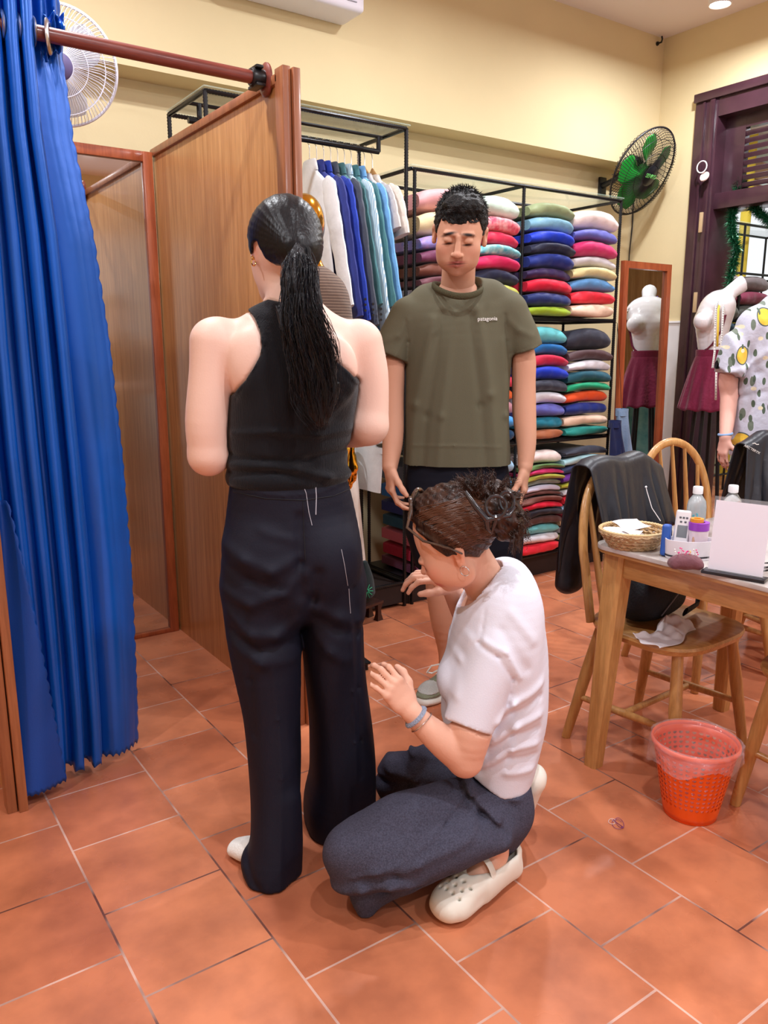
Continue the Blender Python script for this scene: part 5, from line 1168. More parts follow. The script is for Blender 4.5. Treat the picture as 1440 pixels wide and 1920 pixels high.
def hanger(x, label, zr=RZZ, half=0.2, tilt=0.0):
    t = thing('clothes_hanger', label, 'hanger', (x, RYY, zr), tilt, 'wooden hangers on the rack rail')
    h = MB(); h.tube([Vector((0, -half * 0.62, -0.205)), Vector((0, -half * 0.3, -0.155)), Vector((0, 0, -0.098)), Vector((0, half * 0.3, -0.155)), Vector((0, half * 0.62, -0.205))], [0.008, 0.012, 0.018, 0.012, 0.008], 10, flat=(1.2, 0.5)); h.obj('arms', M_hang, t, False)
    h = MB(); h.tube([Vector((0, 0, -0.09)), Vector((0, 0, -0.035))] + [Vector((0, 0.017 * sin(a) , 0.0 - 0.017 * cos(a) + 0.0)) for a in np.linspace(0.3, 4.2, 12)], 0.0018, 6); h.obj('hook', M_wire, t, False)
    return t
def garment(x, zt, kind, material, label, zsh=0.05, length=0.72, half=0.215, sleeve=0.58, thick=0.0178, lean=0.0, group='clothes on the upper rail', seed=0, cuff=None, ystart=None, name=None, colm=None):
    """a shirt or jacket on a hanger, seen edge on: body, two sleeves, collar"""
    t = thing(name or kind, label, {'jacket': 'jacket', 'shirt': 'shirt', 't_shirt': 'T-shirt', 'blouse': 'blouse'}.get(kind, kind), (x, RYY, zt), lean, group)
    g = np.random.default_rng(seed + 100); ph = g.uniform(0, 6, 6)
    def ring(z, hw, th, n=40):
        P = []
        for j in range(n):
            a = 2 * pi * j / n; ca, sa = cos(a), sin(a)
            yy = hw * (abs(ca) ** 0.8) * (1 if ca > 0 else -1); xx = th * (abs(sa) ** 0.8) * (1 if sa > 0 else -1)
            fold = (-0.2 + 0.14 * sin(5 * a + ph[0] + z * 4) + 0.08 * sin(9 * a + ph[1] - z * 6)) * th * min(1, -z * 2.2)
            P.append(Vector((xx + fold * (1 if sa > 0 else -1) * abs(sa), yy, z)))
        return P
    R = []
    for s_, hw, th in ((0, 0.05, thick * 0.9), (0.03, 0.07, thick * 0.95), (0.06, half * 0.72, thick), (0.085, half * 0.93, thick), (0.11, half, thick), (0.2, half * 1.0, thick), (0.35, half * 1.1, thick * 0.95), (0.5, half * 1.28, thick * 0.9), (length * 0.9, half * 1.45, thick * 0.9), (length, half * 1.5, thick * 0.9)):
        R.append(ring(-s_ - 0.0, hw, th))
    MB().rings(R, False).obj('body', material, t, False)
    c = MB(); c.rings([[Vector((thick * 0.75 * sin(a) * s1, 0.056 * cos(a) * s1, z)) for a in np.linspace(0, 2 * pi, 25)[:-1]] for s1, z in ((1.02, -0.012), (0.98, 0.016), (0.9, 0.03), (1.05, 0.024), (1.2, -0.004), (1.28, -0.022))], False)
    if kind != 't_shirt': c.obj('collar', colm or material, t, False)
    for sgn in (-1, 1):
        pts = [Vector((0, sgn * half * 0.82, -0.085)), Vector((0.0, sgn * (half + 0.012), -0.125)), Vector((0.0, sgn * (half + 0.045), -0.24)), Vector((0.0, sgn * (half + 0.10), -0.085 - sleeve * 0.6)), Vector((0.0, sgn * (half + 0.165), -0.085 - sleeve))]
        if sleeve < 0.3: pts[2:] = [Vector((0.0, sgn * (half + 0.04), -0.18)), Vector((0.0, sgn * (half + 0.07), -0.085 - sleeve))]
        rr = [0.036, 0.056, 0.056, 0.05, 0.044] if sleeve >= 0.3 else [0.036, 0.058, 0.06, 0.066]
        m = MB(); dense = []; dr = []
        for i in range(len(pts) - 1):
            for j in range(6): dense.append(pts[i].lerp(pts[i + 1], j / 6) + Vector((0, 0.003 * sin(1.7 * (i * 6 + j) + ph[3]), 0))); dr.append(lerp(rr[i], rr[i + 1], j / 6))
        dense.append(pts[-1]); dr.append(rr[-1]); m.tube(dense, dr, 14, flat=(thick / 0.056 * 0.95, 1.0), up0=(1, 0, 0)); so = m.obj('sleeve', material, t, False)
        if cuff and sgn < 0:
            b_ = MB()
            for q in range(3): b_.lathe([(0, 0), (0.006, 0), (0.006, 0.004), (0, 0.004)], n=10, M=Matrix.Translation((0.012, -(half + 0.205), -0.085 - sleeve + 0.03 + 0.024 * q)) @ Matrix.Rotation(pi / 2, 4, 'X'))
            b_.obj('cuff_button', cuff, so, False)
    return t
def striped(name, c1, c2, sc):
    m = fabric(name, c1); nt = m.node_tree; b = nt.nodes['Principled BSDF']
    tc = nt.nodes.new('ShaderNodeTexCoord'); wv = nt.nodes.new('ShaderNodeTexWave'); wv.inputs['Scale'].default_value = sc; wv.bands_direction = 'Y'; wv.inputs['Distortion'].default_value = 0.4
    nt.links.new(tc.outputs['Object'], wv.inputs['Vector']); cr = nt.nodes.new('ShaderNodeValToRGB'); cr.color_ramp.elements[0].position = 0.25; cr.color_ramp.elements[0].color = lin(c2); cr.color_ramp.elements[1].position = 0.6; cr.color_ramp.elements[1].color = lin(c1)
    nt.links.new(wv.outputs['Fac'], cr.inputs[0]); nt.links.new(cr.outputs[0], b.inputs['Base Color']); return m
M_stripe = striped('pale_blue_stripe', (214, 232, 240), (158, 190, 216), 32)
UP = [  # x, kind, material, label, shoulder half width, sleeve, length, button material
    (1.940, 'blouse', fabric('white_cotton', (232, 234, 236)), 'white cotton blouse at the partition end of the upper rail', 0.160, 0.56, 0.70, None),
    (1.978, 'jacket', fabric('indigo_suiting', (38, 48, 120)), 'indigo jacket between the white blouse and the royal blue jacket', 0.176, 0.60, 0.74, mat('dark_button', (24, 24, 30), 0.3)),
    (2.016, 'jacket', fabric('royal_blue_suiting', (36, 62, 168)), 'royal blue jacket beside the dark grey suit jacket', 0.180, 0.62, 0.78, mat('dark_button', (24, 24, 30), 0.3)),
    (2.054, 'jacket', fabric('grey_suiting', (74, 80, 92)), 'dark grey suit jacket with buttoned cuffs on the rack', 0.188, 0.64, 0.80, mat('dark_button', (24, 24, 30), 0.3)),
    (2.092, 'shirt', fabric('teal_grey_linen', (70, 116, 122)), 'teal grey shirt just right of the grey suit jacket', 0.164, 0.55, 0.70, None),
    (2.130, 'shirt', M_stripe, 'pale blue and white striped long shirt on the rack', 0.176, 0.64, 0.86, None),
    (2.168, 'shirt', fabric('sea_green_linen', (66, 116, 122)), 'sea green shirt right of the striped shirt', 0.164, 0.55, 0.72, None),
    (2.206, 'shirt', fabric('sky_blue_poplin', (112, 168, 222)), 'plain sky blue shirt beside the beige tops', 0.168, 0.58, 0.74, None),
    (2.244, 't_shirt', fabric('beige_grey_jersey', (190, 182, 178)), 'greyish beige short top, second from the right end of the upper rail', 0.164, 0.20, 0.72, None),
    (2.289, 't_shirt', fabric('ivory_linen', (222, 212, 202)), 'ivory short-sleeved linen top at the right end of the upper rail', 0.168, 0.22, 0.76, None)]
for i, (x, kind, mt, lab, hf_, slv, ln, btn) in enumerate(UP):
    garment(x, RZZ - 0.115, kind, mt, lab, half=hf_, sleeve=slv, length=ln, seed=i, cuff=btn)
    hanger(x, 'wooden hanger with a wire hook carrying the ' + {'white': 'white blouse'}.get(lab.split()[0], ' '.join(lab.split()[:{0: 2, 1: 2, 2: 3, 3: 4, 4: 3, 5: 4, 6: 3, 7: 4, 8: 4, 9: 2}[i]]).replace('plain ', '')))
LOW = [(1.62, 'shirt', fabric('cornflower_cotton', (94, 140, 218)), 'cornflower blue shirt on the lower rail beside the gold hand', 0.2, 0.46), (1.74, 'blouse', fabric('lilac_white_cotton', (222, 222, 238)), 'white long-sleeved shirt on the lower rail, next to the blue one', 0.2, 0.48), (1.86, 'blouse', fabric('white_cotton', (232, 234, 236)), 'white blouse on the lower rail, above the cream skirt', 0.19, 0.4), (2.2, 't_shirt', fabric('white_cotton', (232, 234, 236)), 'white short top at the right end of the lower rail', 0.15, 0.16)]
for i, (x, kind, mt, lab, hf_, slv) in enumerate(LOW):
    garment(x, RZ2 - 0.10, kind, mt, lab, half=hf_, sleeve=slv, length=0.5 if slv > 0.3 else 0.3, seed=20 + i, group='clothes on the lower rail'); hanger(x, 'wooden hanger on the lower rail under the ' + ' '.join(lab.split()[:3]), RZ2, 0.17)
t = thing('skirt', 'long cream pleated skirt hanging low on the clothes rack', 'skirt', (2.0, RYY - 0.04, 0.9))
def sk(u, v):
    a = 2 * pi * u; z = lerp(0.86, 0.27, v); hw = lerp(0.15, 0.2, v); f_ = 0.016 * sin(11 * a) * (0.2 + v); return Vector((2.0 + (0.16 + f_) * cos(a) * lerp(0.8, 1.0, v), RYY - 0.04 + (hw * 0.75 + f_) * sin(a), z + 0.008 * sin(3 * a)))
MB().grid(sk, 120, 24, True).obj('pleated_cloth', fabric('cream_satin', (226, 216, 206), 0.45), t)
w = MB(); w.rings([[Vector((2.0 + 0.13 * cos(a) * s1, RYY - 0.04 + 0.115 * sin(a) * s1, z)) for a in np.linspace(0, 2 * pi, 33)[:-1]] for s1, z in ((1.02, 0.855), (1.02, 0.895))], False); w.obj('waistband', fabric('cream_satin', (226, 216, 206), 0.45), t)
w = MB(); w.tube([(2.0, RYY, RZ2), (2.0, RYY - 0.02, 1.1), (2.0, RYY - 0.04, 0.9)], 0.003, 6); w.tube([(2.0, RYY - 0.14, 0.88), (2.0, RYY + 0.06, 0.88)], 0.006, 8); w.obj('hanger_clip', M_wire, t)

# ---- fabric shelving
SX0, SX1, SX2 = 2.385, 3.125, 3.905; SZ = (0.125, 0.80, 1.485, 2.165)
t = thing('fabric_shelving', 'black rebar shelving with a glass top packed with folded fabric', 'shelving', ((SX0 + SX2) / 2, (Y0 + Y1) / 2, 0))
for x in (SX0 + 0.02, SX1, SX2):
    for y in (Y0, Y1): MB().rebar((x, y, 0), (x, y, SZ[3]), 0.010).obj('post', M_rack, t)
for k, z in enumerate(SZ):
    f = MB()
    for a, b_ in (((SX0, Y0, z), (SX2, Y0, z)), ((SX0, Y1, z), (SX2, Y1, z)), ((SX0, Y0, z), (SX0, Y1, z)), ((SX2, Y0, z), (SX2, Y1, z)), ((SX1, Y0, z), (SX1, Y1, z))): f.rebar(a, b_, 0.010)
    f.obj('shelf_frame', M_rack, t)
    if k < 3: MB().box((SX0, Y0, z + 0.004), (SX2, Y1, z + 0.014), 0.002).obj('shelf_board', M_black, t)
    else: MB().box((SX0 - 0.01, Y0 - 0.015, z + 0.011), (SX2 + 0.01, Y1 + 0.01, z + 0.018), 0.002).obj('glass_top', M_glass, t)
MB().box((SX0, Y0 + 0.02, 0.0), (SX2, Y1, 0.115)).obj('plinth', mat('dark_plinth', (36, 24, 24), 0.6), t)
# stacks: (shelf, x0, x1, place words, group, [(thickness in picture px, colour name, rgb, sheen)...] from top to bottom)
FCOL = {}
def bolt(x0, x1, z0, z1, rgb, cname, label, group, seed, a0=0.0, a1=0.0, yc=None, y0=None, dep=0.36, pattern=None, sag=0.0, shiny=0.55):
    g = np.random.default_rng(seed); w_ = (x1 - x0) / 2; h_ = (z1 - z0) / 2; cx = (x0 + x1) / 2 + g.uniform(-0.002, 0.002); cz = (z0 + z1) / 2
    yf = (Y0 - 0.035 if y0 is None else y0) + g.uniform(-0.02, 0.015); d_ = dep / 2; cy = yf + d_
    k = g.uniform(0, 6, 8); tw = g.uniform(-0.006, 0.006)
    def fn(u, v):
        # u runs round the fold from back bottom over the front to back top, v across the width
        s_ = v * 2 - 1; e = 1 - abs(s_) ** 5 * 0.24; a = pi * (u - 0.5)
        q = 2.6; ca, sa = cos(a), sin(a)
        if u < 0.25: yy = d_ - (u / 0.25) * (2 * d_ - h_); zz = -h_
        elif u > 0.75: yy = d_ - ((1 - u) / 0.25) * (2 * d_ - h_); zz = h_
        else:
            b_ = pi * ((u - 0.25) / 0.5 - 0.5); yy = -d_ + h_ - h_ * 1.0 * abs(cos(b_)) ** 0.9; zz = h_ * sin(b_)
        front = max(0, 1 - (yy + d_) / 0.12)
        zz = zz * e * (0.93 + 0.07 * sin(3.1 * s_ + k[0]) * front) - (sag * abs(s_) ** 2.5 * 0.5 if zz > 0 else 0)
        zz += lerp(a0, a1, (zz / h_ + 1) / 2) * (1 - s_ * s_) * front
        yy += 0.007 * sin(2.3 * s_ + k[2] + 1.5 * zz / h_) * front + 0.02 * abs(s_) ** 4 * front + 0.003 * sin(13 * s_ + k[4]) * front
        return Vector((cx + s_ * w_ * (1 - 0.03 * abs(zz) / h_) + tw * (yy + d_) * 0.3, cy + yy, cz + zz))
    m = MB(); m.grid(fn, 26, 22)
    bm = m.bm; bm.verts.ensure_lookup_table()
    nv = 23; first = [bm.verts[i * nv] for i in range(27)]; last = [bm.verts[i * nv + 22] for i in range(27)]
    m._f(first); m._f(list(reversed(last)))
    mt = pattern or fabric('cloth_' + cname.replace(' ', '_').replace('-', '_'), rgb, shiny, 0.14, 26, 0.08, 0.15, (1, 1, 1), 5)
    o = m.obj('fabric_bolt', mt, loc=(cx, cy, z0)); tag(o, label, 'fabric', group); return o
pat = lambda n, a, b_, s_: mat('cloth_' + n, a, 0.5, c2=b_, vscale=s_, bump=0.12, bscale=26, sheen=0.15, detail=2)
STACKS = [
 ('top left bay, left stack', 'fabric stacks on the top shelf', 2, 2.43, 2.757, [
  (46, 'dusty pink', (222, 160, 162)), (46, 'cream', (222, 204, 160)), (28, 'mottled lilac and blue', (140, 140, 208), pat('lilac_mottle', (110, 128, 210), (170, 140, 200), 22)), (26, 'plum', (112, 52, 84)), (26, 'chestnut brown', (116, 66, 52)), (18, 'mauve brown', (110, 64, 74)), (28, 'patterned silver grey', (154, 156, 176), pat('silver_scroll', (140, 142, 164), (184, 186, 200), 60)), (22, 'peacock blue', (20, 112, 166))]),
 ('top left bay, right stack', 'fabric stacks on the top shelf', 2, 2.768, 3.09, [
  (40, 'pale mint', (204, 226, 212)), (30, 'pink flowered', (226, 92, 112), pat('pink_flowers', (224, 56, 92), (244, 176, 176), 34)), (26, 'crimson', (198, 26, 66)), (20, 'turquoise swirled', (90, 190, 204), pat('turquoise_swirl', (40, 160, 184), (186, 224, 214), 26)), (26, 'deep raspberry', (202, 26, 84)), (28, 'midnight blue', (28, 32, 60)), (26, 'olive lime', (170, 172, 70)), (16, 'off-white', (222, 216, 200)), (14, 'brown', (110, 70, 54))]),
 ('top right bay, left stack', 'fabric stacks on the top shelf', 2, 3.16, 3.50, [
  (32, 'sage green', (142, 154, 112)), (32, 'dusty sky blue', (112, 158, 182)), (28, 'royal blue', (14, 52, 190)), (22, 'ink blue', (30, 34, 58)), (34, 'navy', (22, 42, 122)), (24, 'aubergine', (52, 32, 78)), (30, 'scarlet', (214, 20, 54)), (30, 'dark navy', (26, 42, 100)), (22, 'lime green', (150, 178, 40))]),
 ('top right bay, right stack', 'fabric stacks on the top shelf', 2, 3.51, 3.878, [
  (46, 'pinkish white', (236, 218, 214)), (26, 'periwinkle', (94, 96, 176)), (36, 'raspberry', (202, 44, 104)), (24, 'pale grey', (206, 200, 204)), (26, 'pale yellow', (222, 208, 152)), (28, 'steel blue', (92, 146, 200)), (28, 'bright red', (226, 36, 56)), (30, 'peach', (236, 202, 178))]),
 ('middle shelf, left stack', 'fabric stacks on the middle shelf', 1, 2.768, 3.09, [
  (40, 'slate blue', (70, 100, 150)), (30, 'plum red', (130, 30, 60)), (30, 'denim blue', (54, 90, 150)), (26, 'rose red', (206, 50, 74)), (26, 'tangerine', (232, 106, 50)), (30, 'mauve', (176, 120, 130)), (28, 'sky blue', (70, 150, 214)), (30, 'dark teal blue', (20, 70, 110))]),
 ('middle shelf, centre stack', 'fabric stacks on the middle shelf', 1, 3.16, 3.50, [
  (36, 'turquoise', (104, 196, 204)), (24, 'ocean blue', (24, 100, 166)), (24, 'cherry red', (196, 28, 66)), (28, 'royal blue', (20, 50, 186)), (26, 'charcoal', (50, 52, 66)), (26, 'white', (228, 226, 236)), (26, 'periwinkle', (122, 138, 212)), (26, 'teal', (22, 118, 142)), (20, 'cinnamon brown', (160, 92, 58))]),
 ('middle shelf, right stack', 'fabric stacks on the middle shelf', 1, 3.51, 3.878, [
  (48, 'charcoal', (54, 54, 66)), (24, 'dark cocoa', (82, 58, 62)), (22, 'white', (232, 230, 238)), (26, 'deep teal', (30, 86, 104)), (18, 'emerald', (26, 158, 112)), (26, 'orange', (234, 84, 36)), (26, 'navy', (28, 46, 112)), (24, 'peach', (232, 166, 132)), (20, 'sea green', (24, 130, 122))]),
 ('bottom shelf, far left stack', 'fabric stacks on the bottom shelf', 0, 2.43, 2.757, [
  (40, 'slate grey', (90, 96, 110)), (30, 'bright blue', (30, 110, 190)), (26, 'navy', (30, 40, 90)), (24, 'petrol blue', (20, 84, 116)), (26, 'pink', (216, 110, 136)), (26, 'magenta red', (186, 24, 70)), (20, 'plum', (120, 30, 60))]),
 ('bottom shelf, second stack', 'fabric stacks on the bottom shelf', 0, 2.768, 3.09, [
  (40, 'pale blue', (150, 190, 220)), (34, 'cyan blue', (30, 150, 210)), (26, 'orchid', (170, 80, 150)), (26, 'wine red', (130, 30, 60)), (26, 'lavender', (190, 184, 220)), (26, 'plum', (110, 40, 80)), (24, 'crimson', (172, 34, 72)), (22, 'ice blue', (176, 206, 220))]),
 ('bottom shelf, third stack', 'fabric stacks on the bottom shelf', 0, 3.16, 3.497, [
  (38, 'pinkish white', (238, 226, 228)), (14, 'leaf green', (92, 128, 74)), (15, 'raspberry', (176, 34, 86)), (15, 'olive lime', (160, 160, 48)), (16, 'sage grey', (132, 150, 138)), (18, 'lavender white', (214, 212, 234)), (12, 'cocoa', (112, 70, 66)), (17, 'mocha', (126, 80, 72)), (19, 'scarlet', (212, 22, 46)), (20, 'black', (34, 34, 46)), (24, 'dark brown', (88, 58, 56)), (26, 'aqua', (112, 194, 200)), (24, 'white', (234, 224, 228)), (28, 'bright red', (222, 18, 44))]),
 ('bottom shelf, right stack', 'fabric stacks on the bottom shelf', 0, 3.507, 3.878, [
  (26, 'charcoal', (52, 54, 64)), (26, 'pale aqua', (172, 214, 224)), (24, 'slate navy', (46, 56, 92)), (26, 'violet', (104, 46, 146)), (20, 'chartreuse', (182, 184, 56)), (18, 'pearl grey', (196, 194, 202)), (26, 'red', (200, 26, 44)), (24, 'pale blue', (150, 196, 226)), (22, 'maroon', (150, 20, 44)), (22, 'sand', (214, 176, 138)), (22, 'silver grey', (184, 182, 188)), (22, 'pale lemon', (206, 214, 150)), (22, 'teal', (70, 142, 152))])]
sd_i = 0
for place, grp, shf, x0, x1, L in STACKS:
    zb_ = SZ[shf] + 0.018; zt_ = SZ[shf + 1] - (0.07 if shf == 2 else 0.04); H_ = (zt_ - zb_) * (0.985 if shf else 0.97); tot = sum(q[0] for q in L); z = zb_ + H_
    if shf == 2 and x0 < 3: z -= 0.0
    for i, q in enumerate(L):
        th = H_ * q[0] / tot; prev = L[i - 1][1] if i else None
        lab = f'{q[1]} folded fabric, {place}, ' + ('on top' if i == 0 else f'under the {prev} one')
        bolt(x0, x1, z - th + 0.0012, z - 0.0012, q[2], q[1], lab, grp, 200 + sd_i, a0=0.022 * min(1, (z - th - zb_) / 0.2), a1=0.022 * min(1, (z - zb_) / 0.2), pattern=q[3] if len(q) > 3 else None, sag=0.004 * (i % 3) if i else 0.016); z -= th; sd_i += 1
# ================================================================== work table, chairs and what lies on them
M_oak = wood('ash_wood', (206, 158, 98), (176, 124, 68), (16, 16, 1.6), 0.36, 0.25)
M_oakx = wood('ash_wood_crossgrain', (206, 158, 98), (176, 124, 68), (16, 2.0, 16), 0.36, 0.25)
def marble():
    m = mat('marble_laminate', (214, 208, 204), 0.18, c2=(150, 138, 130), vscale=7, coat=0.3, detail=8); return m
TZ = 0.745; TX0, TX1, TY0, TY1 = 1.868, 2.65, 0.84, 1.585
t = thing('work_table', 'ash wood work table with a grey marble-look top at the right edge', 'table', ((TX0 + TX1) / 2, (TY0 + TY1) / 2, 0))
def rrect(x0, x1, y0, y1, r, bow=0.0, n=8):
    P = []
    for cx, cy, a0 in ((x1 - r, y1 - r, 0), (x0 + r, y1 - r, pi / 2), (x0 + r, y0 + r, pi), (x1 - r, y0 + r, 1.5 * pi)):
        for i in range(n + 1): P.append((cx + r * cos(a0 + pi / 2 * i / n), cy + r * sin(a0 + pi / 2 * i / n)))
    return P
MB().prism(rrect(TX0, TX1, TY0, TY1, 0.06), TZ - 0.014, TZ, bev=0.003).obj('tabletop', marble(), t)
MB().prism(rrect(TX0 + 0.004, TX1 - 0.004, TY0 + 0.004, TY1 - 0.004, 0.058), TZ - 0.024, TZ - 0.0142, bev=0.002).obj('top_underlay', M_oakx, t)
ap = MB(); ax0, ax1, ay0, ay1 = TX0 + 0.045, TX1 - 0.045, TY0 + 0.045, TY1 - 0.045
ap.box((ax0, ay0, TZ - 0.098), (ax0 + 0.022, ay1, TZ - 0.0245), 0.003); ap.box((ax1 - 0.022, ay0, TZ - 0.098), (ax1, ay1, TZ - 0.0245), 0.003); ap.box((ax0, ay0, TZ - 0.098), (ax1, ay0 + 0.022, TZ - 0.0245), 0.003); ap.box((ax0, ay1 - 0.022, TZ - 0.098), (ax1, ay1, TZ - 0.0245), 0.003)
ap.obj('apron', M_oakx, t)
for (x, y, dx, dy) in ((ax0 + 0.02, ay1 - 0.02, -0.02, 0.02), (ax1 - 0.02, ay1 - 0.02, 0.02, 0.02), (ax0 + 0.02, ay0 + 0.02, -0.02, -0.02), (ax1 - 0.02, ay0 + 0.02, 0.02, -0.02)):
    l = MB(); rg = []
    for k in range(9):
        q = k / 8; z = lerp(0, TZ - 0.026, q); h = lerp(0.024, 0.037, q); cx, cy = x + dx * (1 - q) * 1.5, y + dy * (1 - q) * 1.5; c_ = h * 0.3
        rg.append([Vector((cx + a, cy + b_, z)) for a, b_ in ((h, h - c_), (h - c_, h), (-h + c_, h), (-h, h - c_), (-h, -h + c_), (-h + c_, -h), (h - c_, -h), (h, -h + c_))])
    l.rings(rg); l.obj('leg', M_oak, t)
def make_chair(x, y, yaw, label):
    """bow-backed wooden chair; its front looks along local -y"""
    t = thing('spindle_chair', label, 'chair', (x, y, 0), yaw, 'bow-backed wooden chairs'); SH = 0.445
    s = MB(); P = []
    for i in range(48):
        a = 2 * pi * i / 48; ca, sa = cos(a), sin(a); e = 0.62
        px_ = 0.215 * abs(ca) ** e * (1 if ca > 0 else -1) * (1.0 - 0.07 * sa); py_ = 0.21 * abs(sa) ** e * (1 if sa > 0 else -1); P.append((px_, py_))
    rg = []
    for sc_, z in ((0.90, SH - 0.036), (0.97, SH - 0.028), (1.0, SH - 0.012), (0.985, SH - 0.003), (0.95, SH), (0.7, SH - 0.004), (0.35, SH - 0.007)): rg.append([Vector((a * sc_, b_ * sc_, z)) for a, b_ in P])
    s.rings(rg); s.obj('seat', M_oakx, t, False)
    LG = {}
    for sx in (-1, 1):
        for sy in (-1, 1):
            a = Vector((sx * 0.15, sy * 0.145, SH - 0.03)); b_ = Vector((sx * 0.205, sy * (0.195 if sy < 0 else 0.225), 0.0)); LG[(sx, sy)] = (a, b_)
            MB().tube([a, a.lerp(b_, 0.4), a.lerp(b_, 0.985), b_], [0.017, 0.0205, 0.0155, 0.0145], 14).obj('leg', M_oak, t, False)
    for sx in (-1, 1):
        p = LG[(sx, -1)][0].lerp(LG[(sx, -1)][1], 0.58); q = LG[(sx, 1)][0].lerp(LG[(sx, 1)][1], 0.62); MB().tube([p, p.lerp(q, 0.5), q], [0.0095, 0.0135, 0.0095], 12).obj('side_stretcher', M_oak, t, False)
        if sx < 0: p0 = p.lerp(q, 0.5)
        else: MB().tube([p0, p.lerp(q, 0.5)], 0.011, 12).obj('cross_stretcher', M_oak, t, False)
    bow = []
    for i in range(33):
        q = i / 32; a = pi * q; w_ = 0.185 + 0.028 * sin(a) ** 0.8; h = 0.50 * sin(a) ** 0.62 if 0 < q < 1 else 0
        bow.append(Vector((-w_ * cos(a) * (1.0 if abs(cos(a)) < 0.97 else 0.97), 0.165 + h * 0.17, SH - 0.01 + h)))
    MB().tube(bow, 0.0155, 12, flat=(1.15, 0.85)).obj('back_bow', M_oak, t, False)
    for k in range(-2, 3):
        xt = k * 0.068; xb = k * 0.056; c_ = min(1, abs(xt) / 0.213); h = 0.50 * (1 - c_ ** 2.0) ** 0.42 - 0.006
        MB().tube([Vector((xb, 0.165, SH - 0.01)), Vector((lerp(xb, xt, 0.4), 0.165 + h * 0.4 * 0.17, SH + h * 0.4)), Vector((xt, 0.165 + h * 0.17, SH - 0.01 + h))], [0.0085, 0.0115, 0.0075], 10, flat=(0.8, 1.2)).obj('spindle', M_oak, t, False)
    return t
C1 = (2.185, 1.515, radians(2))
c1 = make_chair(*C1, 'bow-backed chair under the table end, black jacket over its back and backpack on its seat')
C2 = (2.90, 1.84, radians(-12)); make_chair(*C2, 'bow-backed chair with an empty hoop back, standing behind the two bottles')
C4 = (3.36, 1.62, radians(-20)); make_chair(*C4, 'bow-backed chair at the right edge, hidden under the black logo jacket')
C3 = (2.275, 0.96, pi); make_chair(*C3, 'bow-backed chair pushed under the table, its seat corner showing at the right edge')
# ---- black jacket over the first chair's back
M_nyl = mat('black_nylon', (34, 36, 44), 0.42, spec=0.5, bump=0.12, bscale=30)
M_bag = mat('black_canvas', (16, 17, 26), 0.75, bump=0.2, bscale=160)
def wfield(lo, hi, res): return Field(lo, hi, res)
bx, by = C1[0], C1[1] + 0.165
def drape(cx, cy, yaw, x0, x1, zf, zb, seed, amp=0.016, nu=64, nv=44, sk=0.0):
    """cloth hung over a chair's bowed back: front fall, over the top, back fall"""
    g = np.random.default_rng(seed); ph = g.uniform(0, 6.28, 6); Rz = Matrix.Rotation(yaw, 4, 'Z')
    def fn(u, v):
        a = lerp(x0, x1, u); c_ = min(1.0, abs(a) / 0.225); zt = 0.435 + 0.50 * (1 - c_ ** 2.2) ** 0.40 if c_ < 1 else 0.435
        zt = max(zt, 0.435 + 0.50 - 0.40 * max(0, abs(a) - 0.13) - 0.0) + 0.024; yt = 0.165 + (zt - 0.46) * 0.17
        if v < 0.42: q = 1 - v / 0.42; z = lerp(zt, zf(u), q); y = yt - 0.034 - 0.05 * q; s_ = -1; dist = zt - z
        elif v > 0.52: q = (v - 0.52) / 0.48; z = lerp(zt, zb(u), q); y = yt + 0.034 + 0.045 * q; s_ = 1; dist = zt - z
        else: b_ = (v - 0.42) / 0.10 * pi; z = zt + 0.012 * sin(b_); y = yt - 0.034 * cos(b_); s_ = 0; dist = 0
        f_ = (sin(a * 46 + ph[0] + 2.2 * z) + 0.6 * sin(a * 83 + ph[1] - 5 * z) + 0.5 * sin(a * 24 + ph[2] + 9 * z)) * amp * min(1.0, dist * 4.5)
        y += s_ * abs(f_) + s_ * 0.004; x = a * (1 + 0.22 * dist) + 0.25 * f_ + sk * dist
        p = Rz @ Vector((x, y, 0)); return Vector((cx + p.x, cy + p.y, z + 0.006 * sin(a * 30 + ph[3])))
    return MB().grid(fn, nu, nv)
jm = drape(C1[0], C1[1], C1[2], -0.165, 0.225, lambda u: 0.70 - 0.02 * sin(5 * u), lambda u: 0.56 + 0.05 * sin(4 * u), 3, sk=0.05)
jt = thing('draped_jacket', 'plain black nylon jacket draped over the back of the chair with the backpack', 'jacket', (bx, by + 0.1, 0.5)); o = jm.obj('jacket_shell', M_nyl, jt); solidify(o, 0.004, 0.0)
j = wfield((1.86, by - 0.05, 0.34), (2.3, by + 0.36, 1.02), 0.006)
j.chain([(bx - 0.06, by + 0.175, 0.84), (bx - 0.085, by + 0.185, 0.70), (bx - 0.095, by + 0.19, 0.50)], [(0.035, 0.022), (0.058, 0.032), (0.06, 0.036)], 0.02)
Wj = Wob(71, 1, 7, (48, 20, 9)); Wj2 = Wob(72, 1, 5, (22, 22, 18)); j.disp(lambda x, y, z: 0.007 * Wj(x + 0.35 * z, y, z) + 0.005 * Wj2(x, y, z))
field_obj('hanging_sleeve', j, M_nyl, jt, view=False)
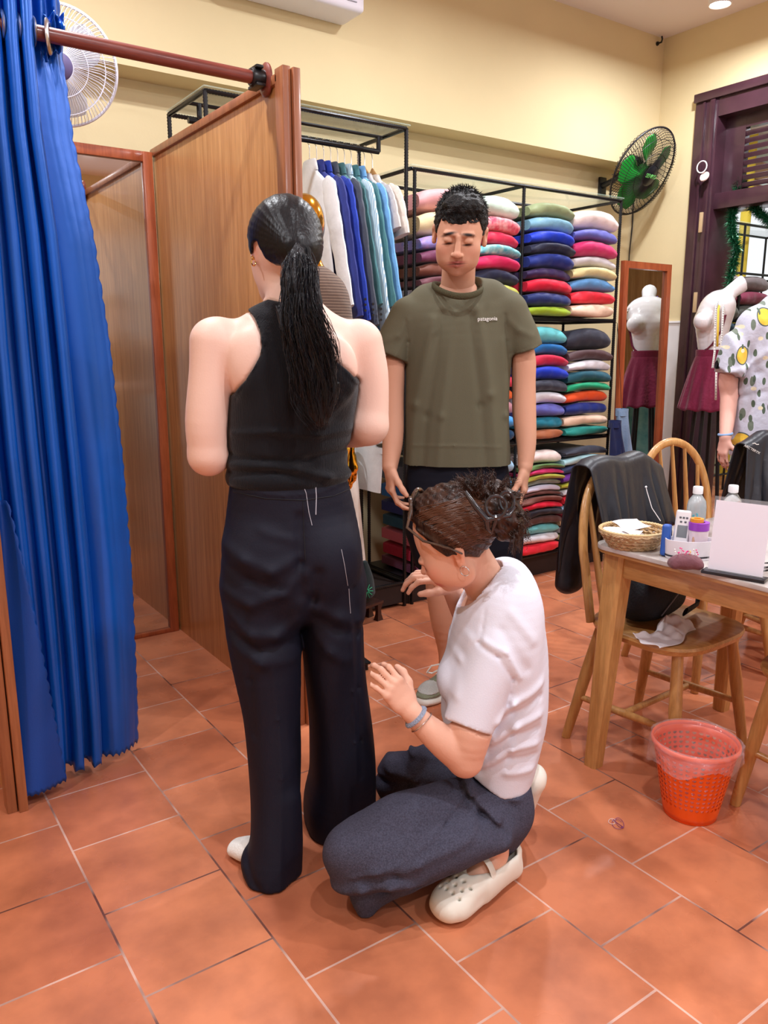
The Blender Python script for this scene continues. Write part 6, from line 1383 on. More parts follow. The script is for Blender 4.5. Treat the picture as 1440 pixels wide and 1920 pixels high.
# ---- backpack on that seat
b = wfield((1.95, 1.46, 0.44), (2.5, 1.76, 0.76), 0.006); cx, cy = C1[0] + 0.0, C1[1] + 0.065
b.chain([(cx, cy, 0.505), (cx, cy + 0.0, 0.56), (cx, cy + 0.01, 0.60)], [(0.15, 0.07), (0.14, 0.06), (0.11, 0.035)], 0.03, (1, 0, 0)); b.ell((cx - 0.02, cy - 0.05, 0.53), (0.11, 0.05, 0.07), 0.03)
Wb_ = Wob(73, 1, 6, (26, 26, 26)); b.disp(lambda x, y, z: 0.006 * Wb_(x, y, z)); b.plane((0, 0, 0.4475), (0, 0, -1))
bt = thing('backpack', 'black backpack sitting on the chair seat beside the white tissue', 'backpack', (cx, cy, 0.4475)); field_obj('bag_body', b, M_bag, bt, view=False)
sp = MB(); sp.tube([(cx + 0.10, cy - 0.03, 0.61), (cx + 0.155, cy - 0.05, 0.60), (cx + 0.185, cy - 0.06, 0.53), (cx + 0.16, cy - 0.07, 0.475), (cx + 0.08, cy - 0.08, 0.466)], 0.015, 10, flat=(0.4, 1.3)); sp.obj('shoulder_strap', M_bag, bt)
bd_ = MB(); sp = MB(); sp.tube([(cx - 0.08, cy - 0.102, 0.49), (cx + 0.02, cy - 0.106, 0.57), (cx + 0.09, cy - 0.09, 0.53)], 0.0022, 6); sp.obj('zip', mat('grey_zip', (96, 98, 108), 0.4), bt)
ch = MB(); cc = Vector((cx + 0.15, cy - 0.085, 0.60))
ch.tube([cc + Vector((0.02 * cos(a), -0.006, 0.028 * sin(a))) for a in np.linspace(0, 2 * pi, 25)[:-1]], 0.0014, 6, closed=True); co_ = ch.obj('bead_loop', mat('black_cotton', (12, 12, 15), 0.8), bt)
for a in np.linspace(0, 2 * pi, 11)[:-1]:
    c = cc + Vector((0.02 * cos(a), -0.006, 0.028 * sin(a))); MB().lathe([(0, -0.004), (0.0032, -0.0025), (0.004, 0), (0.0032, 0.0025), (0, 0.004)], c, 8).obj('bead', mat('bead_white', (230, 230, 226), 0.4), co_)
# ---- crumpled tissue on the seat
Wt1, Wt2 = Wob(74, 1, 5, (44, 52, 0)), Wob(75, 1, 5, (110, 120, 0))
def tis(u, v):
    a = (u - 0.5) * 2; b_ = (v - 0.5) * 2; x = C1[0] - 0.115 + a * 0.115 + 0.012 * sin(9 * v); y = C1[1] - 0.085 + b_ * 0.052 + 0.014 * sin(7 * u + 2) + 0.02 * a
    r = max(abs(a), abs(b_)); z = 0.449 + max(0.0, 0.034 * (1 - r * r) + 0.017 * float(Wt1(x, y, 0)) + 0.010 * float(Wt2(x, y, 0))); return Vector((x, y, z))
o = MB().grid(tis, 46, 30).obj('tissue', mat('tissue_paper', (226, 220, 224), 0.9, alpha=0.92), loc=(C1[0] - 0.115, C1[1] - 0.075, 0.448)); solidify(o, 0.001, 1.0); tag(o, 'crumpled white tissue on the front of the chair seat', 'tissue')
# ---- black jacket with chest lettering over the chair at the right edge
bc = Vector((C4[0], C4[1], 0.5))
jk = thing('draped_jacket', 'black jacket with a white chest logo over the chair at the right edge', 'jacket', tuple(bc))
jo = drape(C4[0], C4[1], C4[2], -0.235, 0.235, lambda u: 0.60 + 0.12 * abs(u - 0.35), lambda u: 0.52, 8, amp=0.020, sk=-0.05).obj('jacket_cloth', M_nyl, jk); solidify(jo, 0.004, 0.0)
bv = surf(jo); A = hit(bv, 1393, 832, 0.001); B = hit(bv, 1424, 848, 0.001); Cn = hit(bv, 1409, 842, 0.002)
if A and B and Cn:
    xa = (B - A).normalized(); za = Vector((0, 0, 1)); za = (za - xa * za.dot(xa)).normalized(); na = xa.cross(za); Mx = Matrix((xa, za, na)).transposed().to_4x4(); Mx.translation = Cn + na * 0.012
    text_obj('chest_lettering', "ARC'TERYX", (B - A).length / 5.6, Mx, mat('print_white', (236, 236, 232), 0.6), jo, 0.001)
    lg = MB(); cu = [(-0.012, 0.0), (-0.004, 0.006), (0.004, 0.004), (0.012, 0.009)]; lg.tube([Mx @ Vector((a, 0.022 + b_, 0)) for a, b_ in cu], 0.0016, 6); lg.obj('bird_logo', mat('print_white', (236, 236, 232), 0.6), jo)

# ---- things on the table
def T(px, py): return onZ(px, py, TZ)
k = T(1186, 1024)
t = thing('sewing_basket', 'shallow round wicker basket holding paper patterns at the table end', 'basket', tuple(k))
M_wick = mat('wicker', (190, 146, 96), 0.5, bump=0.9, bscale=70, stretch=(1, 1, 3), c2=(226, 196, 150), vscale=40, coat=0.4)
m = MB()
for i in range(5):
    q = i / 4; m.tube([k + Vector(((0.072 + 0.03 * q) * cos(a), (0.072 + 0.03 * q) * sin(a) * 0.92, 0.007 + 0.042 * q + 0.002 * sin(22 * a + i * pi))) for a in np.linspace(0, 2 * pi, 89)[:-1]], 0.0062, 6, closed=True)
m.lathe([(0, 0.0), (0.072, 0.0), (0.074, 0.006), (0, 0.006)], k, 32, sy=0.92); m.obj('woven_bowl', M_wick, t)
m = MB()
for i in range(56):
    a = 2 * pi * i / 56; m.tube([k + Vector((r_ * cos(a), r_ * sin(a) * 0.92, z)) for r_, z in ((0.099, 0.042), (0.106, 0.05), (0.103, 0.058), (0.096, 0.054))], 0.0022, 5)
m.tube([k + Vector((0.103 * cos(a), 0.103 * sin(a) * 0.92, 0.054)) for a in np.linspace(0, 2 * pi, 49)[:-1]], 0.005, 6, closed=True); m.obj('bound_rim', mat('rim_binding', (206, 176, 128), 0.5), t)
M_paper = mat('paper_white', (236, 234, 238), 0.8)
for i, (dx, dy, rz, w_, d_, z, lab) in enumerate(((-0.035, 0.015, 0.5, 0.085, 0.11, 0.047, 'white paper pattern lying nearest the rim of the wicker basket'), (0.025, 0.03, -0.3, 0.09, 0.075, 0.058, 'folded white paper standing up at the back of the wicker basket'), (-0.01, -0.025, 0.1, 0.10, 0.06, 0.041, 'small white slip at the front of the wicker basket'))):
    m = MB(); m.grid(lambda u, v: Vector(((u - 0.5) * w_, (v - 0.5) * d_, 0.010 * sin(3 * u + i) * sin(2.5 * v) + 0.02 * (u - 0.5) * (1 if i == 1 else 0.2))), 8, 8)
    o = m.obj('paper_pattern', M_paper); o.location = k + Vector((dx, dy, z)); o.rotation_euler = (0.15 * i, 0.08, rz); solidify(o, 0.0012); tag(o, lab, 'paper', 'papers in the wicker basket')
w = MB(); p0 = T(1236, 1012); w.tube([p0 + Vector((0, 0, 0.06)), p0 + Vector((-0.02, 0.02, 0.10)), p0 + Vector((-0.035, 0.03, 0.15)), p0 + Vector((-0.04, 0.032, 0.165))], 0.0012, 6); w.lathe([(0, -0.004), (0.004, 0), (0, 0.004)], p0 + Vector((-0.04, 0.032, 0.167)), 8)
o = w.obj('needle_wire', M_paper, loc=tuple(p0)); o.parent = None; tag(o, 'thin white wire sticking up out of the wicker basket', 'wire')
# blue glasses case standing on end
k = T(1246, 1042); m = MB(); M5 = Matrix.Translation(k) @ Matrix.Rotation(radians(25), 4, 'Z') @ Matrix.Rotation(radians(6), 4, 'Y'); m.box((-0.017, -0.012, 0.001), (0.017, 0.012, 0.092), 0.009, M5, 3)
t = thing('pouch', 'slim blue pouch standing upright beside the white organizer', 'pouch', tuple(k)); m.obj('pouch_case', mat('cobalt_plastic', (44, 88, 172), 0.4), t); m = MB(); m.tube([M5 @ Vector(p) for p in ((0.008, -0.003, 0.09), (0.016, -0.006, 0.098), (0.02, -0.01, 0.07), (0.0195, -0.012, 0.04))], 0.0016, 6); m.obj('cord', mat('navy_cord', (24, 30, 60), 0.7), t)
# organizer tub with cups
k = T(1292, 1046); M_org = mat('organizer_white', (230, 226, 234), 0.35)
t = thing('desk_organizer', 'white two-lobed plastic organizer full of sewing bits', 'organizer', tuple(k))
dirx = Vector((0.62, -0.5, 0)).normalized(); diry = Vector((-dirx.y, dirx.x, 0))
def lobes(r, grow=0):
    P = []
    for i in range(48):
        a = 2 * pi * i / 48; rr = (0.038 + 0.020 * abs(cos(a)) ** 1.4 + 0.003 * cos(4 * a)) * r + grow; P.append(dirx * (rr * cos(a) * 1.12) + diry * (rr * sin(a)))
    return P
m = MB(); m.rings([[k + p + Vector((0, 0, z)) for p in lobes(s_, g_)] for s_, g_, z in ((0.95, 0, 0.0005), (0.98, 0, 0.004), (1.02, 0, 0.056), (1.02, -0.0028, 0.056), (0.98, -0.0028, 0.006))], True); m.obj('tub', M_org, t)
m = MB(); m.rings([[k + p + Vector((0, 0, z)) for p in lobes(s_, g_)] for s_, g_, z in ((0.985, 0.0008, 0.008), (0.985, 0.0012, 0.0125), (0.985, -0.001, 0.0125), (0.985, -0.001, 0.008))], False); m.obj('dark_base_line', mat('dark_plastic', (34, 32, 44), 0.4), t)
kc = k + dirx * 0.022 + diry * 0.006 + Vector((0, 0, 0.0065))
t = thing('cup', 'pinkish white cup inside the organizer carrying the purple tape roll', 'cup', tuple(kc)); MB().lathe([(0, 0), (0.024, 0), (0.0275, 0.075), (0.0262, 0.075), (0.023, 0.004), (0, 0.003)], kc, 28).obj('cup_wall', mat('cup_pinkish', (228, 212, 222), 0.3, alpha=1), t)
def roll(c, r0, r1, h, m_, label, z):
    o = MB().lathe([(r0, 0), (r1, 0), (r1, h), (r0, h), (r0, 0.0001)], c + Vector((0, 0, z)), 32).obj('tape_roll', m_, loc=tuple(c + Vector((0, 0, z)))); tag(o, label, 'tape roll', 'tape rolls stacked on the cup'); return o
roll(kc, 0.016, 0.0285, 0.022, mat('purple_tape', (150, 66, 190), 0.3), 'wide purple tape roll on top of the pinkish cup', 0.0755)
roll(kc + Vector((-0.004, 0.004, 0)), 0.010, 0.018, 0.010, mat('orange_tape', (224, 150, 48), 0.35), 'small orange tape roll on top of the purple one', 0.0978)
kr = k - dirx * 0.03 + diry * 0.004 + Vector((0, 0, 0.008)); Mr = Matrix.Translation(kr) @ Matrix.Rotation(radians(136), 4, 'Z') @ Matrix.Rotation(radians(8), 4, 'X') @ Matrix.Rotation(radians(-5), 4, 'Y')
t = thing('remote_control', 'white air conditioner remote with a grey display standing in the organizer', 'remote control', tuple(kr))
m = MB(); m.box((-0.020, -0.008, 0), (0.020, 0.008, 0.128), 0.007, Mr, 3); m.obj('case', mat('remote_white', (226, 224, 228), 0.4), t)
m = MB(); m.box((-0.014, 0.0075, 0.05), (0.014, 0.0088, 0.085), 0.0005, Mr); m.obj('display', mat('lcd_grey', (120, 126, 132), 0.3), t)
for bx_, bz in ((-0.009, 0.107), (0.0, 0.107), (0.009, 0.107), (-0.006, 0.095), (0.006, 0.095)):
    m = MB(); m.box((bx_ - 0.003, 0.0075, bz - 0.0025), (bx_ + 0.003, 0.0095, bz + 0.0025), 0.0008, Mr); m.obj('button', mat('button_grey', (86, 88, 96), 0.5), t)
m = MB(); a = k + dirx * 0.0 - diry * 0.02 + Vector((0, 0, 0.012)); m.tube([a, a + Vector((0.01, 0.004, 0.05)), a + Vector((0.014, 0.006, 0.066))], [0.004, 0.004, 0.003], 8); o = m.obj('marker', mat('beige_marker', (190, 150, 130), 0.5), loc=tuple(a)); tag(o, 'short beige marker leaning in the middle of the organizer', 'marker')
# water bottles
def bottle(c, label, cloud):
    t = thing('water_bottle', label, 'bottle', tuple(c), 0, 'water bottles on the table')
    MB().lathe([(0, 0.0005), (0.026, 0.0005), (0.029, 0.004), (0.029, 0.03), (0.0278, 0.034), (0.029, 0.038), (0.029, 0.10), (0.026, 0.118), (0.0165, 0.132), (0.0125, 0.138), (0.0125, 0.142)], c, 36).obj('bottle_body', cloud, t)
    MB().lathe([(0, 0.1405), (0.0148, 0.1405), (0.0152, 0.143), (0.0152, 0.160), (0.0138, 0.163), (0, 0.163)], c, 28).obj('cap', mat('cap_white', (236, 236, 240), 0.4), t); return t
kb = T(1313, 1018) + Vector((0.05, 0.055, 0)); b1 = bottle(kb, 'frosted water bottle with cyan print behind the organizer', mat('frosted_pet', (216, 226, 232), 0.25, trans=0.55, spec=0.6))
vd = Vector((-kb.x, -kb.y, 0)).normalized(); vs = Vector((-vd.y, vd.x, 0)); Mx = Matrix((vs, Vector((0, 0, 1)), vd)).transposed().to_4x4(); Mx.translation = kb + vd * 0.0296 + Vector((0, 0, 0.075)) + vs * -0.002
text_obj('cyan_print', 'a3', 0.02, Mx, mat('cyan_ink', (60, 180, 200), 0.5), b1, 0.0006)
kb2 = T(1371, 1018) + Vector((0.085, 0.06, 0)); bottle(kb2, 'clear water bottle behind the acrylic stand', mat('clear_pet', (222, 230, 234), 0.06, trans=0.85, spec=0.6))
# pincushion and pins
k = T(1284, 1068); f = wfield(np.array(k) - 0.09, np.array(k) + 0.09, 0.0026); dz = np.array(dirx); dy_ = np.array(diry)
f.ell(np.array(k) + (0, 0, 0.022), (0.043, 0.028, 0.022), 0.0, (dz, dy_, (0, 0, 1))); f.seg(np.array(k) - dz * 0.032 - dy_ * 0.012 + (0, 0, 0.015), np.array(k) - dz * 0.034 + dy_ * 0.012 + (0, 0, 0.015), 0.010, 0.010, 0.012); f.seg(np.array(k) + dz * 0.034 - dy_ * 0.014 + (0, 0, 0.015), np.array(k) + dz * 0.034 + dy_ * 0.014 + (0, 0, 0.015), 0.011, 0.011, 0.012); f.plane((0, 0, TZ + 0.0006), (0, 0, -1))
t = thing('pincushion', 'mauve fabric pincushion at the table edge in front of the organizer', 'pincushion', tuple(k)); field_obj('cushion', f, fabric('mauve_velvet', (112, 70, 78), 0.9, 0.2, 60, 0.15), t, view=False)
PC = {'pink': (236, 90, 150), 'white': (240, 236, 232), 'yellow': (236, 190, 120), 'magenta': (200, 40, 120)}
g = np.random.default_rng(2)
for i in range(22):
    n_ = list(PC)[i % 4] if i % 3 else 'pink'; a = np.array(k) + dz * g.uniform(-0.024, 0.03) + dy_ * g.uniform(-0.012, 0.014) + (0, 0, 0.038); d = unit((g.normal() * 0.35, g.normal() * 0.35, 1)); L = g.uniform(0.006, 0.026)
    m = MB(); m.tube([Vector(a - d * 0.006), Vector(a + d * L)], 0.0004, 4); m.lathe([(0, -0.0022), (0.0016, -0.0015), (0.0022, 0), (0.0016, 0.0015), (0, 0.0022)], Vector(a + d * L), 8)
    o = m.obj('pin', mat('pin_' + n_, PC[n_], 0.25), loc=tuple(a)); tag(o, n_ + '-headed pin stuck in the mauve pincushion', 'pin', 'pins in the pincushion, ' + n_)
for i in range(6):
    a = np.array(k + dirx * (0.03 + 0.007 * i) + diry * (0.036 + 0.004 * (i % 2))); a[2] = TZ + 0.045
    a = np.array(T(1312 + 5 * i, 1046 + (i % 3) * 3)); a[2] = TZ + 0.002; a = a + np.array(diry) * 0.0; m = MB(); m.tube([Vector(a), Vector(a + (0.002, 0.004, 0.018 + 0.004 * (i % 3)))], 0.0005, 4); m.lathe([(0, -0.002), (0.0016, 0), (0, 0.002)], Vector(a + (0.002, 0.004, 0.019 + 0.004 * (i % 3))), 8)
    o = m.obj('pin', mat('pin_navy', (40, 50, 96), 0.25), loc=tuple(a)); tag(o, 'navy-headed pin standing between organizer and acrylic stand', 'pin', 'navy pins by the organizer')
# acrylic stand with a blank sheet
A, B = T(1322, 1074), T(1432, 1093); ux = (B - A).normalized(); uy = Vector((-ux.y, ux.x, 0)); 
if uy.y < 0: uy = -uy
L = (B - A).length; Ms = Matrix((ux, uy, Vector((0, 0, 1)))).transposed().to_4x4(); Ms.translation = A
t = thing('sign_stand', 'clear acrylic table stand holding a blank white sheet on a black base', 'sign stand', tuple(A + ux * L / 2))
MB().box((-0.008, -0.012, 0.0005), (L + 0.004, 0.03, 0.009), 0.002, Ms).obj('base', mat('black_acrylic', (30, 30, 36), 0.25), t)
tilt = Ms @ Matrix.Translation((0, 0.008, 0.0095)) @ Matrix.Rotation(radians(-7), 4, 'X')
MB().box((0.0, -0.0025, 0), (L - 0.002, 0.004, 0.196), 0.001, tilt).obj('acrylic_panel', mat('clear_acrylic', (236, 240, 246), 0.04, spec=0.6, alpha=0.12), t)
MB().box((0.004, -0.0004, 0.002), (L - 0.006, 0.0006, 0.186), 0.0, tilt).obj('blank_sheet', mat('sheet_white', (234, 230, 242), 0.6), t)
w = MB(); c = T(1436, 1078) + Vector((0.03, 0.02, 0)); w.tube([c + Vector((0.03 * cos(a) * (1 + 0.1 * a), 0.02 * sin(a), 0.004 + 0.0015 * a)) for a in np.linspace(0, 11, 50)], 0.0025, 6); o = w.obj('cable', mat('black_cable', (20, 20, 24), 0.5), loc=tuple(c)); tag(o, 'coiled black cable behind the acrylic stand', 'cable')

# ---- orange waste basket with heart-shaped holes and a plastic bag
def heart_mat():
    m = bpy.data.materials.new('orange_plastic_hearts'); m.use_nodes = True; nt = m.node_tree; b = nt.nodes['Principled BSDF']; L = nt.links
    b.inputs['Base Color'].default_value = lin((244, 92, 14)); b.inputs['Roughness'].default_value = 0.32; b.inputs['Subsurface Weight'].default_value = 0.0
    tc = nt.nodes.new('ShaderNodeTexCoord'); sp = nt.nodes.new('ShaderNodeSeparateXYZ'); L.new(tc.outputs['Object'], sp.inputs[0])
    def mth(op, a, b_=None, c=None):
        n = nt.nodes.new('ShaderNodeMath'); n.operation = op
        for i, v in enumerate((a, b_, c)):
            if v is None: continue
            if isinstance(v, (int, float)): n.inputs[i].default_value = v
            else: L.new(v, n.inputs[i])
        return n.outputs[0]
    ang = mth('ARCTAN2', sp.outputs['Y'], sp.outputs['X']); u = mth('MULTIPLY', ang, 36 / (2 * pi)); v = mth('DIVIDE', sp.outputs['Z'], 0.0145)
    fx = mth('SUBTRACT', mth('FRACT', mth('ADD', u, 50.0)), 0.5); fy = mth('SUBTRACT', mth('FRACT', v), 0.5)
    x = mth('MULTIPLY', fx, 3.6); y = mth('ADD', mth('MULTIPLY', fy, 3.6), -0.1); x2 = mth('MULTIPLY', x, x); y2 = mth('MULTIPLY', y, y)
    q = mth('SUBTRACT', mth('ADD', x2, y2), 1.0); q3 = mth('MULTIPLY', mth('MULTIPLY', q, q), q); y3 = mth('MULTIPLY', y2, y); hrt = mth('SUBTRACT', q3, mth('MULTIPLY', x2, y3))
    ins = mth('LESS_THAN', hrt, 0.0); band = mth('MULTIPLY', mth('GREATER_THAN', sp.outputs['Z'], 0.043), mth('LESS_THAN', sp.outputs['Z'], 0.203)); hole = mth('MULTIPLY', ins, band)
    L.new(mth('SUBTRACT', 1.0, hole), b.inputs['Alpha']); return m
k = onZ(1293, 1522, 0); HB = 0.232
t = thing('waste_basket', 'orange plastic waste basket with heart-shaped holes on the floor', 'waste basket', tuple(k))
bk = MB(); bk.lathe([(0.074, 0.004), (0.084, 0.045), (0.112, 0.208), (0.115, HB - 0.012)], k, 64); 
o = MB().grid(lambda u, v: k + Vector(((lerp(0.074, 0.1155, v)) * cos(2 * pi * u), (lerp(0.074, 0.1155, v)) * sin(2 * pi * u), lerp(0.003, HB - 0.008, v))), 72, 12, True).obj('pierced_wall', heart_mat(), t); solidify(o, 0.0018, 0)
M_or = mat('orange_plastic', (244, 92, 14), 0.32)
MB().lathe([(0, 0.001), (0.074, 0.001), (0.0755, 0.005), (0, 0.005)], k, 48).obj('bottom', M_or, t)
MB().tube([k + Vector((0.118 * cos(a), 0.118 * sin(a), HB - 0.007)) for a in np.linspace(0, 2 * pi, 65)[:-1]], 0.0055, 10, closed=True, flat=(1.4, 0.8)).obj('rim', M_or, t)
M_film = mat('plastic_film', (236, 216, 224), 0.12, spec=0.8, alpha=0.2, bump=0.5, bscale=26)
W1_, W2_ = Wob(81, 1, 6, (46, 46, 46)), Wob(82, 1, 6, (110, 110, 110))
prof = [(0.122, HB - 0.045), (0.124, HB - 0.025), (0.123, HB + 0.0), (0.119, HB + 0.005), (0.109, HB - 0.006), (0.101, HB - 0.05), (0.090, HB - 0.11), (0.078, 0.05), (0.05, 0.02), (0.0, 0.018)]
def film(u, v):
    a = 2 * pi * u; s_ = v * (len(prof) - 1); i = min(int(s_), len(prof) - 2); r = lerp(prof[i][0], prof[i + 1][0], s_ - i); z = lerp(prof[i][1], prof[i + 1][1], s_ - i)
    p = k + Vector((r * cos(a), r * sin(a), z)); out = 1 if v < 0.3 else -0.55; q = abs(float(W1_(*p))) * 0.006 + abs(float(W2_(*p))) * 0.003
    if v < 0.25: z2 = (0.25 - v) / 0.25; q += 0.012 * z2 * max(0, sin(a * 2 + 0.6)) ; p.z -= 0.024 * z2 * max(0, sin(a * 1 + 5.6)) - 0.012 * z2 * sin(5 * a)
    if v > 0.9: q = 0
    return p + Vector((cos(a), sin(a), 0)) * (q * out * (0.15 if 0.25 <= v < 0.45 else 1))
MB().grid(film, 96, 54, True).obj('bin_liner', M_film, t)
# ---- scraps of thread on the floor
g = np.random.default_rng(12)
for i, (px, py, colr, r_, lab) in enumerate(((1160, 1546, (130, 60, 120), 0.026, 'tangle of purple thread on the floor tiles left of the waste basket'), (1148, 1542, (226, 214, 214), 0.014, 'little loop of pale thread beside the purple tangle'))):
    c = onZ(px, py, 0.0); P = [c + Vector((r_ * cos(a) * (0.5 + 0.5 * sin(a * 0.37 + i)), r_ * 0.8 * sin(a * 1.13), 0.0016 + 0.0012 * (1 + sin(a * 2.1)))) for a in np.linspace(0, 16 if i == 0 else 6.2, 70)]
    o = MB().tube(P, 0.0007, 5).obj('thread_scrap', mat('thread_%d' % i, colr, 0.7), loc=tuple(c)); tag(o, lab, 'thread')
# ================================================================== fans, mannequins, second mirror, the doorway's contents, the customer at the back
# ---- wall fans
def fan(name, label, C, N, R, wall_pt, m_grille, m_blade, m_hub, nbl=3, hubtext=None, bl_w=0.62, wire=0.0012):
    C = Vector(C); N = Vector(N).normalized(); ux = Vector((0, 0, 1)).cross(N).normalized(); uy = N.cross(ux); B = Matrix((ux, uy, N)).transposed().to_4x4(); B.translation = C
    t = thing(name, label, 'fan', tuple(C))
    P = lambda r, a, z: B @ Vector((r * cos(a), r * sin(a), z))
    f = MB(); f.tube([P(R, a, 0.0) for a in np.linspace(0, 2 * pi, 73)[:-1]], 0.006, 8, closed=True); f.obj('grille_rim', m_grille, t)
    for nm, sg in (('front_grille', 1), ('rear_grille', -1)):
        f = MB(); ns = 90 if sg > 0 else 60
        for i in range(ns):
            a = 2 * pi * i / ns; f.tube([P(R, a, 0), P(R * 0.93, a + 0.03, sg * 0.035), P(R * 0.7, a + 0.12, sg * 0.058), P(R * 0.24, a + 0.3, sg * 0.066)], wire, 4)
        for q in (0.24, 0.5, 0.8): f.tube([P(R * q, a, sg * (0.066 if q < 0.4 else 0.063 if q < 0.6 else 0.05)) for a in np.linspace(0, 2 * pi, 49)[:-1]], 0.0016, 5, closed=True)
        f.obj(nm, m_grille, t)
    for i in range(nbl):
        a0 = 2 * pi * i / nbl + 0.5; b_ = MB()
        def fn(u, v):
            r = lerp(R * 0.17, R * 0.86, u); hw = (bl_w * (0.35 + 0.75 * sin(pi * min(1, u * 0.62 + 0.18)))) * (1 - 0.65 * max(0, u - 0.72) ** 1.2 * 3.2 * abs(2 * v - 1) ** 2); a = a0 + (v - 0.5) * 2 * hw * (0.55 if nbl > 3 else 0.85) + 0.25 * u
            return P(r, a, (v - 0.5) * 0.05 * (1.1 - 0.5 * u))
        o = b_.grid(fn, 14, 10).obj('blade', m_blade, t); solidify(o, 0.002)
    MB().lathe([(0, 0.074), (R * 0.20, 0.072), (R * 0.235, 0.066), (R * 0.235, 0.058), (0, 0.058)], n=32, M=B).obj('hub_badge', m_hub, t)
    MB().lathe([(0, 0.03), (R * 0.17, 0.028), (R * 0.18, -0.02), (0, -0.02)], n=28, M=B).obj('spinner', m_blade, t)
    MB().lathe([(0, -0.06), (R * 0.22, -0.06), (R * 0.25, -0.075), (R * 0.24, -0.13), (R * 0.15, -0.16), (0, -0.165)], n=28, M=B).obj('motor_housing', m_hub, t)
    W = Vector(wall_pt); f = MB(); f.tube([P(0, 0, -0.12), (P(0, 0, -0.14) + W) / 2 + Vector((0, 0, -0.03)), W], [0.018, 0.018, 0.022], 10); f.obj('swivel_arm', m_hub, t)
    f = MB(); f.box(W + Vector((-0.035, -0.02, -0.06)), W + Vector((0.035, 0.0, 0.06)), 0.008); f.obj('wall_bracket', m_hub, t)
    if hubtext:
        M2 = B @ Matrix.Translation((0, 0, 0.0745)); text_obj('hub_lettering', hubtext, R * 0.13, M2, mat('green_print', (120, 210, 110), 0.5), t, 0.0008)
    return t
v2 = lambda r, f, z: Vector((r * RH[0] + f * FH[0], r * RH[1] + f * FH[1], z))
cL = onY(112, 124, 3.47); fan('wall_fan', 'white wall fan high behind the curtain rod', cL, v2(0.30, -0.9, -0.30), 0.21, (cL.x - 0.02, YU, cL.z + 0.05), mat('fan_white', (222, 222, 236), 0.3), mat('fan_blade_clear', (214, 220, 238), 0.2, alpha=0.55), mat('fan_violet_grey', (96, 86, 128), 0.35))
cR = onY(1205, 323, 3.62); wR = onY(1127, 350, YB)
fan('wall_fan', 'black wall fan with green blades in the corner above the fabric shelves', cR, v2(0.56, -0.66, -0.50), 0.285, (wR.x, YB, wR.z), mat('fan_black_wire', (30, 26, 30), 0.4), mat('fan_green', (34, 150, 52), 0.25, alpha=0.85), mat('fan_black', (22, 24, 28), 0.35), 5, 'SENKO', 0.85, 0.0019)
cw = MB(); q = onY(1196, 402, YB - 0.02); cw.tube([(q.x, YB - 0.014, 2.5), (q.x, YB - 0.014, 1.2)], 0.011, 10); cw.tube([(q.x, YB - 0.014, 1.98), (q.x, YB - 0.014, 2.02)], 0.015, 10); o = cw.obj('conduit_pipe', mat('conduit_cream', (226, 204, 160), 0.5), loc=(q.x, YB, 1.2)); tag(o, 'cream conduit pipe running down the corner wall below the green fan', 'pipe')
cw = MB(); cw.tube([(q.x - 0.05, YB - 0.012, 2.42), (q.x - 0.045, YB - 0.012, 2.2), (q.x - 0.06, YB - 0.012, 2.0), (q.x - 0.055, YB - 0.012, 1.5)], 0.004, 6); o = cw.obj('fan_cable', mat('black_cable', (20, 20, 24), 0.5), loc=(q.x - 0.05, YB, 1.5)); tag(o, 'thin black cable hanging on the wall beside the cream conduit', 'cable')

# ---- framed mirror leaning in the corner
TRm, BYm = Vector((4.385, 3.215, 1.835)), 3.185
t = thing('leaning_mirror', 'red-brown framed mirror leaning in the corner beside the fabric shelves', 'mirror', (4.16, 3.2, 0))
def Mq(x, z, d=0.0): return Vector((x, lerp(BYm, TRm.y, z / TRm.z) - d, z))
mx0, mx1 = 3.935, 4.385; fw = 0.04
def bar(x0, x1, z0, z1, dpt):
    m_ = MB(); m_.rings([[Mq(x0, z0, a), Mq(x1, z0, a), Mq(x1, z1, a), Mq(x0, z1, a)] for a in (0.0, dpt)]); return m_
for a in ((mx0, mx0 + fw, 0.0, TRm.z), (mx1 - fw, mx1, 0.0, TRm.z), (mx0 + fw, mx1 - fw, TRm.z - fw, TRm.z), (mx0 + fw, mx1 - fw, 0.0, fw)): bar(*a, 0.028).obj('frame_rail', M_red, t, smooth=False)
bar(mx0 + fw - 0.004, mx1 - fw + 0.004, fw - 0.004, TRm.z - fw + 0.004, 0.010).obj('mirror_glass', M_mirror, t, smooth=False)

# ---- white dressmaker's torso in a burgundy pinafore skirt
HMn = 5.0; t = thing('mannequin', 'white headless torso in a burgundy pinafore skirt before the doorway', 'mannequin', tuple(onH(1335, 700, HMn))[:2] + (0,))
mv = lambda x, y, H=HMn: vp(x, y, H); g = lambda n: n * HMn / FPX
f = Field(mv(1280, 700) * (1, 0, 0) + (0, HMn - 0.25, 0.95), mv(1410, 500) * (1, 0, 0) + (0.05, HMn + 0.25, 1.78), 0.006)
f.chain([mv(1334, 700), mv(1334, 670), mv(1335, 635), mv(1338, 600), mv(1346, 575), mv(1352, 562)], [(g(27), 0.085), (g(22), 0.08), (g(26), 0.09), (g(31), 0.11), (g(28), 0.14), (g(16), 0.08)], 0.02)
f.ell(mv(1318, 602, 4.93), (0.055, 0.055, 0.055), 0.03); f.ell(mv(1318, 602, 5.07), (0.055, 0.055, 0.055), 0.03); f.chain([mv(1354, 566), mv(1370, 548), mv(1392, 532)], [0.055, 0.044, 0.05], 0.02); f.plane(mv(1394, 531), (0.9, 0, 0.35))
M_man = mat('mannequin_white', (232, 228, 230), 0.12, coat=0.6); field_obj('torso', f, M_man, t)
M_bur = fabric('burgundy_cotton', (116, 26, 58), 0.8, 0.2, 60, 0.1)
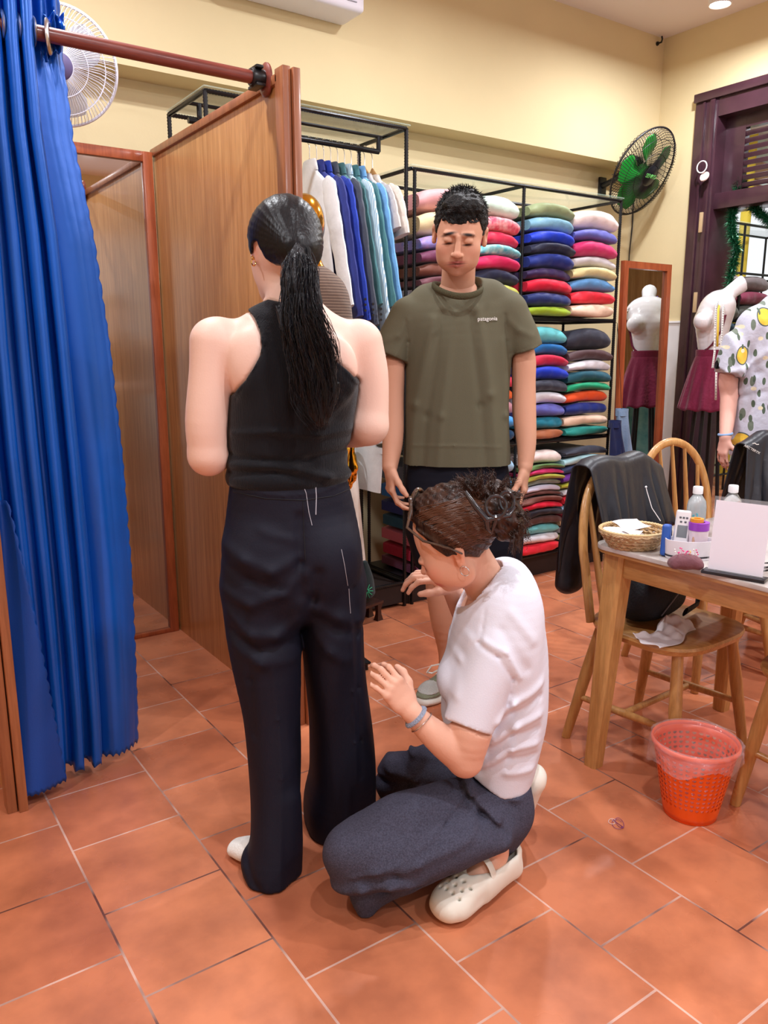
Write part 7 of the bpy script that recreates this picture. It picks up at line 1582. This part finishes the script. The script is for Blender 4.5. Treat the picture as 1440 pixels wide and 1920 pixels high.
c0 = v2w(mv(1334, 666)); c1 = v2w(mv(1331, 768)); m = MB()
def skf(u, v):
    a = 2 * pi * u; c = Vector(c0).lerp(Vector(c1), v); r = lerp(0.088, 0.185, v ** 0.85) + 0.010 * v * sin(13 * a) + 0.006 * v * sin(7 * a + 1); return c + Vector((r * cos(a), r * sin(a), 0.006 * sin(13 * a) * v))
o = m.grid(skf, 130, 20, True).obj('pleated_skirt', M_bur, t); solidify(o, 0.003)
m = MB(); cc = Vector(c0); m.rings([[cc + Vector((r * cos(a), r * sin(a), z)) for a in np.linspace(0, 2 * pi, 41)[:-1]] for r, z in ((0.092, -0.01), (0.094, 0.0), (0.094, 0.03), (0.09, 0.034))], False); o = m.obj('waistband', M_bur, t)
bvm = surf(bpy.data.objects['torso'])
for nm, pts, colr, r_ in (('suspender', [(1322, 660), (1336, 645), (1352, 620), (1360, 590)], M_bur, 0.014), ('back_strap', [(1322, 655), (1335, 648), (1352, 644)], M_bur, 0.004)):
    P = [hit(bvm, x, y, 0.004) for x, y in pts]; P = [p for p in P if p]
    if len(P) > 1: MB().tube(P, r_, 8, flat=(0.35, 1)).obj(nm, colr, t)
m = MB()
for a in (0.3, 1.9, 3.4, 5.0): m.tube([cc + Vector((0.05 * cos(a), 0.05 * sin(a), -0.02)), Vector((cc.x + 0.13 * cos(a), cc.y + 0.13 * sin(a), 0.0))], 0.012, 8)
m.tube([cc + Vector((0.085 * cos(a), 0.085 * sin(a), -0.30)) for a in np.linspace(0, 2 * pi, 33)[:-1]], 0.008, 6, closed=True); m.obj('stand_legs', M_black, t)
tp = thing('measuring_tape', 'white and yellow measuring tape hanging round the neck of the torso', 'measuring tape', tuple(v2w(mv(1345, 560))))
V5 = lambda x, y, H: Vector(v2w(mv(x, y, H)))
for pts, colr, nm in (([(1358, 548, 5.06), (1350, 556, 4.92), (1343, 575, 4.855), (1341, 610, 4.84), (1340, 660, 4.84), (1336, 690, 4.78)], (236, 234, 230), 'tape_end'), ([(1362, 550, 4.92), (1356, 580, 4.85), (1354, 620, 4.835), (1352, 660, 4.82), (1343, 700, 4.77), (1342, 750, 4.76)], (236, 234, 230), 'tape_end'), ([(1352, 556, 4.925), (1347, 580, 4.852), (1346, 620, 4.838), (1345, 650, 4.835)], (230, 196, 70), 'yellow_tape_end')):
    m = MB(); P = [V5(*p) for p in pts]; sdv = v2(1, 0, 0) * 0.0065; m.rings([[p - sdv, p + sdv] for p in P], False, False); o = m.obj(nm, mat(nm + '_ribbon', colr, 0.6), tp); solidify(o, 0.0012)
    if nm == 'tape_end':
        tk = MB()
        for i in range(44):
            s_ = (i + 0.5) / 44 * (len(P) - 1); a = min(int(s_), len(P) - 2); c = P[a].lerp(P[a + 1], s_ - a) + v2(0, -0.0016, 0); tk.box(c + Vector((-0.003, -0.003, -0.0007)), c + Vector((0.003, 0.003, 0.0007)))
        tk.obj('scale_ticks', mat('tick_ink', (60, 60, 70), 0.7), o)
ln = MB(); P = [V5(*p) for p in ((1350, 548, 5.06), (1353, 556, 4.93), (1362, 572, 4.90), (1372, 588, 4.92))]; sdv = v2(0.8, 0, 0.6) * 0.014; ln.rings([[p - sdv, p + sdv] for p in P], False, False); o = ln.obj('ribbon', mat('violet_ribbon', (104, 70, 190), 0.5), loc=tuple(P[0])); solidify(o, 0.0015); tag(o, 'violet ribbon round the neck of the white torso', 'ribbon')

# ---- door furniture: hinges, hanging ring with a tag
for (px, py0, py1) in ((1316, 398, 436), (1305, 548, 586)):
    a = onX(px, py0, XR - 0.058); b_ = onX(px - 3, py1, XR - 0.058); m = MB(); m.box((XR - 0.066, (a.y + b_.y) / 2 - 0.012, b_.z), (XR - 0.034, (a.y + b_.y) / 2 + 0.012, a.z), 0.003); o = m.obj('hinge', mat('hinge_brass', (206, 178, 140), 0.4, metal=0.3), d1); o['kind'] = 'structure'
c = onX(1316, 313, XR - 0.09); m = MB(); m.tube([c + Vector((0, 0.036 * cos(a), 0.036 * sin(a))) for a in np.linspace(0, 2 * pi, 33)[:-1]], 0.0042, 8, closed=True)
t = thing('door_ring', 'white plastic ring with a round tag on the dark doorframe', 'ring', tuple(c)); m.obj('ring', M_lampw, t); c2 = onX(1321, 331, XR - 0.085); m = MB(); m.lathe([(0, -0.006), (0.030, -0.006), (0.033, 0), (0.030, 0.006), (0, 0.006)], n=28, M=Matrix.Translation(c2) @ Matrix.Rotation(radians(-70), 4, 'Y')); m.tube([c2 + Vector((0.03, 0, 0.0)), Vector((XR - 0.03, c2.y, c2.z + 0.01))], 0.006, 6); m.obj('round_tag', mat('tag_pink', (226, 204, 200), 0.4), t)
# ---- green tinsel garland in the doorway
M_tin = mat('tinsel_green', (18, 74, 44), 0.25, metal=0.35, c2=(40, 120, 80), vscale=60)
def garland(paths, label):
    m = MB(); g_ = np.random.default_rng(17); allp = []
    for pts in paths:
        P = [onX(x, y, XR + dx) for x, y, dx in pts]; D = []
        for i in range(len(P) - 1):
            for j in range(14): D.append(P[i].lerp(P[i + 1], j / 14))
        D.append(P[-1]); m.tube(D, 0.012, 6); allp += D
        for i in range(len(D) - 1):
            for _ in range(46):
                c = D[i].lerp(D[i + 1], g_.uniform()); d = Vector(g_.normal(size=3)).normalized() * g_.uniform(0.035, 0.065); s_ = Vector(g_.normal(size=3)).normalized() * 0.0038
                v_ = [m._v(c - s_), m._v(c + s_), m._v(c + d)]; m._f(v_)
    o = m.obj('garland', M_tin, loc=tuple(allp[0]), smooth=False); tag(o, label, 'garland')
garland([[(1388, 338, 0.10), (1378, 380, 0.06), (1371, 412, 0.05), (1374, 440, 0.05), (1382, 468, 0.06), (1374, 500, 0.06), (1366, 545, 0.06)], [(1388, 345, 0.12), (1402, 372, 0.12), (1418, 394, 0.12), (1440, 412, 0.12), (1462, 424, 0.12)], [(1394, 340, 0.14), (1384, 356, 0.12), (1396, 366, 0.12)]], 'green tinsel garland hanging in the open doorway')

# ---- beyond the doorway: shelving with fabric, a yellow pillar, louvred window
SY = 4.28; a0 = onY(1340, 410, SY).x
zt2, zs2 = onY(1400, 421, SY).z, onY(1400, 447, SY).z
t = thing('fabric_shelving', 'black shelving with a glass top seen through the doorway', 'shelving', (a0 + 0.5, SY + 0.2, 0)); ex = a0 + 1.5
for x in (a0, a0 + 0.47, ex):
    for y in (SY, SY + 0.4): MB().tube([(x, y, 0), (x, y, zt2)], 0.011, 8).obj('post', M_rack, t)
for z in (zt2, zt2 - 0.42 - 0.0, 1.0, 0.15):
    m = MB()
    for a, b_ in (((a0, SY, z), (ex, SY, z)), ((a0, SY + 0.4, z), (ex, SY + 0.4, z)), ((a0, SY, z), (a0, SY + 0.4, z)), ((ex, SY, z), (ex, SY + 0.4, z))): m.tube([a, b_], 0.011, 8)
    m.obj('shelf_frame', M_rack, t)
MB().box((a0 - 0.01, SY - 0.01, zt2 + 0.011), (ex + 0.01, SY + 0.41, zt2 + 0.018), 0.002).obj('glass_top', M_glass, t)
zf = onY(1405, 470, SY).z
for z in (1.0,): MB().box((a0, SY, z + 0.011), (ex, SY + 0.4, z + 0.02), 0.002).obj('shelf_board', M_black, t)
L2 = [(0.13, 'taupe', (128, 110, 112)), (0.11, 'cranberry', (140, 30, 64)), (0.14, 'dark khaki', (84, 84, 76)), (0.10, 'dark teal', (26, 62, 84)), (0.09, 'wine', (120, 36, 66)), (0.10, 'rose taupe', (146, 124, 128)), (0.10, 'dusty mauve', (170, 146, 146)), (0.1, 'slate', (70, 76, 90))]
z = zt2 - 0.44; hfit = (z - 1.03) / sum(q[0] for q in L2)
for i, (th, cn, rgb) in enumerate(L2):
    th *= hfit; bolt(a0 + 0.10 + 0.0, a0 + 0.455, z - th + 0.001, z - 0.001, rgb, cn + '_far', f'{cn} folded fabric seen through the doorway, ' + ('on top' if i == 0 else f'under the {L2[i-1][1]} one'), 'fabric beyond the doorway', 700 + i, y0=SY - 0.03, a0=0.02 if i < 6 else 0.0, a1=0.02 if i < 7 else 0.0)
    z -= th
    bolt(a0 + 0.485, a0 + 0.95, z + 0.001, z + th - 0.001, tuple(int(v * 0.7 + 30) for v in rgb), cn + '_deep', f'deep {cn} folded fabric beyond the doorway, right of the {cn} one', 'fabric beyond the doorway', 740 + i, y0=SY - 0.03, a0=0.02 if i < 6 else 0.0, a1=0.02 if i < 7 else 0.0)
q = onY(1391, 430, SY + 0.53); MB().lathe([(0, 0), (0.05, 0), (0.05, CEIL), (0, CEIL)], (q.x, SY + 0.5, 0), 24).obj('yellow_pillar', mat('yellow_paint', (236, 206, 70), 0.6), loc=(q.x, SY + 0.5, 0))
o = bpy.data.objects['yellow_pillar']; o['kind'] = 'structure'
wl = MB(); q0 = onY(1395, 372, 4.88); q1 = onY(1395, 338, 4.88); n = 6
wl.box((6.6, 4.84, q0.z + 0.36), (8.9, 4.92, 3.0)); wl.box((6.6, 4.85, 1.75), (8.9, 4.91, 1.80)); wl.box((7.0, 4.86, 1.8), (7.05, 4.90, 3.0)); wl.box((8.62, 4.86, 1.8), (8.67, 4.90, 3.0)); 
for i in range(n): zz = lerp(q0.z, q0.z + 0.34, (i + 0.5) / n); wl.box((q0.x, -0.03, -0.006), (8.9, 0.03, 0.006), 0.0, Matrix.Translation((0, 4.88, zz)) @ Matrix.Rotation(radians(35), 4, 'X'))
struct(wl.obj('window_1', mat('louvre_tan', (190, 150, 116), 0.6)))
sc_ = thing('wooden_screen', 'tall wooden screen panel in the room beyond the doorway, seen in the corner mirror', 'screen', (6.05, 2.0, 0))
MB().box((6.03, 1.0, 0.0), (6.07, 3.05, 2.15), 0.005).obj('panel', M_lam, sc_)
m = MB(); m.grid(lambda u, v: Vector((6.0 + 0.012 * sin(30 * u) , lerp(1.1, 3.0, u), lerp(0.02, 1.05, v))), 90, 8); o = m.obj('teal_drape', mat('teal_marbled', (30, 104, 112), 0.7, c2=(120, 160, 150), vscale=9), loc=(6.0, 2.0, 0.02)); solidify(o, 0.003); tag(o, 'marbled teal cloth hung in front of the wooden screen, reflected in the corner mirror', 'cloth')

# ---- jeans and a navy garment hanging at the end of the shelves
q = onY(1163, 765, 3.30)
def hung(name, px, py0, py1, Y, w_, m_, label, cat, legs=False):
    a, b_ = onY(px, py0, Y), onY(px + 6, py1, Y); t = thing(name, label, cat, (a.x, Y, b_.z)); m = MB()
    def fn(u, v):
        an = 2 * pi * u; z = lerp(a.z, b_.z, v); h = w_ * (0.8 + 0.35 * v); return Vector((lerp(a.x, b_.x, v) + h * cos(an) + 0.01 * sin(3 * an + 4 * v), Y + 0.035 * sin(an) * (1 + 0.25 * sin(6 * an)), z))
    m.grid(fn, 48, 20, True).obj('cloth', m_, t)
    m = MB(); m.rings([[Vector((a.x + w_ * 0.84 * cos(an), Y + 0.037 * sin(an), a.z + z)) for an in np.linspace(0, 2 * pi, 33)[:-1]] for z in (-0.03, 0.012)], False); m.obj('waistband', m_, t)
    m = MB(); m.tube([(a.x, Y, a.z - 0.005), (SX2 + 0.012, Y0 - 0.012, SZ[2] - 0.01), (SX2, Y0, SZ[2])], 0.0014, 6); m.obj('hanging_cord', M_black, t)
hung('jeans', 1166, 770, 880, 3.12, 0.05, fabric('light_denim', (132, 160, 194), 0.8, 0.3, 200, 0.15), 'light blue jeans hanging at the end of the fabric shelves', 'jeans')
hung('navy_skirt', 1153, 792, 872, 3.10, 0.045, fabric('navy_twill', (26, 38, 84), 0.8), 'navy skirt hanging against the right post of the fabric shelves', 'skirt')

# ---- gold display mannequin behind the standing woman
HG = 3.02; gv = lambda x, y, H=HG: vp(x, y, H); M_gold = mat('gold_chrome', (244, 182, 62), 0.14, metal=1.0)
t = thing('mannequin', 'gold mannequin in a brown striped top behind the standing woman', 'mannequin', tuple(onH(588, 900, HG))[:2] + (0,))
f = Field(gv(520, 900) * (1, 0, 0) + (-0.03, HG - 0.22, 0.0), gv(690, 900) * (1, 0, 0) + (0.05, HG + 0.2, 1.95), 0.007)
f.ell(gv(572, 420), (0.072, 0.09, 0.105), 0.01); f.ell(gv(572, 440, HG - 0.03), (0.055, 0.06, 0.085), 0.02); f.chain([gv(578, 475), gv(580, 520)], [0.045, 0.05], 0.02)
f.chain([gv(580, 520), gv(580, 560), gv(580, 640), gv(580, 740), gv(580, 840), gv(582, 900)], [(0.07, 0.06), (0.13, 0.08), (0.13, 0.09), (0.11, 0.08), (0.13, 0.09), (0.14, 0.09)], 0.02)
for q_ in (-0.06, 0.06): f.chain([gv(581, 900) + (q_, 0, 0), gv(581, 1050) + (q_, 0, 0), np.array((gv(581, 1050)[0] + q_, HG, 0.06))], [0.075, 0.055, 0.035], 0.01)
f.chain([gv(622, 570), gv(640, 690), gv(650, 800), gv(652, 840, HG - 0.05)], [0.048, 0.042, 0.036, 0.026], 0.02); hand(f, gv(652, 842, HG - 0.05), (0.12, -0.1, -1), (-0.5, 0.6, 0), -1, 0.98, curl=((0.2, 0.3, 0.2), (0.25, 0.3, 0.2), (0.3, 0.35, 0.25), (0.35, 0.35, 0.25)))
field_obj('body', f, M_gold, t)
f2 = f.blank(); f2.chain([gv(580, 530), gv(580, 560), gv(580, 640), gv(580, 740), gv(582, 850)], [(0.09, 0.075), (0.145, 0.1), (0.145, 0.105), (0.13, 0.1), (0.15, 0.11)], 0.02); f2.chain([gv(615, 556), gv(628, 590), gv(640, 680)], [0.062, 0.058, 0.06], 0.03); f2.chain([gv(546, 560), gv(535, 600), gv(528, 680)], [0.062, 0.056, 0.055], 0.03); f2.plane(gv(580, 848), (0, 0, -1))
field_obj('striped_top', f2, striped('brown_stripe', (132, 112, 98), (92, 74, 66), 30), t)
bpy.data.materials['brown_stripe'].node_tree.nodes['Wave Texture'].bands_direction = 'Z'
fb = MB(); c = gv(581, 1050); w_ = v2w((c[0], HG, 0)); fb.lathe([(0, 0), (0.16, 0), (0.16, 0.012), (0, 0.016)], tuple(w_), 32); fb.tube([tuple(w_), tuple(w_ + np.array((0, 0, 0.3)))], 0.012, 8); fb.obj('base_plate', M_black, t)

# ---- low carved stand with a dark embroidered pouch; small black step near the trousers
k = onZ(702, 1166, 0); t = thing('carved_stand', 'low dark wooden stand with flared feet on the floor before the clothes rack', 'stand', tuple(k)); Mst = Matrix.Translation(k) @ Matrix.Rotation(radians(14), 4, 'Z')
m = MB(); m.box((-0.15, -0.01, 0.085), (0.06, 0.09, 0.10), 0.004, Mst); m.obj('top_plank', mat('dark_rosewood', (50, 26, 22), 0.35, coat=0.3), t)
for x, y in ((0.035, 0.005), (0.045, 0.075), (-0.13, 0.005), (-0.13, 0.075)):
    m = MB(); m.rings([[Mst @ Vector((x + a * s_, y + b_ * s_, z)) for a, b_ in ((0.016, 0.012), (-0.016, 0.012), (-0.016, -0.012), (0.016, -0.012))] for s_, z in ((1.25, 0.0), (0.8, 0.03), (0.7, 0.055), (1.1, 0.0845))]); m.obj('flared_foot', mat('dark_rosewood', (50, 26, 22), 0.35, coat=0.3), t)
pc = Mst @ Vector((-0.02, 0.045, 0.1005)); f = Field(np.array(pc) - 0.12, np.array(pc) + (0.12, 0.12, 0.26), 0.005); f.chain([np.array(pc) + (0, 0, 0.05), np.array(pc) + (0.005, 0, 0.12), np.array(pc) + (0, 0, 0.2)], [(0.06, 0.04), (0.045, 0.032), (0.022, 0.015)], 0.02); f.plane(np.array(pc) + (0, 0, 0.001), (0, 0, -1)); f.disp(lambda x, y, z: 0.004 * Wj(x, y, z))
t = thing('pouch', 'dark drawstring pouch with green embroidery on the carved stand', 'pouch', tuple(pc)); o = field_obj('pouch_cloth', f, fabric('ink_green_cloth', (22, 40, 44), 0.7), t, view=False); bvp = surf(o)
m = MB(); cp = np.array((688, 1108)); n_ = 0
for a in np.linspace(0, 2 * pi, 12)[:-1]:
    P = [hit(bvp, cp[0] + r * cos(a), cp[1] + r * sin(a) * 1.2, 0.0012) for r in (2, 6, 11)]; P = [p for p in P if p]
    if len(P) > 1: m.tube(P, 0.0016, 5); n_ += 1
m.obj('embroidery', mat('embroidery_green', (60, 190, 140), 0.6), t)
k = onZ(672, 1256, 0); t = thing('foot_block', 'small black low step on the tiles beside the black trousers', 'step', tuple(k)); Mst = Matrix.Translation(k) @ Matrix.Rotation(radians(-6), 4, 'Z'); MB().box((-0.10, -0.03, 0.028), (0.045, 0.07, 0.038), 0.003, Mst).obj('top_plate', M_black, t)
for x, y in ((0.03, -0.01), (0.03, 0.055), (-0.085, -0.01), (-0.085, 0.055)): MB().lathe([(0.011, 0), (0.009, 0.015), (0.011, 0.0278)], Mst @ Vector((x, y, 0)), 12).obj('foot', M_black, t)

# ---- customer in the lemon-print shirt at the back, head beyond the picture edge
HLm = 3.82; t = thing('person', 'person seen from behind in a grey shirt printed with yellow lemons, at the right edge', 'person', tuple(onH(1475, 1100, HLm))[:2] + (0,)); lv_ = lambda x, y, H=HLm: vp(x + 14, y + 12, H)
f = Field(lv_(1310, 900) * (1, 0, 0) + (0, HLm - 0.3, 0.0), lv_(1600, 900) * (1, 0, 0) + (0, HLm + 0.34, 1.95), 0.007)
f.chain([lv_(1478, 560), lv_(1474, 600), lv_(1470, 700), lv_(1468, 800), lv_(1468, 870)], [(0.08, 0.07), (0.2, 0.1), (0.19, 0.105), (0.17, 0.1), (0.17, 0.11)], 0.02); f.chain([lv_(1480, 560), lv_(1488, 520)], [0.06, 0.055], 0.02); f.ell(lv_(1500, 470), (0.08, 0.095, 0.115), 0.02); f.ell(lv_(1500, 492, HLm + 0.05), (0.06, 0.06, 0.08), 0.03)
f.seg(lv_(1400, 590), lv_(1550, 590), 0.06, 0.06, 0.03)
f.chain([lv_(1392, 600), lv_(1364, 650), lv_(1352, 700, HLm + 0.02), lv_(1354, 725, HLm + 0.03)], [0.058, 0.05, 0.045, 0.042], 0.02); f.chain([lv_(1354, 725, HLm + 0.03), lv_(1350, 770, HLm - 0.02), lv_(1346, 808, HLm - 0.1)], [0.042, 0.036, 0.027], 0.01); hand(f, lv_(1345, 810, HLm - 0.1), (-0.12, -0.1, -1), (0.6, 0.3, 0), 1, 0.85, curl=((0.25, 0.4, 0.3),) * 4)
f.chain([lv_(1550, 600), lv_(1572, 650), lv_(1580, 720), lv_(1580, 810)], [0.058, 0.05, 0.044, 0.03], 0.02)
for q_ in (-0.09, 0.09): f.chain([lv_(1468, 860) + (q_, 0, 0), lv_(1468, 1000) + (q_, 0, 0), np.array((lv_(1468, 1000)[0] + q_, HLm, 0.05))], [0.09, 0.065, 0.045], 0.01)
s2 = f.blank(); s2.chain([lv_(1477, 556), lv_(1474, 582), lv_(1471, 640), lv_(1464, 720), lv_(1456, 800), lv_(1452, 850)], [(0.10, 0.09), (0.19, 0.12), (0.235, 0.13), (0.235, 0.135), (0.25, 0.14), (0.255, 0.14)], 0.02); s2.seg(lv_(1404, 592), lv_(1548, 590), 0.075, 0.075, 0.03)
g_ = s2.blank(); g_.chain([lv_(1395, 604), lv_(1364, 650), lv_(1350, 700)], [0.075, 0.072, 0.074], 0.0, sub=2); g_.plane(lv_(1353, 686), (-0.28, 0, -1)); s2.join(g_, 0.02); g_ = s2.blank(); g_.chain([lv_(1550, 604), lv_(1574, 650), lv_(1588, 700)], [0.075, 0.07, 0.074], 0.0, sub=2); g_.plane(lv_(1584, 686), (0.28, 0, -1)); s2.join(g_, 0.02)
FLm = ridges([(0.012, 0.016, [(1380, 620), (1400, 700), (1370, 800)]), (-0.01, 0.016, [(1400, 610), (1430, 700), (1400, 820)]), (0.012, 0.014, [(1372, 700), (1410, 690), (1440, 660)]), (0.010, 0.016, [(1440, 600), (1450, 700), (1440, 820)]), (-0.008, 0.012, [(1360, 740), (1400, 750), (1440, 735)])], HLm - 0.12); s2.disp(FLm); s2.plane(lv_(1452, 842), (0, 0, -1)); s2.ell(lv_(1482, 545), (0.07, 0.09, 0.05), 0.006, op='s')
f.under(s2, 0.016); field_obj('body', f, skin_mat('pink_skin'), t, paint=skin_paint((226, 172, 156), []))
def lemon_mat():
    m = fabric('lemon_print_cotton', (198, 200, 216), 0.75, 0.2, 40, 0.04); nt = m.node_tree; b = nt.nodes['Principled BSDF']; L = nt.links; tc = nt.nodes.new('ShaderNodeTexCoord'); base = b.inputs['Base Color'].links[0].from_socket
    dt = nt.nodes.new('ShaderNodeVectorMath'); dt.operation = 'DOT_PRODUCT'; dt.inputs[1].default_value = (RH[0], RH[1], 0); L.new(tc.outputs['Object'], dt.inputs[0]); sz = nt.nodes.new('ShaderNodeSeparateXYZ'); L.new(tc.outputs['Object'], sz.inputs[0])
    uv = nt.nodes.new('ShaderNodeCombineXYZ'); L.new(dt.outputs['Value'], uv.inputs[0]); L.new(sz.outputs['Z'], uv.inputs[1]); cur = base
    for sc_, thr, colr, off, rot, scl, dens in ((15.0, 0.30, (112, 124, 110), 0.31, 0.9, (2.0, 0.8, 1), 0.3), (8.5, 0.27, (84, 96, 92), 0.045, 0.6, (1.0, 0.72, 1), 0.75), (8.5, 0.235, (238, 196, 70), 0.045, 0.6, (1.0, 0.72, 1), 0.75), (19.0, 0.26, (84, 100, 84), 0.77, -0.7, (2.4, 0.8, 1), 0.3), (13.0, 0.12, (236, 226, 196), 0.6, 0, (1, 1, 1), 0.5)):
        mp = nt.nodes.new('ShaderNodeMapping'); mp.inputs['Location'].default_value = (off, off * 0.7, off); mp.inputs['Rotation'].default_value = (0, 0, rot); mp.inputs['Scale'].default_value = scl; L.new(uv.outputs[0], mp.inputs['Vector'])
        v = nt.nodes.new('ShaderNodeTexVoronoi'); v.voronoi_dimensions = '2D'; v.inputs['Scale'].default_value = sc_ / 1.0; v.inputs['Randomness'].default_value = 0.85; L.new(mp.outputs[0], v.inputs['Vector'])
        lt = nt.nodes.new('ShaderNodeMath'); lt.operation = 'LESS_THAN'; L.new(v.outputs['Distance'], lt.inputs[0]); lt.inputs[1].default_value = thr
        sp = nt.nodes.new('ShaderNodeSeparateColor'); L.new(v.outputs['Color'], sp.inputs[0]); gt = nt.nodes.new('ShaderNodeMath'); gt.operation = 'LESS_THAN'; L.new(sp.outputs[0], gt.inputs[0]); gt.inputs[1].default_value = dens
        ml = nt.nodes.new('ShaderNodeMath'); ml.operation = 'MULTIPLY'; L.new(lt.outputs[0], ml.inputs[0]); L.new(gt.outputs[0], ml.inputs[1])
        mx = nt.nodes.new('ShaderNodeMix'); mx.data_type = 'RGBA'; L.new(ml.outputs[0], mx.inputs[0]); L.new(cur, mx.inputs[6]); mx.inputs[7].default_value = lin(colr); cur = mx.outputs[2]
    L.new(cur, b.inputs['Base Color']); return m
field_obj('lemon_shirt', s2, lemon_mat(), t)
hf = Field(lv_(1500, 470) - 0.15, lv_(1500, 470) + 0.15, 0.006); hf.ell(lv_(1500, 464), (0.088, 0.102, 0.112), 0.01); hf.plane(lv_(1500, 496), (0, 0.5, -1)); field_obj('hair', hf, M_mhair, t)
lg = f.blank(); lg.chain([lv_(1462, 835), lv_(1465, 880)], [(0.2, 0.125), (0.19, 0.13)], 0.02)
for q_ in (-0.09, 0.09): lg.chain([lv_(1468, 870) + (q_, 0, 0), lv_(1468, 1000) + (q_, 0, 0), np.array((lv_(1468, 1000)[0] + q_, HLm, 0.06))], [0.10, 0.09, 0.08], 0.02)
lg.plane((0, 0, 0.03), (0, 0, -1)); field_obj('trousers', lg, mat('dark_navy_cotton', (16, 18, 30), 0.8, spec=0.25), t)
m = MB(); c = lv_(1346, 802, HLm - 0.09); m.tube([Vector(v2w(c + np.array((0.029 * cos(a), 0.029 * sin(a), 0.004 * cos(a))))) for a in np.linspace(0, 2 * pi, 25)[:-1]], 0.006, 8, closed=True); m.obj('bracelet', mat('pale_blue_band', (140, 176, 220), 0.4), t)
